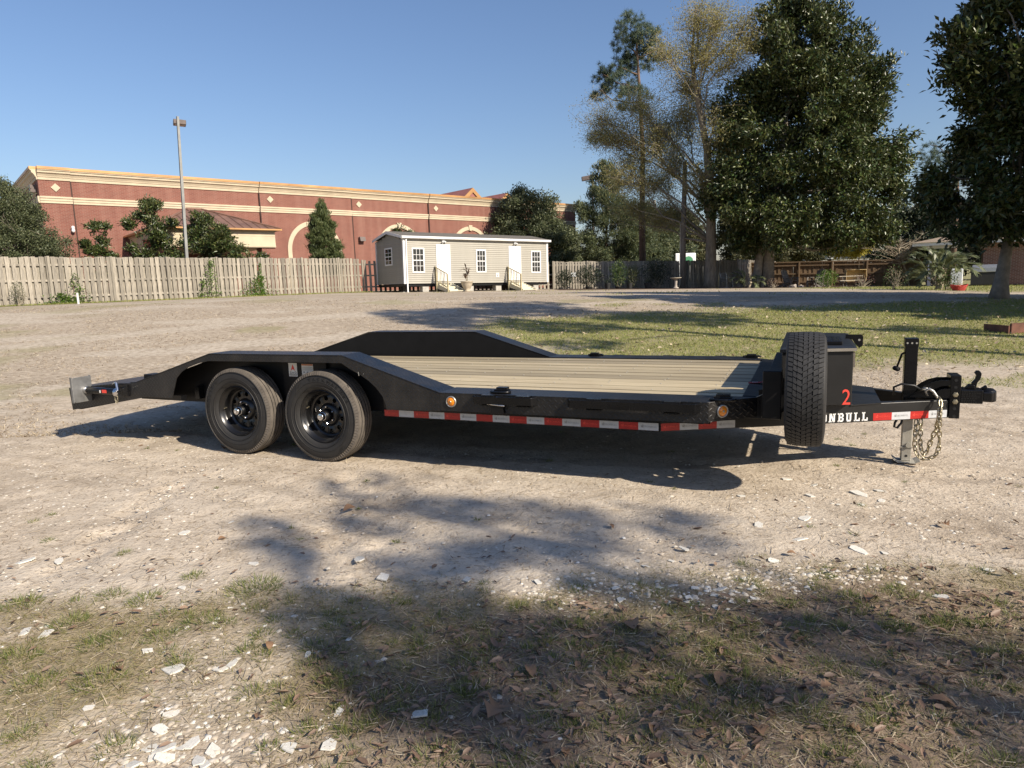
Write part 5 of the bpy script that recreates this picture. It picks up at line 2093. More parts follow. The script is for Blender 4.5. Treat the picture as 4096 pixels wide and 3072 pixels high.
for i, (x, y, h, r_) in enumerate(((14.5, 68, 8.5, .11), (16.4, 70, 7.0, .10))):
    p = thing('far_pole', ('slim pale pole far behind the fence, nearer the pine trunk', 'slim pale pole far behind the fence, nearer the grey utility pole')[i], 'pole', (x, y, .4))
    mb = MB()
    mb.tube([(0, 0, 0), (.05, 0, h)], [r_ * 1.2, r_], 8)
    mb.build('pole', MATS['pole_wood'] if i else MATS['concrete'], p)

# distant filling station canopy
GS = thing('station_canopy', 'far filling station canopy with white and green fascia', 'canopy', (38.5, 85, -1.6), math.radians(-8))
mb = MB()
mb.box(0, 9, 0, 8, 4.9, 5.35)
mb.build('green_band', MATS['green_metal'], GS)
mb = MB()
mb.box(-.05, 9.05, -.05, 8.05, 4.55, 4.9)
mb.box(-.05, 9.05, -.05, 8.05, 5.35, 5.55)
mb.build('white_band', MATS['white_metal'], GS)
for x in (2, 7.5):
    mb = MB()
    mb.box(x, x + .4, 3, 3.4, 0, 4.55)
    mb.build('column', MATS['lamp_bronze'], GS)
VN = thing('white_van', 'white van parked under the far filling station canopy', 'van', (33.5, 88.5, -1.6), math.radians(-8))
mb = MB()
mb.prism([(0, .35), (5.6, .35), (5.6, 1.25), (5.0, 1.4), (4.3, 2.45), (.1, 2.5), (0, 2.3)], 'y', -1.0, 1.0)
mb.build('body', MATS['white_metal'], VN, bevel=.08)
mb = MB()
mb.prism([(4.25, 1.5), (4.95, 1.5), (4.35, 2.25), (4.25, 2.25)], 'y', -1.012, -1.002)
mb.prism([(3.0, 1.5), (4.1, 1.5), (4.1, 2.25), (3.0, 2.25)], 'y', -1.012, -1.002)
mb.build('side_glass', MATS['glass_dark'], VN)
for x in (1.1, 4.5):
    mb = MB()
    mb.cyl((x, -1.02, .36), (x, -.75, .36), .36, 16)
    mb.build('wheel', MATS['rubber'], VN)
KS = thing('station_kiosk', 'teal kiosk wall beneath the far filling station canopy', 'kiosk', (43.0, 88.3, -1.6), math.radians(-8))
mb = MB()
mb.box(0, 5.4, 0, 2.2, .1, 2.7)
mb.build('wall', MATS['teal_panel'], KS)
mb = MB()
mb.box(-.15, 5.55, -.15, 2.35, 2.7, 2.85)
mb.build('roof', MATS['white_metal'], KS)
for k in range(3):
    mb = MB()
    mb.box(.5 + k * 1.6, 1.7 + k * 1.6, -.03, -.005, 1.0, 2.1)
    mb.build('window', MATS['glass_dark'], KS)
PS = thing('roadside_sign', 'white sign panel with green mark seen beyond the fence by the pole', 'sign', (16.0, 62, .5), math.radians(4))
mb = MB()
mb.box(-.9, 1.0, 0, .2, 0, 3.0)
mb.build('sign_panel', MATS['white_metal'], PS, bevel=.08)
mb = MB()
mb.lathe([(.0, -.03), (.42, -.03), (.42, 0.0)], 'y', 12, (.3, 0, 2.3))
mb.build('sign_mark', MATS['green_metal'], PS)
# overhead wires
for i, (z0_, z1_) in enumerate(((15.6, 15.0), (14.4, 13.9), (13.6, 13.0))):
    mb = MB()
    a, b = Vector((38, 92, z0_)), Vector((95, 78, z1_))
    mb.tube([a.lerp(b, k / 12) - Vector((0, 0, 1.2 * math.sin(math.pi * k / 12))) for k in range(13)], .035, 4)
    wi = mb.build('overhead_wire', MATS['rubber_cable'])
    tag(wi, ('topmost dark overhead wire between the two magnolias', 'middle dark overhead wire between the two magnolias', 'lowest dark overhead wire between the two magnolias')[i], 'wire', 'overhead wires')

# ------------------------------------------------------------------ trees: crown outlines in metres (height, left, right) or blobs (x, z, rx, rz)
TREE_ROWS = {
    'magnolia': ((16.47, 43.5), [(2.72, -1.64, 4.92), (3.19, -2.94, 7.74), (4.31, -3.42, 7.64), (5.42, -3.63, 7.74), (6.51, -3.78, 8.16), (8.12, -3.7, 8.17), (9.2, -3.25, 7.76), (10.79, -2.38, 6.84), (12.38, -2.09, 6.76), (13.62, -2.19, 6.55), (14.96, -1.07, 5.05), (15.81, -0.86, 3.51), (16.51, 0.4, 2.96), (17.16, 1.14, 1.89)]),
    'magnolia_r': ((14.33, 19.9), [(1.57, -1.18, 1.36), (1.89, -1.38, 2.27), (2.19, -1.49, 2.61), (2.72, -1.95, 2.85), (3.08, -2.16, 2.96), (4.22, -1.7, 3.06), (4.8, -1.83, 3.0), (5.71, -2.04, 2.84), (6.49, -1.71, 2.7), (7.32, -1.72, 2.55), (7.86, -1.37, 2.36), (9.09, -1.11, 1.97), (10.03, -0.77, 1.34), (10.78, -0.21, 0.46)]),
    'cedar': ((9.01, 64), [(0.83, -4.19, 6.32), (2.33, -3.92, 6.09), (4.27, -3.29, 5.16), (6.09, -2.68, 3.78), (7.67, -1.96, 2.41), (9.23, -1.01, 1.39), (10.78, -0.07, 0.5)]),
    'cedar2': ((13.84, 67), [(1.07, -3.17, 4.16), (2.51, -3.15, 3.91), (4.43, -2.65, 3.18), (5.86, -1.91, 1.96), (7.52, -0.93, 0.04)]),
    'house_tree': ((2.07, 59.5), [(1.13, -3.97, 3.72), (2.4, -4.14, 3.96), (4.1, -3.96, 3.78), (5.57, -3.69, 3.27), (6.62, -3.11, 2.55), (7.66, -1.9, 1.08), (8.19, -1.03, -0.29)]),
    'left_tree': ((-22.27, 31.5), [(0.8, -2.17, 1.71), (1.81, -2.35, 2.24), (2.49, -2.25, 2.11), (2.93, -2.18, 1.97), (3.5, -2.1, 1.45), (3.99, -1.8, 1.29), (4.54, -1.38, 0.92), (4.97, -0.87, 0.53), (5.4, -0.13, 0.15)]),
    'bushA': ((-19.98, 33.5), [(1.06, -0.74, 0.83), (1.78, -0.83, 1.16), (2.49, -0.66, 1.15), (2.97, -0.44, 1.0), (3.56, -0.46, 0.97), (3.81, -0.33, 0.93)]),
    'bushB': ((-18.28, 35.5), [(1.0, -0.73, 1.33), (1.76, -0.83, 1.67), (2.52, -0.94, 1.68), (3.03, -1.01, 1.74), (3.28, -0.91, 1.32), (3.78, -1.04, 1.56), (4.16, -1.06, 1.51), (4.66, -0.56, 0.83), (5.03, -0.33, 0.11)]),
    'bushC': ((-15.29, 37), [(0.9, -1.3, 2.05), (1.7, -1.36, 2.32), (2.49, -1.27, 2.19), (3.03, -1.62, 1.37), (3.44, -1.65, 0.81), (3.96, -1.46, 0.33), (4.35, -0.95, -0.29)]),
    'bushD': ((-7.29, 46), [(2.87, -0.51, 0.99), (3.84, -0.28, 0.88), (4.2, -0.01, 0.48)]),
    'juniper': ((-11.03, 41.5), [(1.08, -0.85, 1.07), (2.12, -0.84, 1.11), (2.86, -0.86, 1.04), (3.6, -0.91, 0.84), (4.33, -0.59, 0.55), (4.91, -0.18, 0.3), (5.44, 0.07, 0.16)]),
    'spring': ((31.66, 62), [(2.77, -2.38, 0.1), (3.3, -2.29, 1.43), (4.15, -1.19, 2.18), (5.01, -0.33, 2.03), (5.67, 0.54, 1.44)]),
    'far1': ((45.27, 78), [(1.36, -3.52, 5.04), (3.31, -3.61, 5.49), (5.26, -3.13, 4.8), (6.65, -2.49, 3.58), (7.63, -1.26, 1.27)]),
    'far2': ((54.66, 80), [(1.09, -5.41, 5.73), (3.09, -5.52, 6.16), (5.39, -5.65, 5.39), (7.1, -4.59, 3.52), (8.51, -2.65, 1.11)]),
    'far3': ((30.63, 85), [(2.02, -4.38, 4.92), (3.54, -4.71, 5.19), (5.67, -4.73, 4.82), (7.78, -3.83, 3.53), (9.57, -2.02, 1.65)]),
    'far4': ((37.17, 85), [(2.65, -3.81, -1.02), (4.1, -3.84, 3.57), (5.6, -3.26, 3.21), (7.11, -1.76, 1.93)]),
    'far5': ((22.05, 88), [(3.13, -4.49, 4.8), (5.01, -4.16, 4.46), (6.89, -3.19, 3.17), (8.75, -1.29, 1.57)]),
    'far6': ((17.28, 90), [(3.23, -2.92, 3.95), (5.8, -2.56, 3.3), (7.72, -1.24, 1.68)]),
    'far7': ((5.56, 92), [(2.76, -2.93, 4.09), (4.74, -2.54, 3.46), (6.05, -1.5, 2.16)]),
}
TREE_ELLS = {
    'bud': ((13.01, 44.2), [(-0.9, 16.12, 1.47, 1.47), (-0.74, 14.24, 1.96, 1.79), (-1.35, 12.65, 2.12, 1.63), (-2.27, 10.61, 1.79, 1.47), (-6.31, 11.79, 1.39, 1.3), (-5.4, 10.27, 1.79, 1.39), (-4.47, 8.43, 1.79, 1.14), (-2.9, 7.16, 1.63, 0.98), (-4.01, 5.67, 1.79, 1.06), (1.27, 13.59, 1.63, 1.79), (0.68, 11.11, 1.63, 1.63), (-3.83, 12.0, 1.47, 1.14), (-1.96, 8.5, 1.79, 1.3), (-2.27, 4.68, 1.47, 0.98), (-3.2, 14.03, 0.98, 0.98), (0.24, 9.18, 1.79, 1.79), (-0.69, 7.09, 1.63, 1.47), (-1.03, 10.87, 1.96, 1.63), (0.02, 15.66, 1.14, 1.47), (-5.11, 7.24, 1.47, 0.82), (-6.33, 10.6, 1.14, 0.98), (-3.05, 9.89, 1.63, 1.47), (-1.32, 5.58, 1.47, 1.3), (1.71, 15.17, 0.98, 1.14)]),
    'pine': ((10.21, 52), [(-0.82, 18.41, 1.19, 0.86), (0.34, 17.87, 0.92, 0.86), (-1.2, 17.24, 0.96, 0.67), (-1.93, 16.07, 1.05, 0.58), (-2.67, 15.4, 0.77, 0.48), (-0.12, 16.52, 1.15, 0.86), (-1.58, 14.85, 1.15, 0.73), (-3.19, 10.97, 0.81, 0.38), (-0.68, 13.61, 1.15, 0.77), (0.97, 17.0, 0.58, 0.67), (-2.87, 14.37, 0.67, 0.35)]),
    'pine_r': ((36.0, 56), [(-1.05, 10.6, 0.93, 0.72), (-1.57, 9.08, 1.03, 0.66), (-0.61, 9.82, 1.03, 0.83), (-2.32, 8.23, 0.72, 0.52), (-0.89, 7.89, 1.14, 0.72), (0.06, 8.64, 1.03, 0.93)]),
}

LEAF_T = (np.array([(0, 0, 0), (.42, .5, .10), (1, 0, -.06), (.42, -.5, .10)]), np.array([(0, 2, 1), (0, 3, 2)]))
BLADE_T = (np.array([(0, .5, 0), (0, -.5, 0), (1, 0, 0)]), np.array([(0, 1, 2)]))
QUAD_T = (np.array([(0, .25, 0), (0, -.25, 0), (.6, -.5, .05), (1.0, 0, 0), (.6, .5, .05)]), np.array([(0, 1, 2), (0, 2, 4), (4, 2, 3)]))


def unit(a):
    return a / np.maximum(np.linalg.norm(a, axis=-1, keepdims=True), 1e-9)


def leaves(P, D, L, Wd, tmpl, rng, roll=None):
    """one leaf per row of P, pointing along D"""
    n = len(P)
    D = unit(D)
    up = unit(rng.normal(size=(n, 3)) * (1.0 if roll is None else roll) + np.array([0, 0, 1.0]))
    S = unit(np.cross(up, D))
    U = np.cross(D, S)
    tv, tf = tmpl
    L = np.broadcast_to(np.asarray(L, float), (n,))
    Wd = np.broadcast_to(np.asarray(Wd, float), (n,))
    V = (P[:, None, :] + D[:, None, :] * (tv[None, :, 0, None] * L[:, None, None]) + S[:, None, :] * (tv[None, :, 1, None] * Wd[:, None, None])
         + U[:, None, :] * (tv[None, :, 2, None] * L[:, None, None]))
    k = len(tv)
    F = tf[None] + (np.arange(n) * k)[:, None, None]
    return V.reshape(-1, 3), F.reshape(-1, tf.shape[1])


def clusters_in_rows(rows, n, rng, depth=.48, shell=.55, wob=.13, lump=1.0):
    """lumps near the outline, small clusters round each lump, and a sparse core; returns centres and outward directions"""
    rows = np.array(rows)
    z = rows[:, 0]
    w = rows[:, 2] - rows[:, 1]
    zs = np.linspace(z[0], z[-1], 200)
    p = np.clip(np.interp(zs, z, w), .05, None)
    p = p / p.sum()
    nl = max(9, int(n / 14 / lump ** 2))

    def at(zz, th, rf):
        l = np.interp(zz, z, rows[:, 1])
        r = np.interp(zz, z, rows[:, 2])
        mid, half = (l + r) / 2, np.maximum((r - l) / 2, .06)
        return np.stack([mid + half * rf * np.cos(th), half * depth * 2 * rf * np.sin(th), zz], -1)
    zl = rng.choice(zs, nl, p=p)
    tl = rng.uniform(0, 2 * np.pi, nl)
    rl = (shell + (.93 - shell) * rng.random(nl) ** .5) * (1 + wob * np.clip(rng.normal(size=nl), -2.2, 1.3))
    lumps = at(zl, tl, rl)
    R = (.065 * w.max() + .05) * lump
    idx = rng.integers(0, nl, n)
    C = lumps[idx] + unit(rng.normal(size=(n, 3))) * (R * rng.random(n) ** .45)[:, None] * np.array([1.15, 1.15, .85])
    O = C - np.stack([np.interp(C[:, 2], z, (rows[:, 1] + rows[:, 2]) / 2), C[:, 1] * 0, np.full(n, z.mean())], -1)
    nc = n // 4
    zc = rng.choice(zs, nc, p=p)
    Cc = at(zc, rng.uniform(0, 2 * np.pi, nc), .65 * rng.random(nc) ** .5)
    return np.concatenate([C, Cc]), np.concatenate([O, rng.normal(size=(nc, 3))])


def clusters_in_ells(ells, n, rng, depth=1.0):
    w = np.array([e[2] * e[3] for e in ells])
    w = w / w.sum()
    idx = rng.choice(len(ells), n, p=w)
    E = np.array(ells)[idx]
    d = unit(rng.normal(size=(n, 3)))
    rf = (.45 + .6 * rng.random(n) ** .7)[:, None]
    R = np.stack([E[:, 2], E[:, 2] * depth, E[:, 3]], -1)
    off = rng.normal(size=(len(ells), 1))[idx][:, 0] * .7
    C = np.stack([E[:, 0], off, E[:, 1]], -1) + d * rf * R
    return C, d


def spread(C, O, per, rad, rng, out=.7, up=.25):
    n = len(C)
    P = np.repeat(C, per, 0) + rng.normal(size=(n * per, 3)) * rad * np.array([.55, .55, .45])
    D = np.repeat(unit(O), per, 0) * out + rng.normal(size=(n * per, 3)) * .75 + np.array([0, 0, up])
    return P, D


def limb(mb, p0, p1, r0, r1, rng, bend=.12, seg=6, n=7):
    p0, p1 = Vector(p0), Vector(p1)
    L = (p1 - p0).length
    pts = []
    off = Vector(rng.normal(size=3).tolist()) * bend * L * .5
    for k in range(seg + 1):
        t = k / seg
        p = p0.lerp(p1, t) + off * math.sin(math.pi * t)
        if 0 < k < seg:
            p = p + Vector(rng.normal(size=3).tolist()) * L * bend * .12
        pts.append(p)
    mb.tube(pts, [r0 + (r1 - r0) * (k / seg) ** .8 for k in range(seg + 1)], n)
    return pts


def finish_tree(name, label, base, V, F, leafm, trunk_mb, barkm, group=None, cat='tree', rz=0.0):
    t = thing(name, label, cat, (base[0], base[1], tz(*base)), rz, group)
    if trunk_mb is not None:
        trunk_mb.build('trunk', barkm, t, smooth=True, fix=False)
    put('crown', mesh_np('crown', V, F), leafm, t)
    return t


def rows_tree(name, label, key, leafm, barkm, n, per, rad, ll, lw, seed, tmpl=LEAF_T, depth=.48, shell=.55, out=.7, up=.25, trunk=None, tr=.2, limbs=10, cat='tree', group=None, droop=0.0, base=None, twigs=0, lump=1.0):
    rng = np.random.default_rng(seed)
    b, rows = TREE_ROWS[key]
    b = base or b
    C, O = clusters_in_rows(rows, n, rng, depth, shell, lump=lump)
    P, D = spread(C, O, per, rad, rng, out, up)
    D[:, 2] -= droop
    m = len(P)
    V, F = leaves(P, D, ll * rng.uniform(.7, 1.25, m), lw * rng.uniform(.75, 1.2, m), tmpl, rng)
    mb = MB()
    rows_a = np.array(rows)
    top = rows_a[-1, 0]
    cx = float(np.mean((rows_a[:, 1] + rows_a[:, 2]) / 2))
    if trunk is None:
        trunk = [(0, 0, -.1), (cx * .1, 0, top * .25), (cx * .5, .0, top * .6), (cx, 0, top * .93)]
    m_ = len(trunk)
    mb.tube(trunk, [tr * (1.25 if k == 0 else 1) * (1 - .85 * k / (m_ - 1)) for k in range(m_)], 12)
    for k in range(limbs):
        q = C[rng.integers(len(C))]
        hz = min(top * .88, max(rows_a[0, 0] + .35, q[2] * .72))
        i = max(0, min(m_ - 2, sum(1 for t_ in trunk if t_[2] <= hz) - 1))
        f = (i + .5) / m_
        p = Vector(trunk[i]).lerp(Vector(trunk[i + 1]), (hz - trunk[i][2]) / (trunk[i + 1][2] - trunk[i][2]))
        limb(mb, p, q, tr * (1 - .75 * f) * .5, tr * .06, rng)
    for k in range(twigs):
        q = C[rng.integers(len(C))]
        e = q + O[0] * 0 + rng.normal(size=3) * rad * 1.6 + np.array([0, 0, rad])
        limb(mb, q, e, .012, .004, rng, .1, 3, 4)
    return finish_tree(name, label, b, V, F, leafm, mb, barkm, group, cat)


M = MATS
# big magnolia with its twin trunk
MG = rows_tree('magnolia_tree', 'huge dark glossy magnolia tree rising over the garden chairs', 'magnolia', M['leaf_magnolia'], M['bark_magnolia'], 3100, 34, .40, .28, .115, 21, depth=.33, shell=.66, lump=1.0,
               trunk=[(.0, 0, -.1), (.12, .1, 3.2), (.6, .1, 7), (1.4, .0, 14.6)], tr=.34, limbs=20)
mb = MB()
mb.tube([(-.75, .15, -.1), (-.62, .15, .6), (-.45, .2, 2.4), (-.5, .2, 4.6), (-.9, .3, 8)], [.40, .28, .25, .2, .08], 14)
for a in range(7):
    t = 2 * math.pi * a / 7
    mb.tube([(-.3 + .85 * math.cos(t), .4 * math.sin(t), -.12), (-.3 + .45 * math.cos(t), .22 * math.sin(t), .2), (-.3 + .25 * math.cos(t), .12 * math.sin(t), .7)], [.05, .14, .16], 8)
mb.build('side_trunk', M['bark_magnolia'], MG, smooth=True, fix=False)
# magnolia at the right edge
rows_tree('magnolia_tree', 'shaded magnolia with bare grey trunk on the lawn, cut by the frame', 'magnolia_r', M['leaf_magnolia'], M['bark_magnolia'], 1700, 28, .26, .22, .09, 22, depth=.5, shell=.5,
          trunk=[(-.02, 0, -.1), (.02, 0, .5), (.12, 0, 1.5), (.27, 0, 2.6), (.4, 0, 9.2)], tr=.235, limbs=16)

# tall budding tree
def bud_tree():
    rng = np.random.default_rng(31)
    b, ells = TREE_ELLS['bud']
    mb = MB()
    tk = [(0, 0, -.1), (.03, 0, .5), (.05, .0, 3.0), (.02, 0, 5.6), (-.25, 0, 8.6), (-.9, 0, 11.8), (-1.2, .2, 14.0), (-.9, .3, 17.2)]
    mb.tube(tk, [.50, .36, .32, .28, .22, .16, .10, .04], 14)
    P, D = [], []
    leafP = []
    tw = MB()
    for i, (x, z, rx, rz_) in enumerate(ells):
        y = float(rng.normal() * .9) + (3.6 if x < -1.0 and z < 12.5 else 0.0)
        c = Vector((x, y, z))
        hb = max(.28, min(.92, (z - 2.0 - abs(x) * .45) / 17.0))
        s = hb * (len(tk) - 1)
        k = min(int(s), len(tk) - 2)
        p = Vector(tk[k]).lerp(Vector(tk[k + 1]), s - k)
        pts = limb(mb, p, c, .10 * (1 - .5 * hb), .022, rng, .16, 7, 6)
        for j in range(int(24 * rx)):
            d = Vector(unit(rng.normal(size=3)).tolist())
            rr = rng.uniform(.35, 1.2)
            e = c + Vector((d.x * rx * rr, d.y * rx * rr, d.z * rz_ * rr + .15))
            st = pts[int(rng.integers(3, len(pts)))]
            q = limb(tw, st.lerp(c, rng.uniform(0, .8)), e, .018, .005, rng, .18, 4, 3)
            for a in range(4):
                f0 = q[int(rng.integers(1, len(q)))]
                e2 = f0 + Vector((rng.normal() * .55, rng.normal() * .55, rng.normal() * .4 + .15))
                tw.tube([f0, f0.lerp(e2, .5) + Vector((0, 0, .05)), e2], [.012, .009, .005], 3)
                for t in range(30):
                    leafP.append(f0.lerp(e2, rng.uniform(.1, 1.1)) + Vector((rng.normal() * .30, rng.normal() * .30, rng.normal() * .26)))
    P = np.array([tuple(p) for p in leafP])
    m = len(P)
    V, F = leaves(P, rng.normal(size=(m, 3)) + np.array([0, 0, .2]), .10 * rng.uniform(.6, 1.3, m), .05 * rng.uniform(.6, 1.3, m), LEAF_T, rng)
    t = finish_tree('budding_tree', 'tall spreading tree in thin yellowish spring bud behind the grey pole', b, V, F, M['leaf_bud'], mb, M['bark_oak'])
    tw.build('twigs', M['twig'], t, fix=False)


bud_tree()


def needle_tree(name, label, key, seed, n, trunk, tr, kk=1.0, base_limbs=True):
    rng = np.random.default_rng(seed)
    b, ells = TREE_ELLS[key]
    C, O = clusters_in_ells([(a, b_, c * 1.15, d * 1.2) for a, b_, c, d in ells], n, rng, 1.0)
    per = 46
    P = np.repeat(C, per, 0) + rng.normal(size=(len(C) * per, 3)) * .05
    D = rng.normal(size=(len(C) * per, 3)) + np.array([0, 0, .45])
    m = len(P)
    V, F = leaves(P, D, .34 * kk * rng.uniform(.7, 1.2, m), .022 * kk, BLADE_T, rng)
    mb = MB()
    mb.tube(trunk, [tr * (1 - .75 * k / (len(trunk) - 1)) for k in range(len(trunk))], 10)
    for (x, z, rx, rz_) in ells:
        zz = z - .35 * abs(x) - .3
        f = zz / trunk[-1][2] * (len(trunk) - 1)
        k = int(min(max(f, 0), len(trunk) - 1.001))
        p = Vector(trunk[k]).lerp(Vector(trunk[k + 1]), f - k)
        limb(mb, p, (x, 0, z), .075, .02, rng, .15, 5, 5)
    for k in range(40):
        q = C[rng.integers(len(C))]
        e = min(ells, key=lambda a: (a[0] - q[0]) ** 2 + (a[1] - q[2]) ** 2)
        limb(mb, (e[0], 0, e[1]), q, .03, .01, rng, .15, 3, 4)
    return finish_tree(name, label, b, V, F, M['leaf_pine'], mb, M['bark_pine'])


needle_tree('pine_tree', 'tall pine with bare trunk and tufted blue green top', 'pine', 41, 760, [(0, 0, -.1), (-.05, 0, 5), (.05, 0, 10), (-.15, 0, 14), (-.4, 0, 18.2)], .27)
needle_tree('pine_tree', 'distant pine top showing beside the magnolia at the frame edge', 'pine_r', 42, 260, [(.3, 0, -.1), (.35, 0, 5), (.3, 0, 8), (0, 0, 11.5)], .25)

rows_tree('cedar_tree', 'dark feathery cedar standing behind the pale fence', 'cedar', M['leaf_cedar'], M['bark_pine'], 1500, 40, .34, .26, .06, 51, tmpl=QUAD_T, depth=.36, shell=.45, out=1.1, up=.75, tr=.2, limbs=24)
rows_tree('cedar_tree', 'lower dark cedar filling the gap behind the pine trunk', 'cedar2', M['leaf_cedar'], M['bark_pine'], 1000, 36, .4, .28, .07, 61, tmpl=QUAD_T, depth=.36, shell=.45, out=1.1, up=.6, tr=.18, limbs=14)
rows_tree('broadleaf_tree', 'green bushy tree standing just behind the portable building roof', 'house_tree', M['leaf_oak'], M['bark_oak'], 1500, 34, .44, .20, .10, 52, depth=.34, shell=.5, up=.3, tr=.2, limbs=16, twigs=60)
rows_tree('holly_tree', 'small leaved green tree over the fence at the left edge', 'left_tree', M['leaf_oak'], M['bark_oak'], 1700, 36, .24, .095, .048, 53, lump=.7, shell=.35, up=.4, tr=.15, limbs=18, twigs=160)
rows_tree('young_magnolia', 'small magnolia behind the fence, nearest the store corner', 'bushA', M['leaf_magnolia'], M['bark_magnolia'], 190, 22, .15, .17, .066, 54, shell=.2, up=.5, tr=.05, limbs=14, group='young magnolias behind the grey fence')
rows_tree('young_magnolia', 'tallest young magnolia, standing left of the grey lamp post', 'bushB', M['leaf_magnolia'], M['bark_magnolia'], 420, 24, .18, .18, .068, 55, shell=.2, up=.5, tr=.06, limbs=18, group='young magnolias behind the grey fence')
rows_tree('young_magnolia', 'wide young magnolia in front of the canopy, right of the lamp post', 'bushC', M['leaf_magnolia'], M['bark_magnolia'], 520, 24, .18, .17, .066, 56, shell=.25, up=.5, tr=.06, limbs=18, group='young magnolias behind the grey fence')
rows_tree('young_magnolia', 'top of a young magnolia peeping over the portable building roof', 'bushD', M['leaf_magnolia'], M['bark_magnolia'], 110, 22, .2, .17, .066, 57, shell=.2, up=.5, tr=.05, limbs=8, group='young magnolias behind the grey fence')
rows_tree('juniper_tree', 'narrow pointed green juniper before the store arch', 'juniper', M['leaf_juniper'], M['bark_pine'], 760, 44, .16, .17, .034, 58, tmpl=QUAD_T, shell=.35, out=.5, up=1.7, tr=.08, limbs=10, lump=.45)
rows_tree('spring_tree', 'bright yellow green tree beside the magnolia over the brown fence', 'spring', M['leaf_spring'], M['bark_oak'], 520, 40, .36, .20, .08, 59, shell=.2, up=-.1, tr=.12, limbs=26, droop=.8)
FAR = ['dark evergreen mass behind the brick house roof, nearer the magnolia', 'dark evergreen mass behind the brick house roof, at the frame edge', 'far olive tree seen past the big magnolia trunk', 'far olive tree above the filling station canopy',
       'far hazy tree between the grey pole and the budding trunk', 'far hazy tree behind the pine trunk', 'far tree filling the gap behind the cedar']
for i, k in enumerate(('far1', 'far2', 'far3', 'far4', 'far5', 'far6', 'far7')):
    rows_tree('background_tree', FAR[i], k, M['leaf_dark_shrub'] if i < 2 else M['leaf_wood'], M['bark_oak'], 900 if i < 2 else 620, 30, .6, .36, .20, 60 + i, shell=.3, up=.2, tr=.22, limbs=16, group='trees beyond the fences', twigs=40)

# trees out of the frame to the right and behind the camera; their shade falls on the lot
for i, (x, y, s, lab) in enumerate(((14.9, 13.3, 1.0, 'tall magnolia outside the frame, shading the middle of the lawn'), (17.9, 16.6, 1.05, 'tall magnolia outside the frame, shading the trunk at the right edge'))):
    src = [o for o in COL.objects if o.get('label') == 'shaded magnolia with bare grey trunk on the lawn, cut by the frame'][0]
    t = thing('magnolia_tree', lab, 'tree', (x, y, tz(x, y)), 1.3 * i + .8, 'trees shading the lot from the right')
    t.scale = (s, s, s * 1.05)
    for c in src.children:
        n_ = c.copy()
        COL.objects.link(n_)
        n_.parent = t

for i, (x, y, s, lab) in enumerate(((12.9, 5.2, .80, 'high crowned pine outside the frame, nearest the trailer hitch'), (15.8, 5.6, .86, 'high crowned pine outside the frame, behind the nearest one'))):
    src = [o for o in COL.objects if o.get('label') == 'tall pine with bare trunk and tufted blue green top'][0]
    t = thing('pine_tree', lab, 'tree', (x, y, tz(x, y)), 2.1 * i + .4, 'trees shading the lot from the right')
    t.scale = (s, s, s)
    for c in src.children:
        n_ = c.copy()
        COL.objects.link(n_)
        n_.parent = t


def shade_oak():
    rng = np.random.default_rng(91)
    # clumps of the crown, 8 to 10 m up
    lumps = [(-2.2, 2.0, .34), (-1.8, 1.6, .36), (-2.2, 1.1, .42), (-1.6, 1.1, .32), (-.9, 1.2, .5), (-.3, 1.0, .36), (-1.85, .35, .46), (-2.4, .3, .25), (-1.1, .15, .55), (-1.45, -.2, .42), (-.4, .25, .38), (.15, -.05, .34), (-.8, -.45, .40),
             (0, -.75, .36), (-1.4, -.55, .34), (.75, -.5, .36), (1.5, -1.1, .6), (.3, -1.9, .7), (-.9, -1.6, .6), (1.9, -2.1, .8), (.6, -3.0, .9), (2.2, -.6, .6)]
    LP = np.array([(a, b_, 9.0 + rng.normal() * .55, r) for a, b_, r in lumps])
    LP[:, 0] += (LP[:, 2] - 9) * 1.07
    LP[:, 1] -= (LP[:, 2] - 9) * .995
    ells = [(a, c, r, r) for a, b_, c, r in LP]
    w = LP[:, 3] ** 2
    idx = rng.choice(len(LP), 195, p=w / w.sum())
    O = unit(rng.normal(size=(195, 3)))
    C = LP[idx, :3] + O * (LP[idx, 3] * rng.random(195) ** .5)[:, None]
    P, D = spread(C, O, 26, .13, rng)
    m = len(P)
    V, F = leaves(P, D, .13 * rng.uniform(.7, 1.2, m), .07, LEAF_T, rng)
    mb = MB()
    mb.tube([(1.2, -3.0, -.1), (1.1, -2.8, 2.5), (.9, -2.4, 5.0), (.4, -1.4, 8.0)], [.28, .2, .15, .05], 10)
    for e in LP:
        limb(mb, (.8, -2.2, 5.6), (e[0], e[1], e[2]), .07, .012, rng, .1)
    finish_tree('oak_tree', 'oak behind the camera whose dappled shade falls on the foreground', (10.85, -6.45), V, F, M['leaf_oak'], mb, M['bark_oak'])


shade_oak()

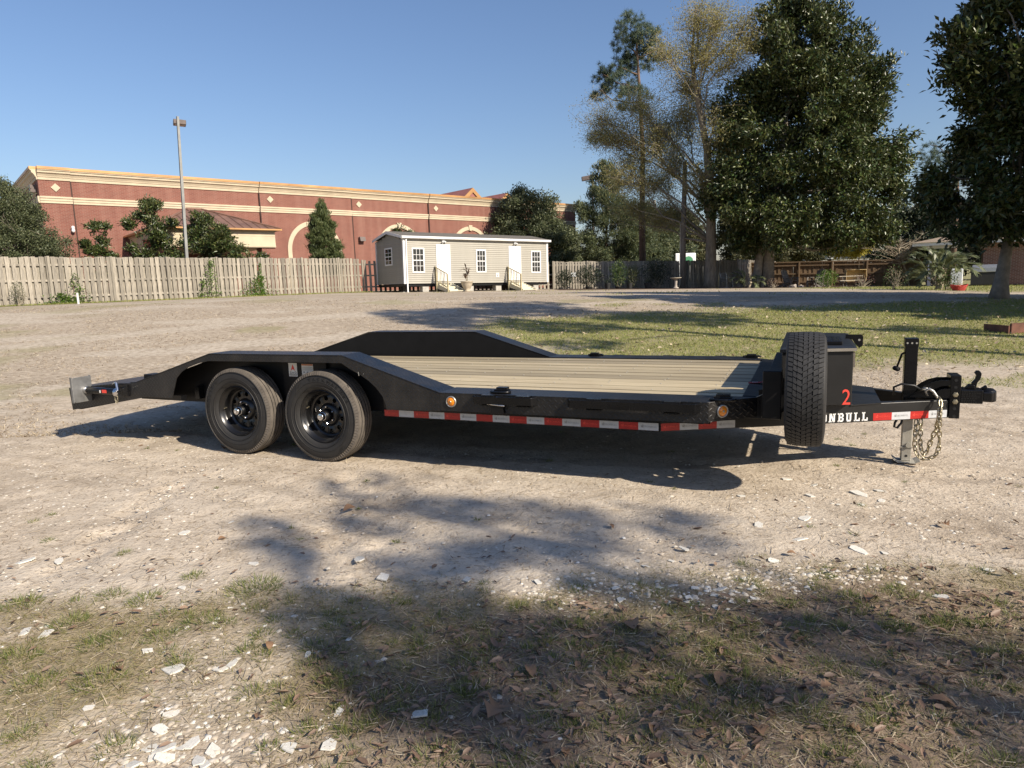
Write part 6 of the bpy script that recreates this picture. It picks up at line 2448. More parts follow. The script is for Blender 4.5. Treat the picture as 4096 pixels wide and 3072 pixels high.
# ------------------------------------------------------------------ shrubs, vines and garden things
def shrub(name, label, x, y, w, h, d, n, ll, lw, leafm, seed, group=None, up=.6, stems=6, cat='shrub', tmpl=LEAF_T, pot=None, lift=0.0, stemm=None):
    rng = np.random.default_rng(seed)
    th = unit(rng.normal(size=(n, 3)))
    rf = rng.random(n) ** .45
    P = th * rf[:, None] * np.array([w / 2, d / 2, h / 2]) + np.array([0, 0, h / 2 + lift])
    P[:, 0] *= .75 + .5 * vnoise(P[:, 2] * 3 + seed, P[:, 0] * 2, seed)
    D = th * .6 + rng.normal(size=(n, 3)) * .7 + np.array([0, 0, up])
    V, F = leaves(P, D, ll * rng.uniform(.6, 1.3, n), lw * rng.uniform(.7, 1.2, n), tmpl, rng)
    t = thing(name, label, cat, (x, y, tz(x, y)), 0, group)
    mb = MB()
    for k in range(stems):
        q = P[rng.integers(n)]
        limb(mb, (rng.normal() * w * .06, rng.normal() * d * .06, lift * .9), q, .016 + .01 * h, .005, rng, .12, 4, 5)
    mb.build('stems', stemm or M['twig'], t, fix=False)
    put('foliage', mesh_np('foliage', V, F), leafm, t)
    if pot:
        mb = MB()
        r = pot
        mb.lathe([(0, 0), (r * .72, 0), (r, lift), (r * 1.06, lift), (r * 1.06, lift + .03), (r * .9, lift + .03), (r * .85, lift - .04), (0, lift - .05)], 'z', 16)
        mb.build('pot', M['black_pot'], t, auto=40)
    return t


shrub('fence_shrub', 'round dusty green shrub against the grey fence at the left edge', -20.6, 26.55, .95, 1.15, .8, 1500, .05, .018, M['leaf_oak'], 71)
shrub('fence_shrub', 'loose dusty green shrub beside the round one at the grey fence', -19.75, 27.6, .62, 1.0, .6, 700, .05, .018, M['leaf_oak'], 72)


def on_fence(s, off):
    d = Vector((13.65, 15.7)).normalized()
    p = Vector((-22.4, 25.3)) + d * s
    return p.x + d.y * off, p.y - d.x * off


for i, (s, w, h, n, lab) in enumerate(((5.15, .85, .42, 420, 'low bright green weed patch at the foot of the grey fence'), (5.7, .45, 1.25, 260, 'thin vine trailing down the grey fence above a leaf tuft'),
                                       (11.6, .5, 1.9, 330, 'narrow vine climbing to the top of the grey fence'), (14.0, .95, 1.05, 900, 'largest bright green vine clump at the foot of the grey fence'),
                                       (11.1, .35, .9, 150, 'small vine sprig low on the grey fence beside the narrow vine'))):
    x, y = on_fence(s, .22)
    rng = np.random.default_rng(80 + i)
    zz = rng.random(n) ** (1.6 if i != 2 else 1.0)
    xs = rng.normal(size=n) * w / 2 * (1 - .75 * zz) + np.sin(zz * 5 + i) * w * .12
    P = np.stack([xs * .66, xs * .75 - .0 + rng.random(n) * .08, zz * h + .02], -1)
    if i == 3:
        k = rng.random(n) < .22
        P[k, 2] = rng.random(k.sum()) * 1.75
        P[k, 0:2] = np.array([.14, .16]) + rng.normal(size=(k.sum(), 2)) * .035
    V, F = leaves(P, rng.normal(size=(n, 3)) + np.array([.5, -.6, .4]), .075, .07, LEAF_T, rng)
    t = thing('fence_vine', lab, 'vine', (x, y, tz(x, y)), 0, 'vines on the grey fence')
    put('foliage', mesh_np('foliage', V, F), M['leaf_vine'], t)
    mb = MB()
    for k in range(4):
        limb(mb, (rng.normal() * .05, .04, 0), P[rng.integers(n)], .008, .003, rng, .2, 5, 4)
    mb.build('stems', M['twig'], t, fix=False)
mb = MB()
mb.box(-.025, .025, -.025, .025, -.1, .42)
st = mb.build('marker_stake', M['white_vinyl'], loc=(-16.6, 26.4, tz(-16.6, 26.4)))
tag(st, 'short white marker stake in the grass before the grey fence', 'stake')

# shrubs along the pale fence
for i, (x, y, w, h, d, n, m, lab) in enumerate((
        (3.75, 45.6, 1.3, 1.15, .9, 900, 'leaf_dark_shrub', 'dark shrub tight beside the corner of the portable building'),
        (5.35, 45.9, 1.9, 1.45, 1.0, 1500, 'leaf_dark_shrub', 'wide dark shrub before the pale fence, second from the portable building'),
        (7.35, 45.7, 1.25, 1.75, 1.0, 1000, 'leaf_shrub', 'bright green shrub in a pot before the pale fence'),
        (8.35, 45.9, .7, 1.45, .7, 300, 'leaf_palm', 'thin pale grassy plant beside the bright green shrub'),
        (9.9, 45.7, 2.0, 1.9, 1.2, 1900, 'leaf_dark_shrub', 'largest dark shrub before the pale fence, near the birdbath'))):
    shrub('garden_shrub', lab, x, y, w, h, d, n, .13 if i != 3 else .3, .05 if i != 3 else .02, M[m], 100 + i, 'shrubs along the pale fence', lift=.12, pot=.22 if i in (1, 2) else None)
for i, (x, lab) in enumerate(((6.55, 'black nursery pot beside the wide dark shrub'), (8.0, 'black nursery pot right of the bright green shrub'), (9.2, 'larger black nursery pot under the largest dark shrub'))):
    t = thing('nursery_pot', lab, 'pot', (x, 45.2, tz(x, 45.2)), 0, 'nursery pots by the pale fence')
    r = .20 + .06 * (i == 2)
    mb = MB()
    mb.lathe([(0, 0), (r * .75, 0), (r, .34), (r * 1.08, .34), (r * 1.08, .38), (r * .92, .38), (r * .88, .32), (0, .31)], 'z', 16)
    mb.build('pot', M['black_pot'], t, auto=40)
    rng = np.random.default_rng(140 + i)
    P = rng.normal(size=(90, 3)) * np.array([.10, .10, .12]) + np.array([0, 0, .50])
    V, F = leaves(P, rng.normal(size=(90, 3)) + np.array([0, 0, .6]), .12, .04, LEAF_T, rng)
    put('foliage', mesh_np('foliage', V, F), M['leaf_dark_shrub'], t)
# bird bath
bb = thing('bird_bath', 'pale stone birdbath by the grey utility pole', 'birdbath', (10.6, 43.4, tz(10.6, 43.4)))
bb.scale = (.8, .8, .85)
mb = MB()
mb.lathe([(0, 0), (.24, 0), (.24, .06), (.13, .12), (.10, .30), (.13, .50), (.10, .66)], 'z', 16)
mb.build('pedestal', M['stone'], bb, smooth=True)
mb = MB()
mb.lathe([(0, .66), (.18, .67), (.42, .76), (.46, .80), (.43, .81), (.30, .75), (0, .72)], 'z', 24)
mb.build('bowl', M['pale_plank'], bb, smooth=True)


def adirondack(x, y, rz, lab, wheel_arm=False):
    t = thing('garden_chair', lab, 'chair', (x, y, tz(x, y)), rz, 'wooden garden chairs under the magnolia')
    g = M['grey_wood']
    for k in range(6):
        mb = MB()
        xx = -.27 + k * .108
        hgt = .98 - .12 * abs(k - 2.5) / 2.5
        mb.prism([(.12, .30), (.15, .30), (.15 + .30 * hgt, .30 + hgt * .85), (.12 + .30 * hgt, .30 + hgt * .85)], 'x', xx - .048, xx + .048)
        mb.build('back_slat', g, t)
    for k in range(5):
        mb = MB()
        mb.obox((0, -.34 + k * .11, .40 - k * .026), (.60, .10, .022), Matrix.Rotation(-.23, 3, 'X'))
        mb.build('seat_slat', g, t)
    for sx in (-1, 1):
        mb = MB()
        mb.box(sx * .36 - .06, sx * .36 + .06, -.46, .22, .60, .625)
        mb.build('arm', g, t)
        mb = MB()
        mb.box(sx * .33 - .02, sx * .33 + .02, -.42, -.33, 0, .60)
        mb.build('leg', g, t)
        mb = MB()
        mb.prism([(-.40, .36), (-.40, .44), (.62, .08), (.62, .0), (.5, .0)], 'x', sx * .30 - .015, sx * .30 + .015)
        mb.build('leg', g, t)
        if wheel_arm:
            mb = MB()
            pts = [(sx * .40, -.1 + .28 * math.cos(a), .30 + .28 * math.sin(a)) for a in [2 * math.pi * q / 20 for q in range(20)]]
            mb.tube(pts, .022, 6, closed=True)
            for q in range(8):
                a = 2 * math.pi * q / 8
                mb.cyl((sx * .40, -.1, .30), (sx * .40, -.1 + .27 * math.cos(a), .30 + .27 * math.sin(a)), .012, 5)
            mb.build('arm_wheel', g, t)
    return t


adirondack(17.55, 42.8, math.radians(35), 'slatted wooden garden chair right beside the magnolia trunk', True)
adirondack(18.9, 42.0, math.radians(-70), 'slatted wooden garden chair tilted back beside the round green bush', True)
adirondack(15.05, 44.9, math.radians(150), 'dark slatted garden chair behind the magnolia trunk')


def metal_chair(x, y, rz, lab):
    t = thing('patio_chair', lab, 'chair', (x, y, tz(x, y)), rz, 'metal patio chairs by the budding tree')
    mb = MB()
    mb.box(-.24, .24, -.22, .24, .40, .425)
    mb.build('seat', M['chair_mesh'], t)
    mb = MB()
    mb.prism([(.22, .43), (.25, .43), (.36, .95), (.33, .95)], 'x', -.23, .23)
    mb.build('backrest', M['chair_mesh'], t)
    for sx in (-1, 1):
        mb = MB()
        mb.tube([(sx * .27, -.28, 0), (sx * .27, -.24, .62), (sx * .27, .22, .64), (sx * .27, .34, .97)], .016, 6)
        mb.build('frame', M['galvanised'], t)
        mb = MB()
        mb.tube([(sx * .27, -.26, .02), (sx * .27, .34, .02)], .016, 6)
        mb.build('leg', M['galvanised'], t)
    return t


metal_chair(13.9, 43.6, math.radians(30), 'metal patio chair beside the thick budding tree trunk')
metal_chair(15.6, 43.4, math.radians(-35), 'metal patio chair near the low palm by the magnolia')


def frond_mesh(L, seed, fan=True):
    rng = np.random.default_rng(seed)
    mb = MB()
    pts = [(0, 0, 0), (L * .25, 0, L * .22), (L * .5, 0, L * .36), (L * .75, 0, L * .38), (L, 0, L * .26)]
    mb.tube(pts, [.018, .014, .011, .008, .003], 4)
    st = [Vector(p) for p in pts]
    nl = 30
    for k in range(nl):
        f = .34 + .66 * k / nl
        s = f * 4
        i = min(int(s), 3)
        p = st[i].lerp(st[i + 1], s - i)
        d = (st[i + 1] - st[i]).normalized()
        ln = L * .46 * (1 - .5 * abs(f - .6) / .4)
        for sg in (-1, 1):
            o = Vector((0, sg, 0))
            e = p + (d * .85 + o * .62 + Vector((0, 0, .10 - .25 * f + rng.normal() * .06))) * ln
            w = d * .016
            m = p.lerp(e, .5) + Vector((0, 0, .04 * L))
            mb.add([p - w, p + w, m + w * 1.2, m - w * 1.2, e], [(0, 1, 2, 3), (3, 2, 4)])
    return mb.mesh('frond', False, False)


FR = [frond_mesh(1.0, 200 + k) for k in range(4)]


def palm(name, lab, x, y, n, L, hgt, seed):
    t = thing(name, lab, 'palm', (x, y, tz(x, y)))
    r = random.Random(seed)
    for s in range(max(2, n // 9)):
        mb = MB()
        a = r.uniform(0, 6.28)
        mb.tube([(0.1 * math.cos(a), .1 * math.sin(a), -.05), (.2 * math.cos(a), .2 * math.sin(a), hgt * .6), (.3 * math.cos(a), .3 * math.sin(a), hgt)], [.09, .06, .05], 7)
        mb.build('stem', M['twig_pale'], t)
    for k in range(n):
        a = 2 * math.pi * k / n * 3.0 + r.uniform(-.3, .3)
        z = hgt * r.uniform(.35, 1.05)
        ln = L * r.uniform(.8, 1.15)
        put('frond', FR[k % 4], M['leaf_palm'], t, loc=(.25 * math.cos(a), .25 * math.sin(a), z), rot=(r.uniform(-.3, .3), r.uniform(-.75, .45), a), scale=(ln, ln, ln))
    return t


palm('palm_clump', 'large spreading palm clump in front of the brick house', 17.75, 28.2, 34, 1.02, .85, 5)
palm('low_palm', 'low drooping palm under the big magnolia', 14.9, 42.6, 14, .95, .35, 6)
shrub('rose_shrub', 'leggy low shrub left of the palm clump', 16.1, 28.6, 1.0, 1.05, .7, 260, .07, .045, M['leaf_shrub'], 121, 'low shrubs by the palm')
shrub('rose_shrub', 'leafy low shrub at the foot of the palm clump', 17.5, 27.3, .9, .75, .6, 340, .075, .05, M['leaf_shrub'], 122, 'low shrubs by the palm')
shrub('round_bush', 'round bright green bush between the garden chair and the picnic table', 18.9, 40.5, 1.25, 1.05, 1.0, 1100, .09, .035, M['leaf_vine'], 123)
shrub('dry_bush', 'dry twiggy bush in front of the picnic table', 20.3, 39.2, 1.5, .8, .8, 230, .06, .03, M['leaf_red'], 124, 'dry twiggy bushes in the garden', stems=26)
shrub('dry_bush', 'dry tan twiggy bush at the brown fence post', 23.0, 40.6, 1.5, 1.2, .9, 300, .06, .03, M['straw'], 125, 'dry twiggy bushes in the garden', stems=30)
shrub('dry_bush', 'reddish twiggy bush under the pale bare shrub', 25.3, 40.4, 1.9, 1.5, .9, 380, .06, .03, M['leaf_red'], 126, 'dry twiggy bushes in the garden', stems=30)
shrub('dry_bush', 'low brown bush by the metal patio chair', 16.2, 41.9, .9, .6, .6, 260, .07, .03, M['dead_leaf'], 127, 'dry twiggy bushes in the garden', stems=14)


def bare_shrub():
    rng = np.random.default_rng(130)
    x, y = 25.6, 44.6
    t = thing('bare_shrub', 'pale leafless spreading shrub before the brown fence', 'shrub', (x, y, tz(x, y)))
    mb = MB()
    tops = []
    mb.tube([(.55, 0, 0), (.3, 0, .9), (.0, 0, 1.7), (-.3, 0, 2.4)], [.05, .045, .035, .02], 6)
    for k in range(34):
        z = rng.uniform(1.5, 2.7)
        a = rng.uniform(0, 2 * np.pi)
        ln = rng.uniform(.8, 2.0) * (1.3 if abs(math.cos(a)) > .5 else .8)
        e = (-.1 + ln * math.cos(a), ln * .8 * math.sin(a), z + rng.uniform(.0, .75))
        pts = limb(mb, (.1 - .13 * z, 0, z - .3), e, .018, .006, rng, .1, 5, 4)
        for j in range(10):
            p = pts[int(rng.integers(2, len(pts)))]
            e2 = p + Vector((rng.normal() * .25, rng.normal() * .25, rng.uniform(.02, .25)))
            mb.tube([p, e2], [.008, .004], 3)
            tops.append(tuple(e2))
    mb.build('branches', M['twig_pale'], t, fix=False)
    P = np.repeat(np.array(tops), 3, 0) + rng.normal(size=(len(tops) * 3, 3)) * .08
    V, F = leaves(P, rng.normal(size=P.shape), .05, .03, LEAF_T, rng)
    put('buds', mesh_np('buds', V, F), M['straw'], t)


bare_shrub()

# picnic table and the upturned box on it
pt = thing('picnic_table', 'weathered pale picnic table with benches before the brown fence', 'picnic table', (20.6, 41.3, tz(20.6, 41.3)), math.radians(-12))
pt.scale = (.68, .68, .9)
for k in range(5):
    mb = MB()
    mb.box(-.95, .95, -.36 + k * .148, -.36 + k * .148 + .138, .70, .74)
    mb.build('table_board', M['pale_plank'], pt)
for yy in (-.72, .62):
    mb = MB()
    mb.box(-.95, .95, yy, yy + .24, .42, .46)
    mb.build('bench_board', M['pale_plank'], pt)
for xx in (-.65, .65):
    for sg in (-1, 1):
        mb = MB()
        mb.prism([(sg * .22, .70), (sg * .30, .70), (sg * .62, 0), (sg * .52, 0)], 'x', xx - .02, xx + .02)
        mb.build('leg', M['grey_wood'], pt)
    mb = MB()
    mb.box(xx - .02, xx + .02, -.78, .80, .34, .42)
    mb.build('cross_bar', M['grey_wood'], pt)
cr = thing('wooden_box', 'large open tan box tipped on its side beside the picnic table', 'box', (21.6, 42.6, tz(21.6, 42.6) + .38), math.radians(-14))
cr.scale = (.58, .58, .62)
for (nm, a) in (('box_panel', (-.95, .95, .55, .60, .0, 1.05)), ('box_panel', (-.95, .95, -.45, .549, 1.05, 1.10)), ('box_panel', (-.95, .95, -.15, .549, -.05, .0)), ('box_panel', (-.99, -.951, -.40, .60, -.05, 1.10)), ('box_panel', (.951, .99, -.40, .60, -.05, 1.10))):
    mb = MB()
    mb.box(*a)
    mb.build(nm, M['yellow_ply'], cr)
for (x, y) in ((-.8, .2), (.8, .2), (-.8, .5), (.8, .5)):
    mb = MB()
    mb.box(x - .05, x + .05, y - .05, y + .05, -.62, -.051)
    mb.build('leg', M['grey_wood'], cr)
# stones by the magnolia
for i, (x, y, s) in enumerate(((17.3, 41.6, .22), (17.75, 41.5, .18), (16.3, 42.2, .16))):
    rng = np.random.default_rng(150 + i)
    bm = bmesh.new()
    bmesh.ops.create_icosphere(bm, subdivisions=2, radius=s)
    for v in bm.verts:
        v.co *= 1 + .18 * rng.normal()
        v.co.z *= .6
    me = bpy.data.meshes.new('garden_stone')
    bm.to_mesh(me)
    bm.free()
    o = put('garden_stone', me, M['stone'], loc=(x, y, tz(x, y) + s * .3))
    tag(o, ('pinkish garden stone nearest the wooden garden chair', 'pinkish garden stone second from the magnolia trunk', 'small flat stone at the foot of the magnolia trunk')[i], 'stone', 'stones under the magnolia')

# potted plant by the steps
pp = thing('potted_plant', 'reddish cordyline in a pale pot beside the steps', 'potted plant', (-2.35, 38.75, tz(-2.35, 38.75)))
mb = MB()
mb.lathe([(0, 0), (.16, 0), (.17, .04), (.12, .10), (.22, .22), (.31, .42), (.33, .52), (.36, .54), (.36, .58), (.30, .58), (.28, .5), (0, .48)], 'z', 20)
mb.build('pot', M['terracotta'], pp, smooth=True)
mb = MB()
for (dx, h) in ((0, 1.25), (.06, .95), (-.05, .8)):
    mb.tube([(dx * .5, 0, .48), (dx, 0, h)], [.02, .014], 6)
mb.build('stem', M['twig'], pp)
rng = np.random.default_rng(160)
for (dx, h, n) in ((0, 1.25, 13), (.06, .95, 10), (-.05, .8, 9)):
    for k in range(n):
        a = rng.uniform(0, 6.28)
        mb = MB()
        L = rng.uniform(.38, .6)
        el = rng.uniform(.1, 1.3)
        d = Vector((math.cos(a) * math.cos(el), math.sin(a) * math.cos(el), math.sin(el)))
        s = Vector((-math.sin(a), math.cos(a), 0)) * .045
        p = Vector((dx, 0, h - .1 + .12 * rng.random()))
        m1 = p + d * L * .5
        e = p + d * L + Vector((0, 0, -.14))
        mb.add([p - s * .3, p + s * .3, m1 + s, m1 - s, e], [(0, 1, 2, 3), (3, 2, 4)])
        mb.build('blade', M['leaf_cordyline'], pp, fix=False)

# red woven planter
rp = thing('red_planter', 'red woven basket planter with bare stems on the lawn edge', 'planter', (16.75, 25.4, tz(16.75, 25.4)))
rp.scale = (.5, .5, .55)
mb = MB()
nseg = 28
for lvl in range(7):
    z = .03 + lvl * .055
    pts = []
    for k in range(nseg):
        a = 2 * math.pi * k / nseg
        r = .30 + .14 * lvl / 6 + .012 * (1 if (k + lvl) % 2 else -1)
        pts.append((r * 1.35 * math.cos(a), r * .9 * math.sin(a), z + .05 * lvl / 6 * math.cos(2 * a)))
    mb.tube(pts, .030, 6, closed=True)
mb.build('basket', M['red_weave'], rp, smooth=True)
mb = MB()
mb.lathe([(0, .28), (.36, .28)], 'z', 16)
mb.build('basket_soil', M['bark_oak'], rp)
mb = MB()
rng = np.random.default_rng(161)
for k in range(9):
    limb(mb, (0, 0, .28), (rng.normal() * .28, rng.normal() * .2, rng.uniform(.6, 1.0)), .016, .006, rng, .1, 4, 5)
mb.build('stems', M['twig_pale'], rp, fix=False)
# grill and white cabinet by the house
gr = thing('covered_grill', 'dark patio grill cart with grey lid against the brick house', 'grill', (27.0, 38.6, tz(27, 38.6)), math.radians(-34))
mb = MB()
mb.box(-.75, .75, -.3, .3, .08, .78)
mb.build('cart', M['black_pot'], gr, bevel=.02)
mb = MB()
mb.prism([(-.34, .78), (-.30, 1.05), (-.1, 1.2), (.2, 1.2), (.32, 1.0), (.32, .78)], 'x', -.72, .72)
mb.build('lid', M['galvanised'], gr, bevel=.03)
wc = thing('white_cabinet', 'narrow white cabinet standing beside the patio grill', 'cabinet', (25.75, 39.3, tz(25.7, 39.3)), math.radians(-34))
mb = MB()
mb.box(-.3, .3, -.28, .28, .05, 1.0)
mb.build('cabinet_body', M['white_metal'], wc, bevel=.03)
mb = MB()
mb.box(-.27, .27, -.30, -.281, .12, .94)
mb.build('cabinet_door', M['white_metal'], wc, bevel=.01)
# rusty edging box at the right edge
eb = thing('rusty_edging', 'low rusty brown metal bed edging on the lawn at the right edge', 'edging', (9.12, 12.3, tz(9.1, 12.3)), math.radians(10))
for k, (a, b) in enumerate((((0, 0), (.75, 0)), ((.76, 0), (1.6, -.05)), ((0, .02), (.05, .6)))):
    mb = MB()
    dx, dy = b[0] - a[0], b[1] - a[1]
    L = math.hypot(dx, dy)
    px_, py_ = -dy / L * .04, dx / L * .04
    mb.prism([a, b, (b[0] + px_, b[1] + py_), (a[0] + px_, a[1] + py_)], 'z', -.03, .20 - .02 * k)
    mb.build('edging_board', M['rust'], eb, bevel=.004)

# ------------------------------------------------------------------ what lies on the ground
SHARDS = [(-2.63, 3.46, 0.086), (-1.96, 3.82, 0.069), (-2.45, 3.45, 0.061), (-1.74, 3.98, 0.047), (-0.67, 3.12, 0.101), (-0.25, 3.05, 0.069), (-1.61, 3.07, 0.045), (-1.47, 2.49, 0.055), (-1.31, 2.36, 0.083), (-1.12, 2.34, 0.055), (-1.09, 2.37, 0.06), (-1.98, 2.66, 0.061), (-2.08, 2.67, 0.062), (-1.17, 2.08, 0.057), (-1.04, 1.93, 0.058), (-1.17, 2.0, 0.055), (-1.12, 1.91, 0.067), (-1.08, 1.86, 0.07), (-1.17, 1.85, 0.062), (-0.96, 1.89, 0.065), (-0.98, 1.85, 0.051), (-0.95, 1.83, 0.051), (-0.72, 1.89, 0.059), (-0.6, 1.89, 0.058), (-0.61, 2.06, 0.048), (-0.34, 2.03, 0.059), (-1.48, 2.12, 0.04), (-0.82, 2.43, 0.04), (-0.79, 2.44, 0.025), (-0.69, 2.53, 0.03), (-0.82, 3.34, 0.076), (-1.36, 3.33, 0.059), (-0.85, 2.63, 0.026), (-0.8, 2.68, 0.021), (-0.8, 2.79, 0.022), (-1.13, 1.87, 0.044), (-1.06, 1.91, 0.035), (-1.16, 1.91, 0.045), (2.16, 4.11, 0.124), (2.31, 4.15, 0.059), (1.42, 4.13, 0.055), (1.64, 3.71, 0.095), (1.35, 3.63, 0.07), (1.25, 3.15, 0.062), (1.71, 3.24, 0.087), (0.86, 3.32, 0.063), (0.61, 3.13, 0.047), (0.59, 3.2, 0.042), (1.49, 3.41, 0.068), (0.74, 2.78, 0.055), (0.44, 2.78, 0.048), (0.83, 2.7, 0.038), (0.91, 2.73, 0.038), (0.79, 2.88, 0.039), (0.09, 2.99, 0.045), (0.35, 2.88, 0.033), (0.44, 2.91, 0.044), (0.41, 2.87, 0.033), (0.9, 2.86, 0.051), (0.99, 2.86, 0.028), (1.02, 2.84, 0.04), (0.86, 2.8, 0.044), (1.01, 2.76, 0.028), (0.87, 2.66, 0.021), (1.82, 3.2, 0.04), (1.8, 2.71, 0.06), (2.17, 2.96, 0.054), (0.76, 3.19, 0.036), (1.85, 4.12, 0.073), (1.84, 4.46, 0.077), (1.97, 4.32, 0.051), (2.23, 3.97, 0.049), (1.94, 3.92, 0.031), (2.07, 3.9, 0.047)]
BIG_LEAVES = [(-0.08, 2.07, 0.111), (-1.09, 4.1, 0.091), (-1.7, 3.68, 0.051), (-1.53, 2.35, 0.053), (-0.87, 2.08, 0.045), (-0.98, 2.46, 0.051), (0.72, 1.86, 0.066), (0.55, 1.87, 0.049), (0.07, 1.81, 0.054), (0.12, 1.81, 0.039), (0.41, 1.94, 0.054), (1.38, 1.97, 0.085), (1.46, 2.68, 0.08), (1.39, 3.21, 0.051), (0.54, 3.64, 0.054), (2.31, 3.55, 0.076), (0.28, 2.18, 0.035), (0.62, 2.4, 0.029), (0.98, 1.89, 0.052), (0.21, 2.3, 0.037), (0.45, 2.59, 0.101), (0.49, 2.38, 0.057), (0.04, 2.21, 0.071), (0.67, 2.13, 0.072), (1.0, 2.1, 0.046), (1.03, 2.05, 0.037)]
TUFTS = [(-1.25, 3.04, 0.244), (-1.61, 3.2, 0.105), (-1.73, 2.96, 0.152), (-1.37, 2.72, 0.137), (-1.55, 2.29, 0.169), (-0.49, 2.14, 0.08), (-0.68, 1.96, 0.094), (-0.47, 2.04, 0.077), (-0.19, 2.38, 0.076), (-0.92, 2.59, 0.074), (-0.71, 2.29, 0.076), (-0.27, 1.83, 0.119), (-0.79, 1.9, 0.059), (-1.27, 1.92, 0.11), (-2.29, 2.95, 0.163), (-1.97, 2.47, 0.141), (-1.95, 2.76, 0.15), (-1.75, 2.31, 0.099), (-1.47, 2.61, 0.135), (-1.06, 2.6, 0.086), (-2.72, 3.77, 0.066), (-2.15, 3.52, 0.074), (-1.92, 3.02, 0.118), (-1.17, 2.83, 0.092), (-0.56, 2.82, 0.087), (-0.08, 1.86, 0.064), (-0.59, 1.98, 0.043), (-0.8, 2.13, 0.055), (0.27, 2.9, 0.077), (0.63, 2.84, 0.088), (0.19, 2.59, 0.1), (1.14, 2.7, 0.111), (0.67, 2.65, 0.084), (1.07, 2.23, 0.116), (0.75, 2.29, 0.133), (0.92, 1.97, 0.15), (0.44, 2.06, 0.121), (0.14, 1.95, 0.082), (0.28, 1.95, 0.107), (0.37, 1.86, 0.096), (0.61, 1.86, 0.066), (1.09, 1.89, 0.106), (1.77, 2.27, 0.12), (0.91, 2.54, 0.104), (0.42, 2.51, 0.079), (0.33, 2.38, 0.076), (0.67, 2.13, 0.072), (0.91, 2.19, 0.085), (0.89, 2.33, 0.059), (1.14, 2.02, 0.065), (0.58, 2.4, 0.087), (0.63, 2.27, 0.093), (0.04, 1.97, 0.074), (0.55, 1.98, 0.119), (0.72, 2.02, 0.096), (-0.01, 2.74, 0.084), (1.29, 1.92, 0.065), (1.78, 2.48, 0.069), (1.01, 2.92, 0.035), (1.18, 2.56, 0.064), (0.06, 2.43, 0.067), (0.2, 2.42, 0.067), (1.16, 2.18, 0.058)]


def gh(x, y):
    """ground height with the small bumps of the sheet"""
    x, y = np.asarray(x, float), np.asarray(y, float)
    near = np.exp(-np.maximum(y - 4, 0) / 14.0)
    return (terrain(x, y) + (fbm(x * 0.9, y * 0.9, 5) - .5) * 0.07 * np.clip((y - 7) / 4, 0.16, 1) * near
            + (fbm(x * 6, y * 6, 8) - .5) * 0.016 * near + (fbm(x * 17, y * 17, 12, 2) - .5) * 0.009 * near)


def scatter(n, x0, x1, y0, y1, rng, power=1.0):
    """more of them near the camera end"""
    y = y0 + (y1 - y0) * rng.random(n) ** power
    x = x0 + (x1 - x0) * rng.random(n)
    return x, y


def flat_dirs(n, rng, lift=.15):
    a = rng.uniform(0, 2 * np.pi, n)
    return np.stack([np.cos(a), np.sin(a), rng.normal(size=n) * lift], -1)


def stuff(name, V, F, m, label, cat):
    o = put(name, mesh_np(name, V, F), m)
    return tag(o, label, cat, kind='stuff')


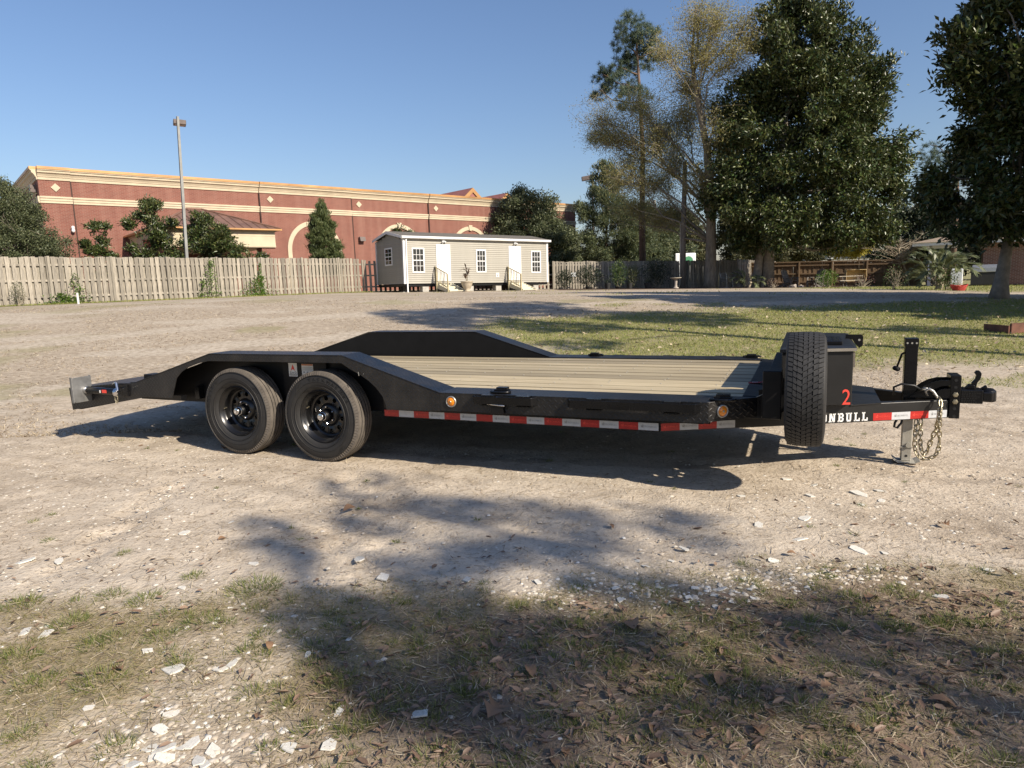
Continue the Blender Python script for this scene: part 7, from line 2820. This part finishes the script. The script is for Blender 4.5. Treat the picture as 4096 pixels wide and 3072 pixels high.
def ground_cover():
    rng = np.random.default_rng(300)
    # dry straw and bits lying flat
    n = 52000
    x, y = scatter(n, -1, 1, 1.5, 11, rng, 1.35)
    x = x * (.95 * y + .6)
    lawn, litter, sand, mulch, gfg = masks(x, y)
    keep = rng.random(n) < (.25 + .75 * np.maximum(np.maximum(litter, gfg), .45 * (fbm(x * 2.2, y * 2.2, 61) > .5)))
    x, y = x[keep], y[keep]
    n = len(x)
    P = np.stack([x, y, gh(x, y) + .003 + .004 * rng.random(n)], -1)
    V, F = leaves(P, flat_dirs(n, rng, .12), rng.uniform(.02, .085, n) * (1 + .08 * y), .0028 * (1 + .13 * y), BLADE_T, rng, .25)
    stuff('dry_straw', V, F, M['straw'], 'dry straw and dead grass stems strewn over the dirt', 'straw')
    # dead turf standing further out
    n = 60000
    x, y = scatter(n, -1, 1, 6.8, 24, rng, 1.5)
    x = x * (.85 * y + .5)
    lawn, litter, sand, mulch, gfg = masks(x, y)
    keep = (lawn < .35) & (sand < .5) & (fbm(x * .9, y * .9, 66) > .42)
    x, y = x[keep], y[keep]
    n = len(x)
    P = np.stack([x, y, gh(x, y)], -1)
    D = flat_dirs(n, rng, .2) + np.array([0, 0, .55])
    V, F = leaves(P, D, rng.uniform(.025, .06, n), .006 * (1 + .10 * y), BLADE_T, rng, .4)
    stuff('dead_turf', V, F, M['straw'], 'short dead tan turf over the lot behind the trailer', 'dry grass')
    # lawn blades
    n = 150000
    x = rng.uniform(-4, 20, n)
    y = 7.6 + 13 * rng.random(n) ** 1.25
    lawn, litter, sand, mulch, gfg = masks(x, y)
    keep = (rng.random(n) < lawn * 1.15) & (np.abs(x) < .85 * y + 1)
    x, y = x[keep], y[keep]
    n = len(x)
    P = np.stack([x, y, gh(x, y) - .004], -1)
    D = flat_dirs(n, rng, .2) * .8 + np.array([0, 0, .9])
    V, F = leaves(P, D, rng.uniform(.03, .075, n), .007 * (1 + .08 * y), BLADE_T, rng, .5)
    stuff('lawn_grass', V, F, M['grass_lawn'], 'short yellow green lawn grass beyond the trailer', 'grass')
    # strips of grass at the fences
    n = 26000
    x = rng.uniform(-22, 34, n)
    y = np.where(x < -4, 25.3 + (x + 22.4) * 1.15 - rng.random(n) * 2.0, 23 + rng.random(n) * 16)
    lawn, litter, sand, mulch, gfg = masks(x, y)
    keep = rng.random(n) < lawn
    x, y = x[keep], y[keep]
    n = len(x)
    P = np.stack([x, y, terrain(x, y) - .01], -1)
    V, F = leaves(P, flat_dirs(n, rng, .2) * .6 + np.array([0, 0, .9]), rng.uniform(.05, .13, n), .03, BLADE_T, rng, .5)
    stuff('fence_grass', V, F, M['grass_lawn'], 'grass strip growing along the fences and beside the brick house', 'grass')
    # foreground tufts
    Ps, Ds, Ls, Ws = [], [], [], []
    extra = []
    ex, ey = scatter(900, -2.9, 2.3, 1.55, 3.35, rng)
    _, lit, _, _, g = masks(ex, ey)
    k = rng.random(900) < g * .34 + lit * .34
    extra = [(a, b, rng.uniform(.03, .10)) for a, b in zip(ex[k], ey[k])]
    ex, ey = scatter(40, -4, 5, 3.4, 6.5, rng)
    extra += [(a, b, rng.uniform(.02, .05)) for a, b in zip(ex, ey)]
    for (tx, ty, s) in list(TUFTS) + extra:
        n = int(30 + 2600 * s * s * 3.0 + 220 * s)
        r = s * .5 * np.sqrt(rng.random(n))
        a = rng.uniform(0, 2 * np.pi, n)
        px_, py_ = tx + r * np.cos(a), ty + r * np.sin(a)
        Ps.append(np.stack([px_, py_, gh(px_, py_) - .003], -1))
        Ds.append(np.stack([np.cos(a) * (r / (s * .5)) * .9, np.sin(a) * (r / (s * .5)) * .9, np.full(n, .55)], -1) + rng.normal(size=(n, 3)) * .38)
        Ls.append(rng.uniform(.018, .05, n) * (.65 + min(s, .2) * 3.6))
        Ws.append(rng.uniform(.0022, .0038, n))
    P, D, L, W = np.concatenate(Ps), np.concatenate(Ds), np.concatenate(Ls), np.concatenate(Ws)
    V, F = leaves(P, D, L, W, BLADE_T, rng, .6)
    stuff('grass_tufts', V, F, M['grass_green'], 'low green grass tufts among the leaves in the foreground', 'grass')
    # thin short grass between the tufts on the near left
    n = 150000
    x, y = scatter(n, -3.2, 2.6, 1.5, 3.5, rng)
    lawn, litter, sand, mulch, gfg = masks(x, y)
    keep = rng.random(n) < gfg * .8
    x, y = x[keep], y[keep]
    n = len(x)
    P = np.stack([x, y, gh(x, y) - .002], -1)
    V, F = leaves(P, flat_dirs(n, rng, .2) + np.array([0, 0, .45]), rng.uniform(.012, .045, n), .0032, BLADE_T, rng, .5)
    stuff('thin_grass', V, F, M['grass_mat'], 'thin yellowing grass on the near ground', 'grass')
    # leaf litter
    LT = (np.array([(0, 0, 0), (.25, .42, .10), (.62, .46, .14), (1, 0, .03), (.62, -.40, .06), (.25, -.42, .12), (.5, 0, -.03)]), np.array([(0, 6, 1), (1, 6, 2), (2, 6, 3), (3, 6, 4), (4, 6, 5), (5, 6, 0)]))
    n = 11000
    x, y = scatter(n, -2.8, 2.8, 1.5, 3.6, rng, 1.0)
    lawn, litter, sand, mulch, gfg = masks(x, y)
    bank = (np.abs(y - (2.95 - .07 * x)) < .13) & (x > 0) & (x < 1.8)
    keep = ~bank & (rng.random(n) < np.clip(litter * .95 + .05, 0, 1)) & (rng.random(n) < (.35 + .65 * (fbm(x * 4, y * 4, 71) > .42)))
    x, y = x[keep], y[keep]
    ex, ey = scatter(170, -6, 7, 3.4, 9.5, rng, 1.4)
    x, y = np.concatenate([x, ex]), np.concatenate([y, ey])
    n = len(x)
    P = np.stack([x, y, gh(x, y) + .004 + .012 * rng.random(n) * (y < 3.5)], -1)
    L = rng.uniform(.014, .046, n) * np.where(rng.random(n) < .12, 1.4, 1)
    V, F = leaves(P, flat_dirs(n, rng, .22), L, L * rng.uniform(.26, .48, n), LT, rng, .38)
    stuff('leaf_litter', V, F, M['dead_leaf'], 'brown dead leaves littering the near ground', 'leaves')
    # yellow leaf flecks on the lawn
    n = 1500
    x = rng.uniform(0, 15, n)
    y = rng.uniform(8.5, 19, n)
    P = np.stack([x, y, gh(x, y) + .03], -1)
    V, F = leaves(P, flat_dirs(n, rng, .3), rng.uniform(.05, .10, n), .04, LT, rng, .5)
    stuff('lawn_leaves', V, F, M['straw'], 'pale fallen leaves scattered on the lawn', 'leaves')
    # crushed shell and pebbles
    CH = (np.array([(0, 0, 0), (.5, .45, 0), (1, .1, 0), (.55, -.45, 0), (.15, .1, .15), (.62, .2, .17), (.55, -.2, .13)]),
          np.array([(0, 4, 1), (1, 4, 5), (1, 5, 2), (2, 5, 6), (2, 6, 3), (3, 6, 0), (0, 6, 4), (4, 6, 5)]))
    n = 42000
    x, y = scatter(n, -1, 1, 1.6, 10.5, rng, 1.15)
    x = x * (.85 * y + .5)
    lawn, litter, sand, mulch, gfg = masks(x, y)
    dens = np.clip((fbm(x * .8 + 5, y * .8, 81) - .40) * 3.2, .06, 1) * (1 - .8 * litter) * (1 - .85 * gfg) * np.where(y > 6.5, .5, 1)
    keep = rng.random(n) < dens
    x, y = x[keep], y[keep]
    # the bank of broken pieces where the litter begins
    t = rng.random(800)
    bx_ = .02 + 1.75 * t + rng.normal(size=800) * .05
    by_ = 2.98 - .10 * np.sin(t * 5) - .12 * t + rng.normal(size=800) * .085
    qx = rng.normal(size=260) * .22 - 1.05
    qy = rng.normal(size=260) * .13 + 1.93
    x, y = np.concatenate([x, bx_, qx]), np.concatenate([y, by_, qy])
    n = len(x)
    L = .006 + .030 * rng.random(n) ** 3.2
    L[-1060:] = rng.uniform(.010, .050, 1060) * rng.uniform(.4, 1, 1060)
    P = np.stack([x, y, gh(x, y) - .001], -1)
    V, F = leaves(P, flat_dirs(n, rng, .05), L, L * rng.uniform(.6, 1.1, n), CH, rng, .12)
    stuff('shell_gravel', V, F, M['chip'], 'crushed pale shell and stone chips over the dirt', 'gravel')


ground_cover()


# larger white shards, each a piece of its own
def place_words(x, y):
    if y > 3.6:
        d = 'far side of the dirt, toward the trailer'
    elif y > 2.75:
        d = 'where the dirt meets the leaves'
    elif y > 2.2:
        d = 'among the near grass and leaves'
    else:
        d = 'at the bottom edge of the picture'
    return d


SHAPES = []
for k in range(14):
    r = random.Random(400 + k)
    n = r.choice((4, 5, 6, 7))
    pts = []
    for i in range(n):
        a = 2 * math.pi * (i + r.uniform(-.28, .28)) / n
        rr = r.uniform(.30, .62)
        pts.append((rr * math.cos(a) * 1.15, rr * math.sin(a) * .8))
    mb = MB()
    mb.prism(pts, 'z', -.04, .10)
    SHAPES.append(mb.mesh('white_shard'))
SH_LABEL = {}
for i, (x, y, s) in enumerate(SHARDS):
    r = random.Random(500 + i)
    tan = s < .034 and r.random() < .5
    me = SHAPES[i % 14]
    o = bpy.data.objects.new('white_shard', me)
    COL.objects.link(o)
    if not me.materials:
        me.materials.append(None)
    o.material_slots[0].link = 'OBJECT'
    o.material_slots[0].material = M['shard_tan'] if tan else M['shard']
    o.location = (x, y, float(gh(x, y)) + .003)
    o.rotation_euler = (r.uniform(-.16, .16), r.uniform(-.16, .16), r.uniform(0, 6.28))
    o.scale = (s, s, min(s, .08) * .6)
    tag(o, None, 'shard', 'pale broken shards on the ground')

# order the shards for their labels: by row of ground, then from left to right
ROWS = [('on the open dirt below the trailer', lambda y: y > 3.3), ('where the dirt meets the leaf litter', lambda y: 2.72 < y <= 3.3), ('in the near grass and leaves', lambda y: 2.15 < y <= 2.72), ('along the bottom edge of the picture', lambda y: y <= 2.15)]
ORD = ['first', 'second', 'third', 'fourth', 'fifth', 'sixth', 'seventh', 'eighth', 'ninth', 'tenth', 'eleventh', 'twelfth', 'thirteenth', 'fourteenth', 'fifteenth', 'sixteenth', 'seventeenth', 'eighteenth', 'nineteenth', 'twentieth',
       'twenty-first', 'twenty-second', 'twenty-third', 'twenty-fourth', 'twenty-fifth', 'twenty-sixth', 'twenty-seventh', 'twenty-eighth', 'twenty-ninth', 'thirtieth', 'thirty-first', 'thirty-second', 'thirty-third']
shards = [o for o in COL.objects if o.get('category') == 'shard']
for words, test in ROWS:
    row = sorted([o for o in shards if test(o.location.y)], key=lambda o: o.location.x / o.location.y)
    for k, o in enumerate(row):
        tone = 'tan' if o.material_slots[0].material == M['shard_tan'] else 'white'
        size = 'large' if o.scale[0] > .055 else 'small'
        o['label'] = f"{size} {tone} shard {words}, {ORD[k]} from the left"


# larger curled leaves
def curled_leaf(seed, lobed=False):
    r = random.Random(seed)
    mb = MB()
    n = 9
    L, R, C = [], [], []
    for k in range(n):
        t = k / (n - 1)
        w = .30 * math.sin(math.pi * min(1, t * 1.02)) ** .8
        if lobed:
            w *= 1 + .55 * math.cos(t * math.pi * 6)
        c = .16 * math.sin(math.pi * t) + r.uniform(-.01, .01)
        C.append((t, 0, c * .6))
        L.append((t, w, c * .6 + w * w * 2.0 * r.uniform(.6, 1.1)))
        R.append((t, -w, c * .6 + w * w * 2.0 * r.uniform(.5, 1.1)))
    vs = L + C + R
    fs = []
    for k in range(n - 1):
        fs.append((k, k + n, k + n + 1, k + 1))
        fs.append((k + n, k + 2 * n, k + 2 * n + 1, k + n + 1))
    mb.add(vs, fs)
    mb.tube([(0, 0, 0), (-.22, .02, .03)], .012, 4)
    me = mb.mesh('dead_leaf', True, False)
    return me


CL = [curled_leaf(600 + k, k % 3 == 0) for k in range(6)]
bl = [(x, y, s) for (x, y, s) in BIG_LEAVES] + [(-2.62, 6.0, .11)]
lv = []
for i, (x, y, s) in enumerate(bl):
    r = random.Random(700 + i)
    o = put('fallen_leaf', CL[i % 6], M['dead_leaf_bright'], loc=(x, y, float(gh(x, y)) + .006), rot=(r.uniform(-.5, .5), r.uniform(-.25, .15), r.uniform(0, 6.28)), scale=(s, s, s))
    tag(o, None, 'leaf', 'large fallen leaves')
    lv.append(o)
lv[-1]['label'] = 'curled tan leaf lying against the rear trailer wheel'
rest = sorted(lv[:-1], key=lambda o: o.location.x / o.location.y)
for words, test in (('on the open dirt', lambda y: y > 3.0), ('in the middle of the leaf litter', lambda y: 2.15 < y <= 3.0), ('along the bottom edge of the picture', lambda y: y <= 2.15)):
    row = [o for o in rest if test(o.location.y)]
    for k, o in enumerate(row):
        o['label'] = f"large brown curled leaf {words}, {ORD[k]} from the left"
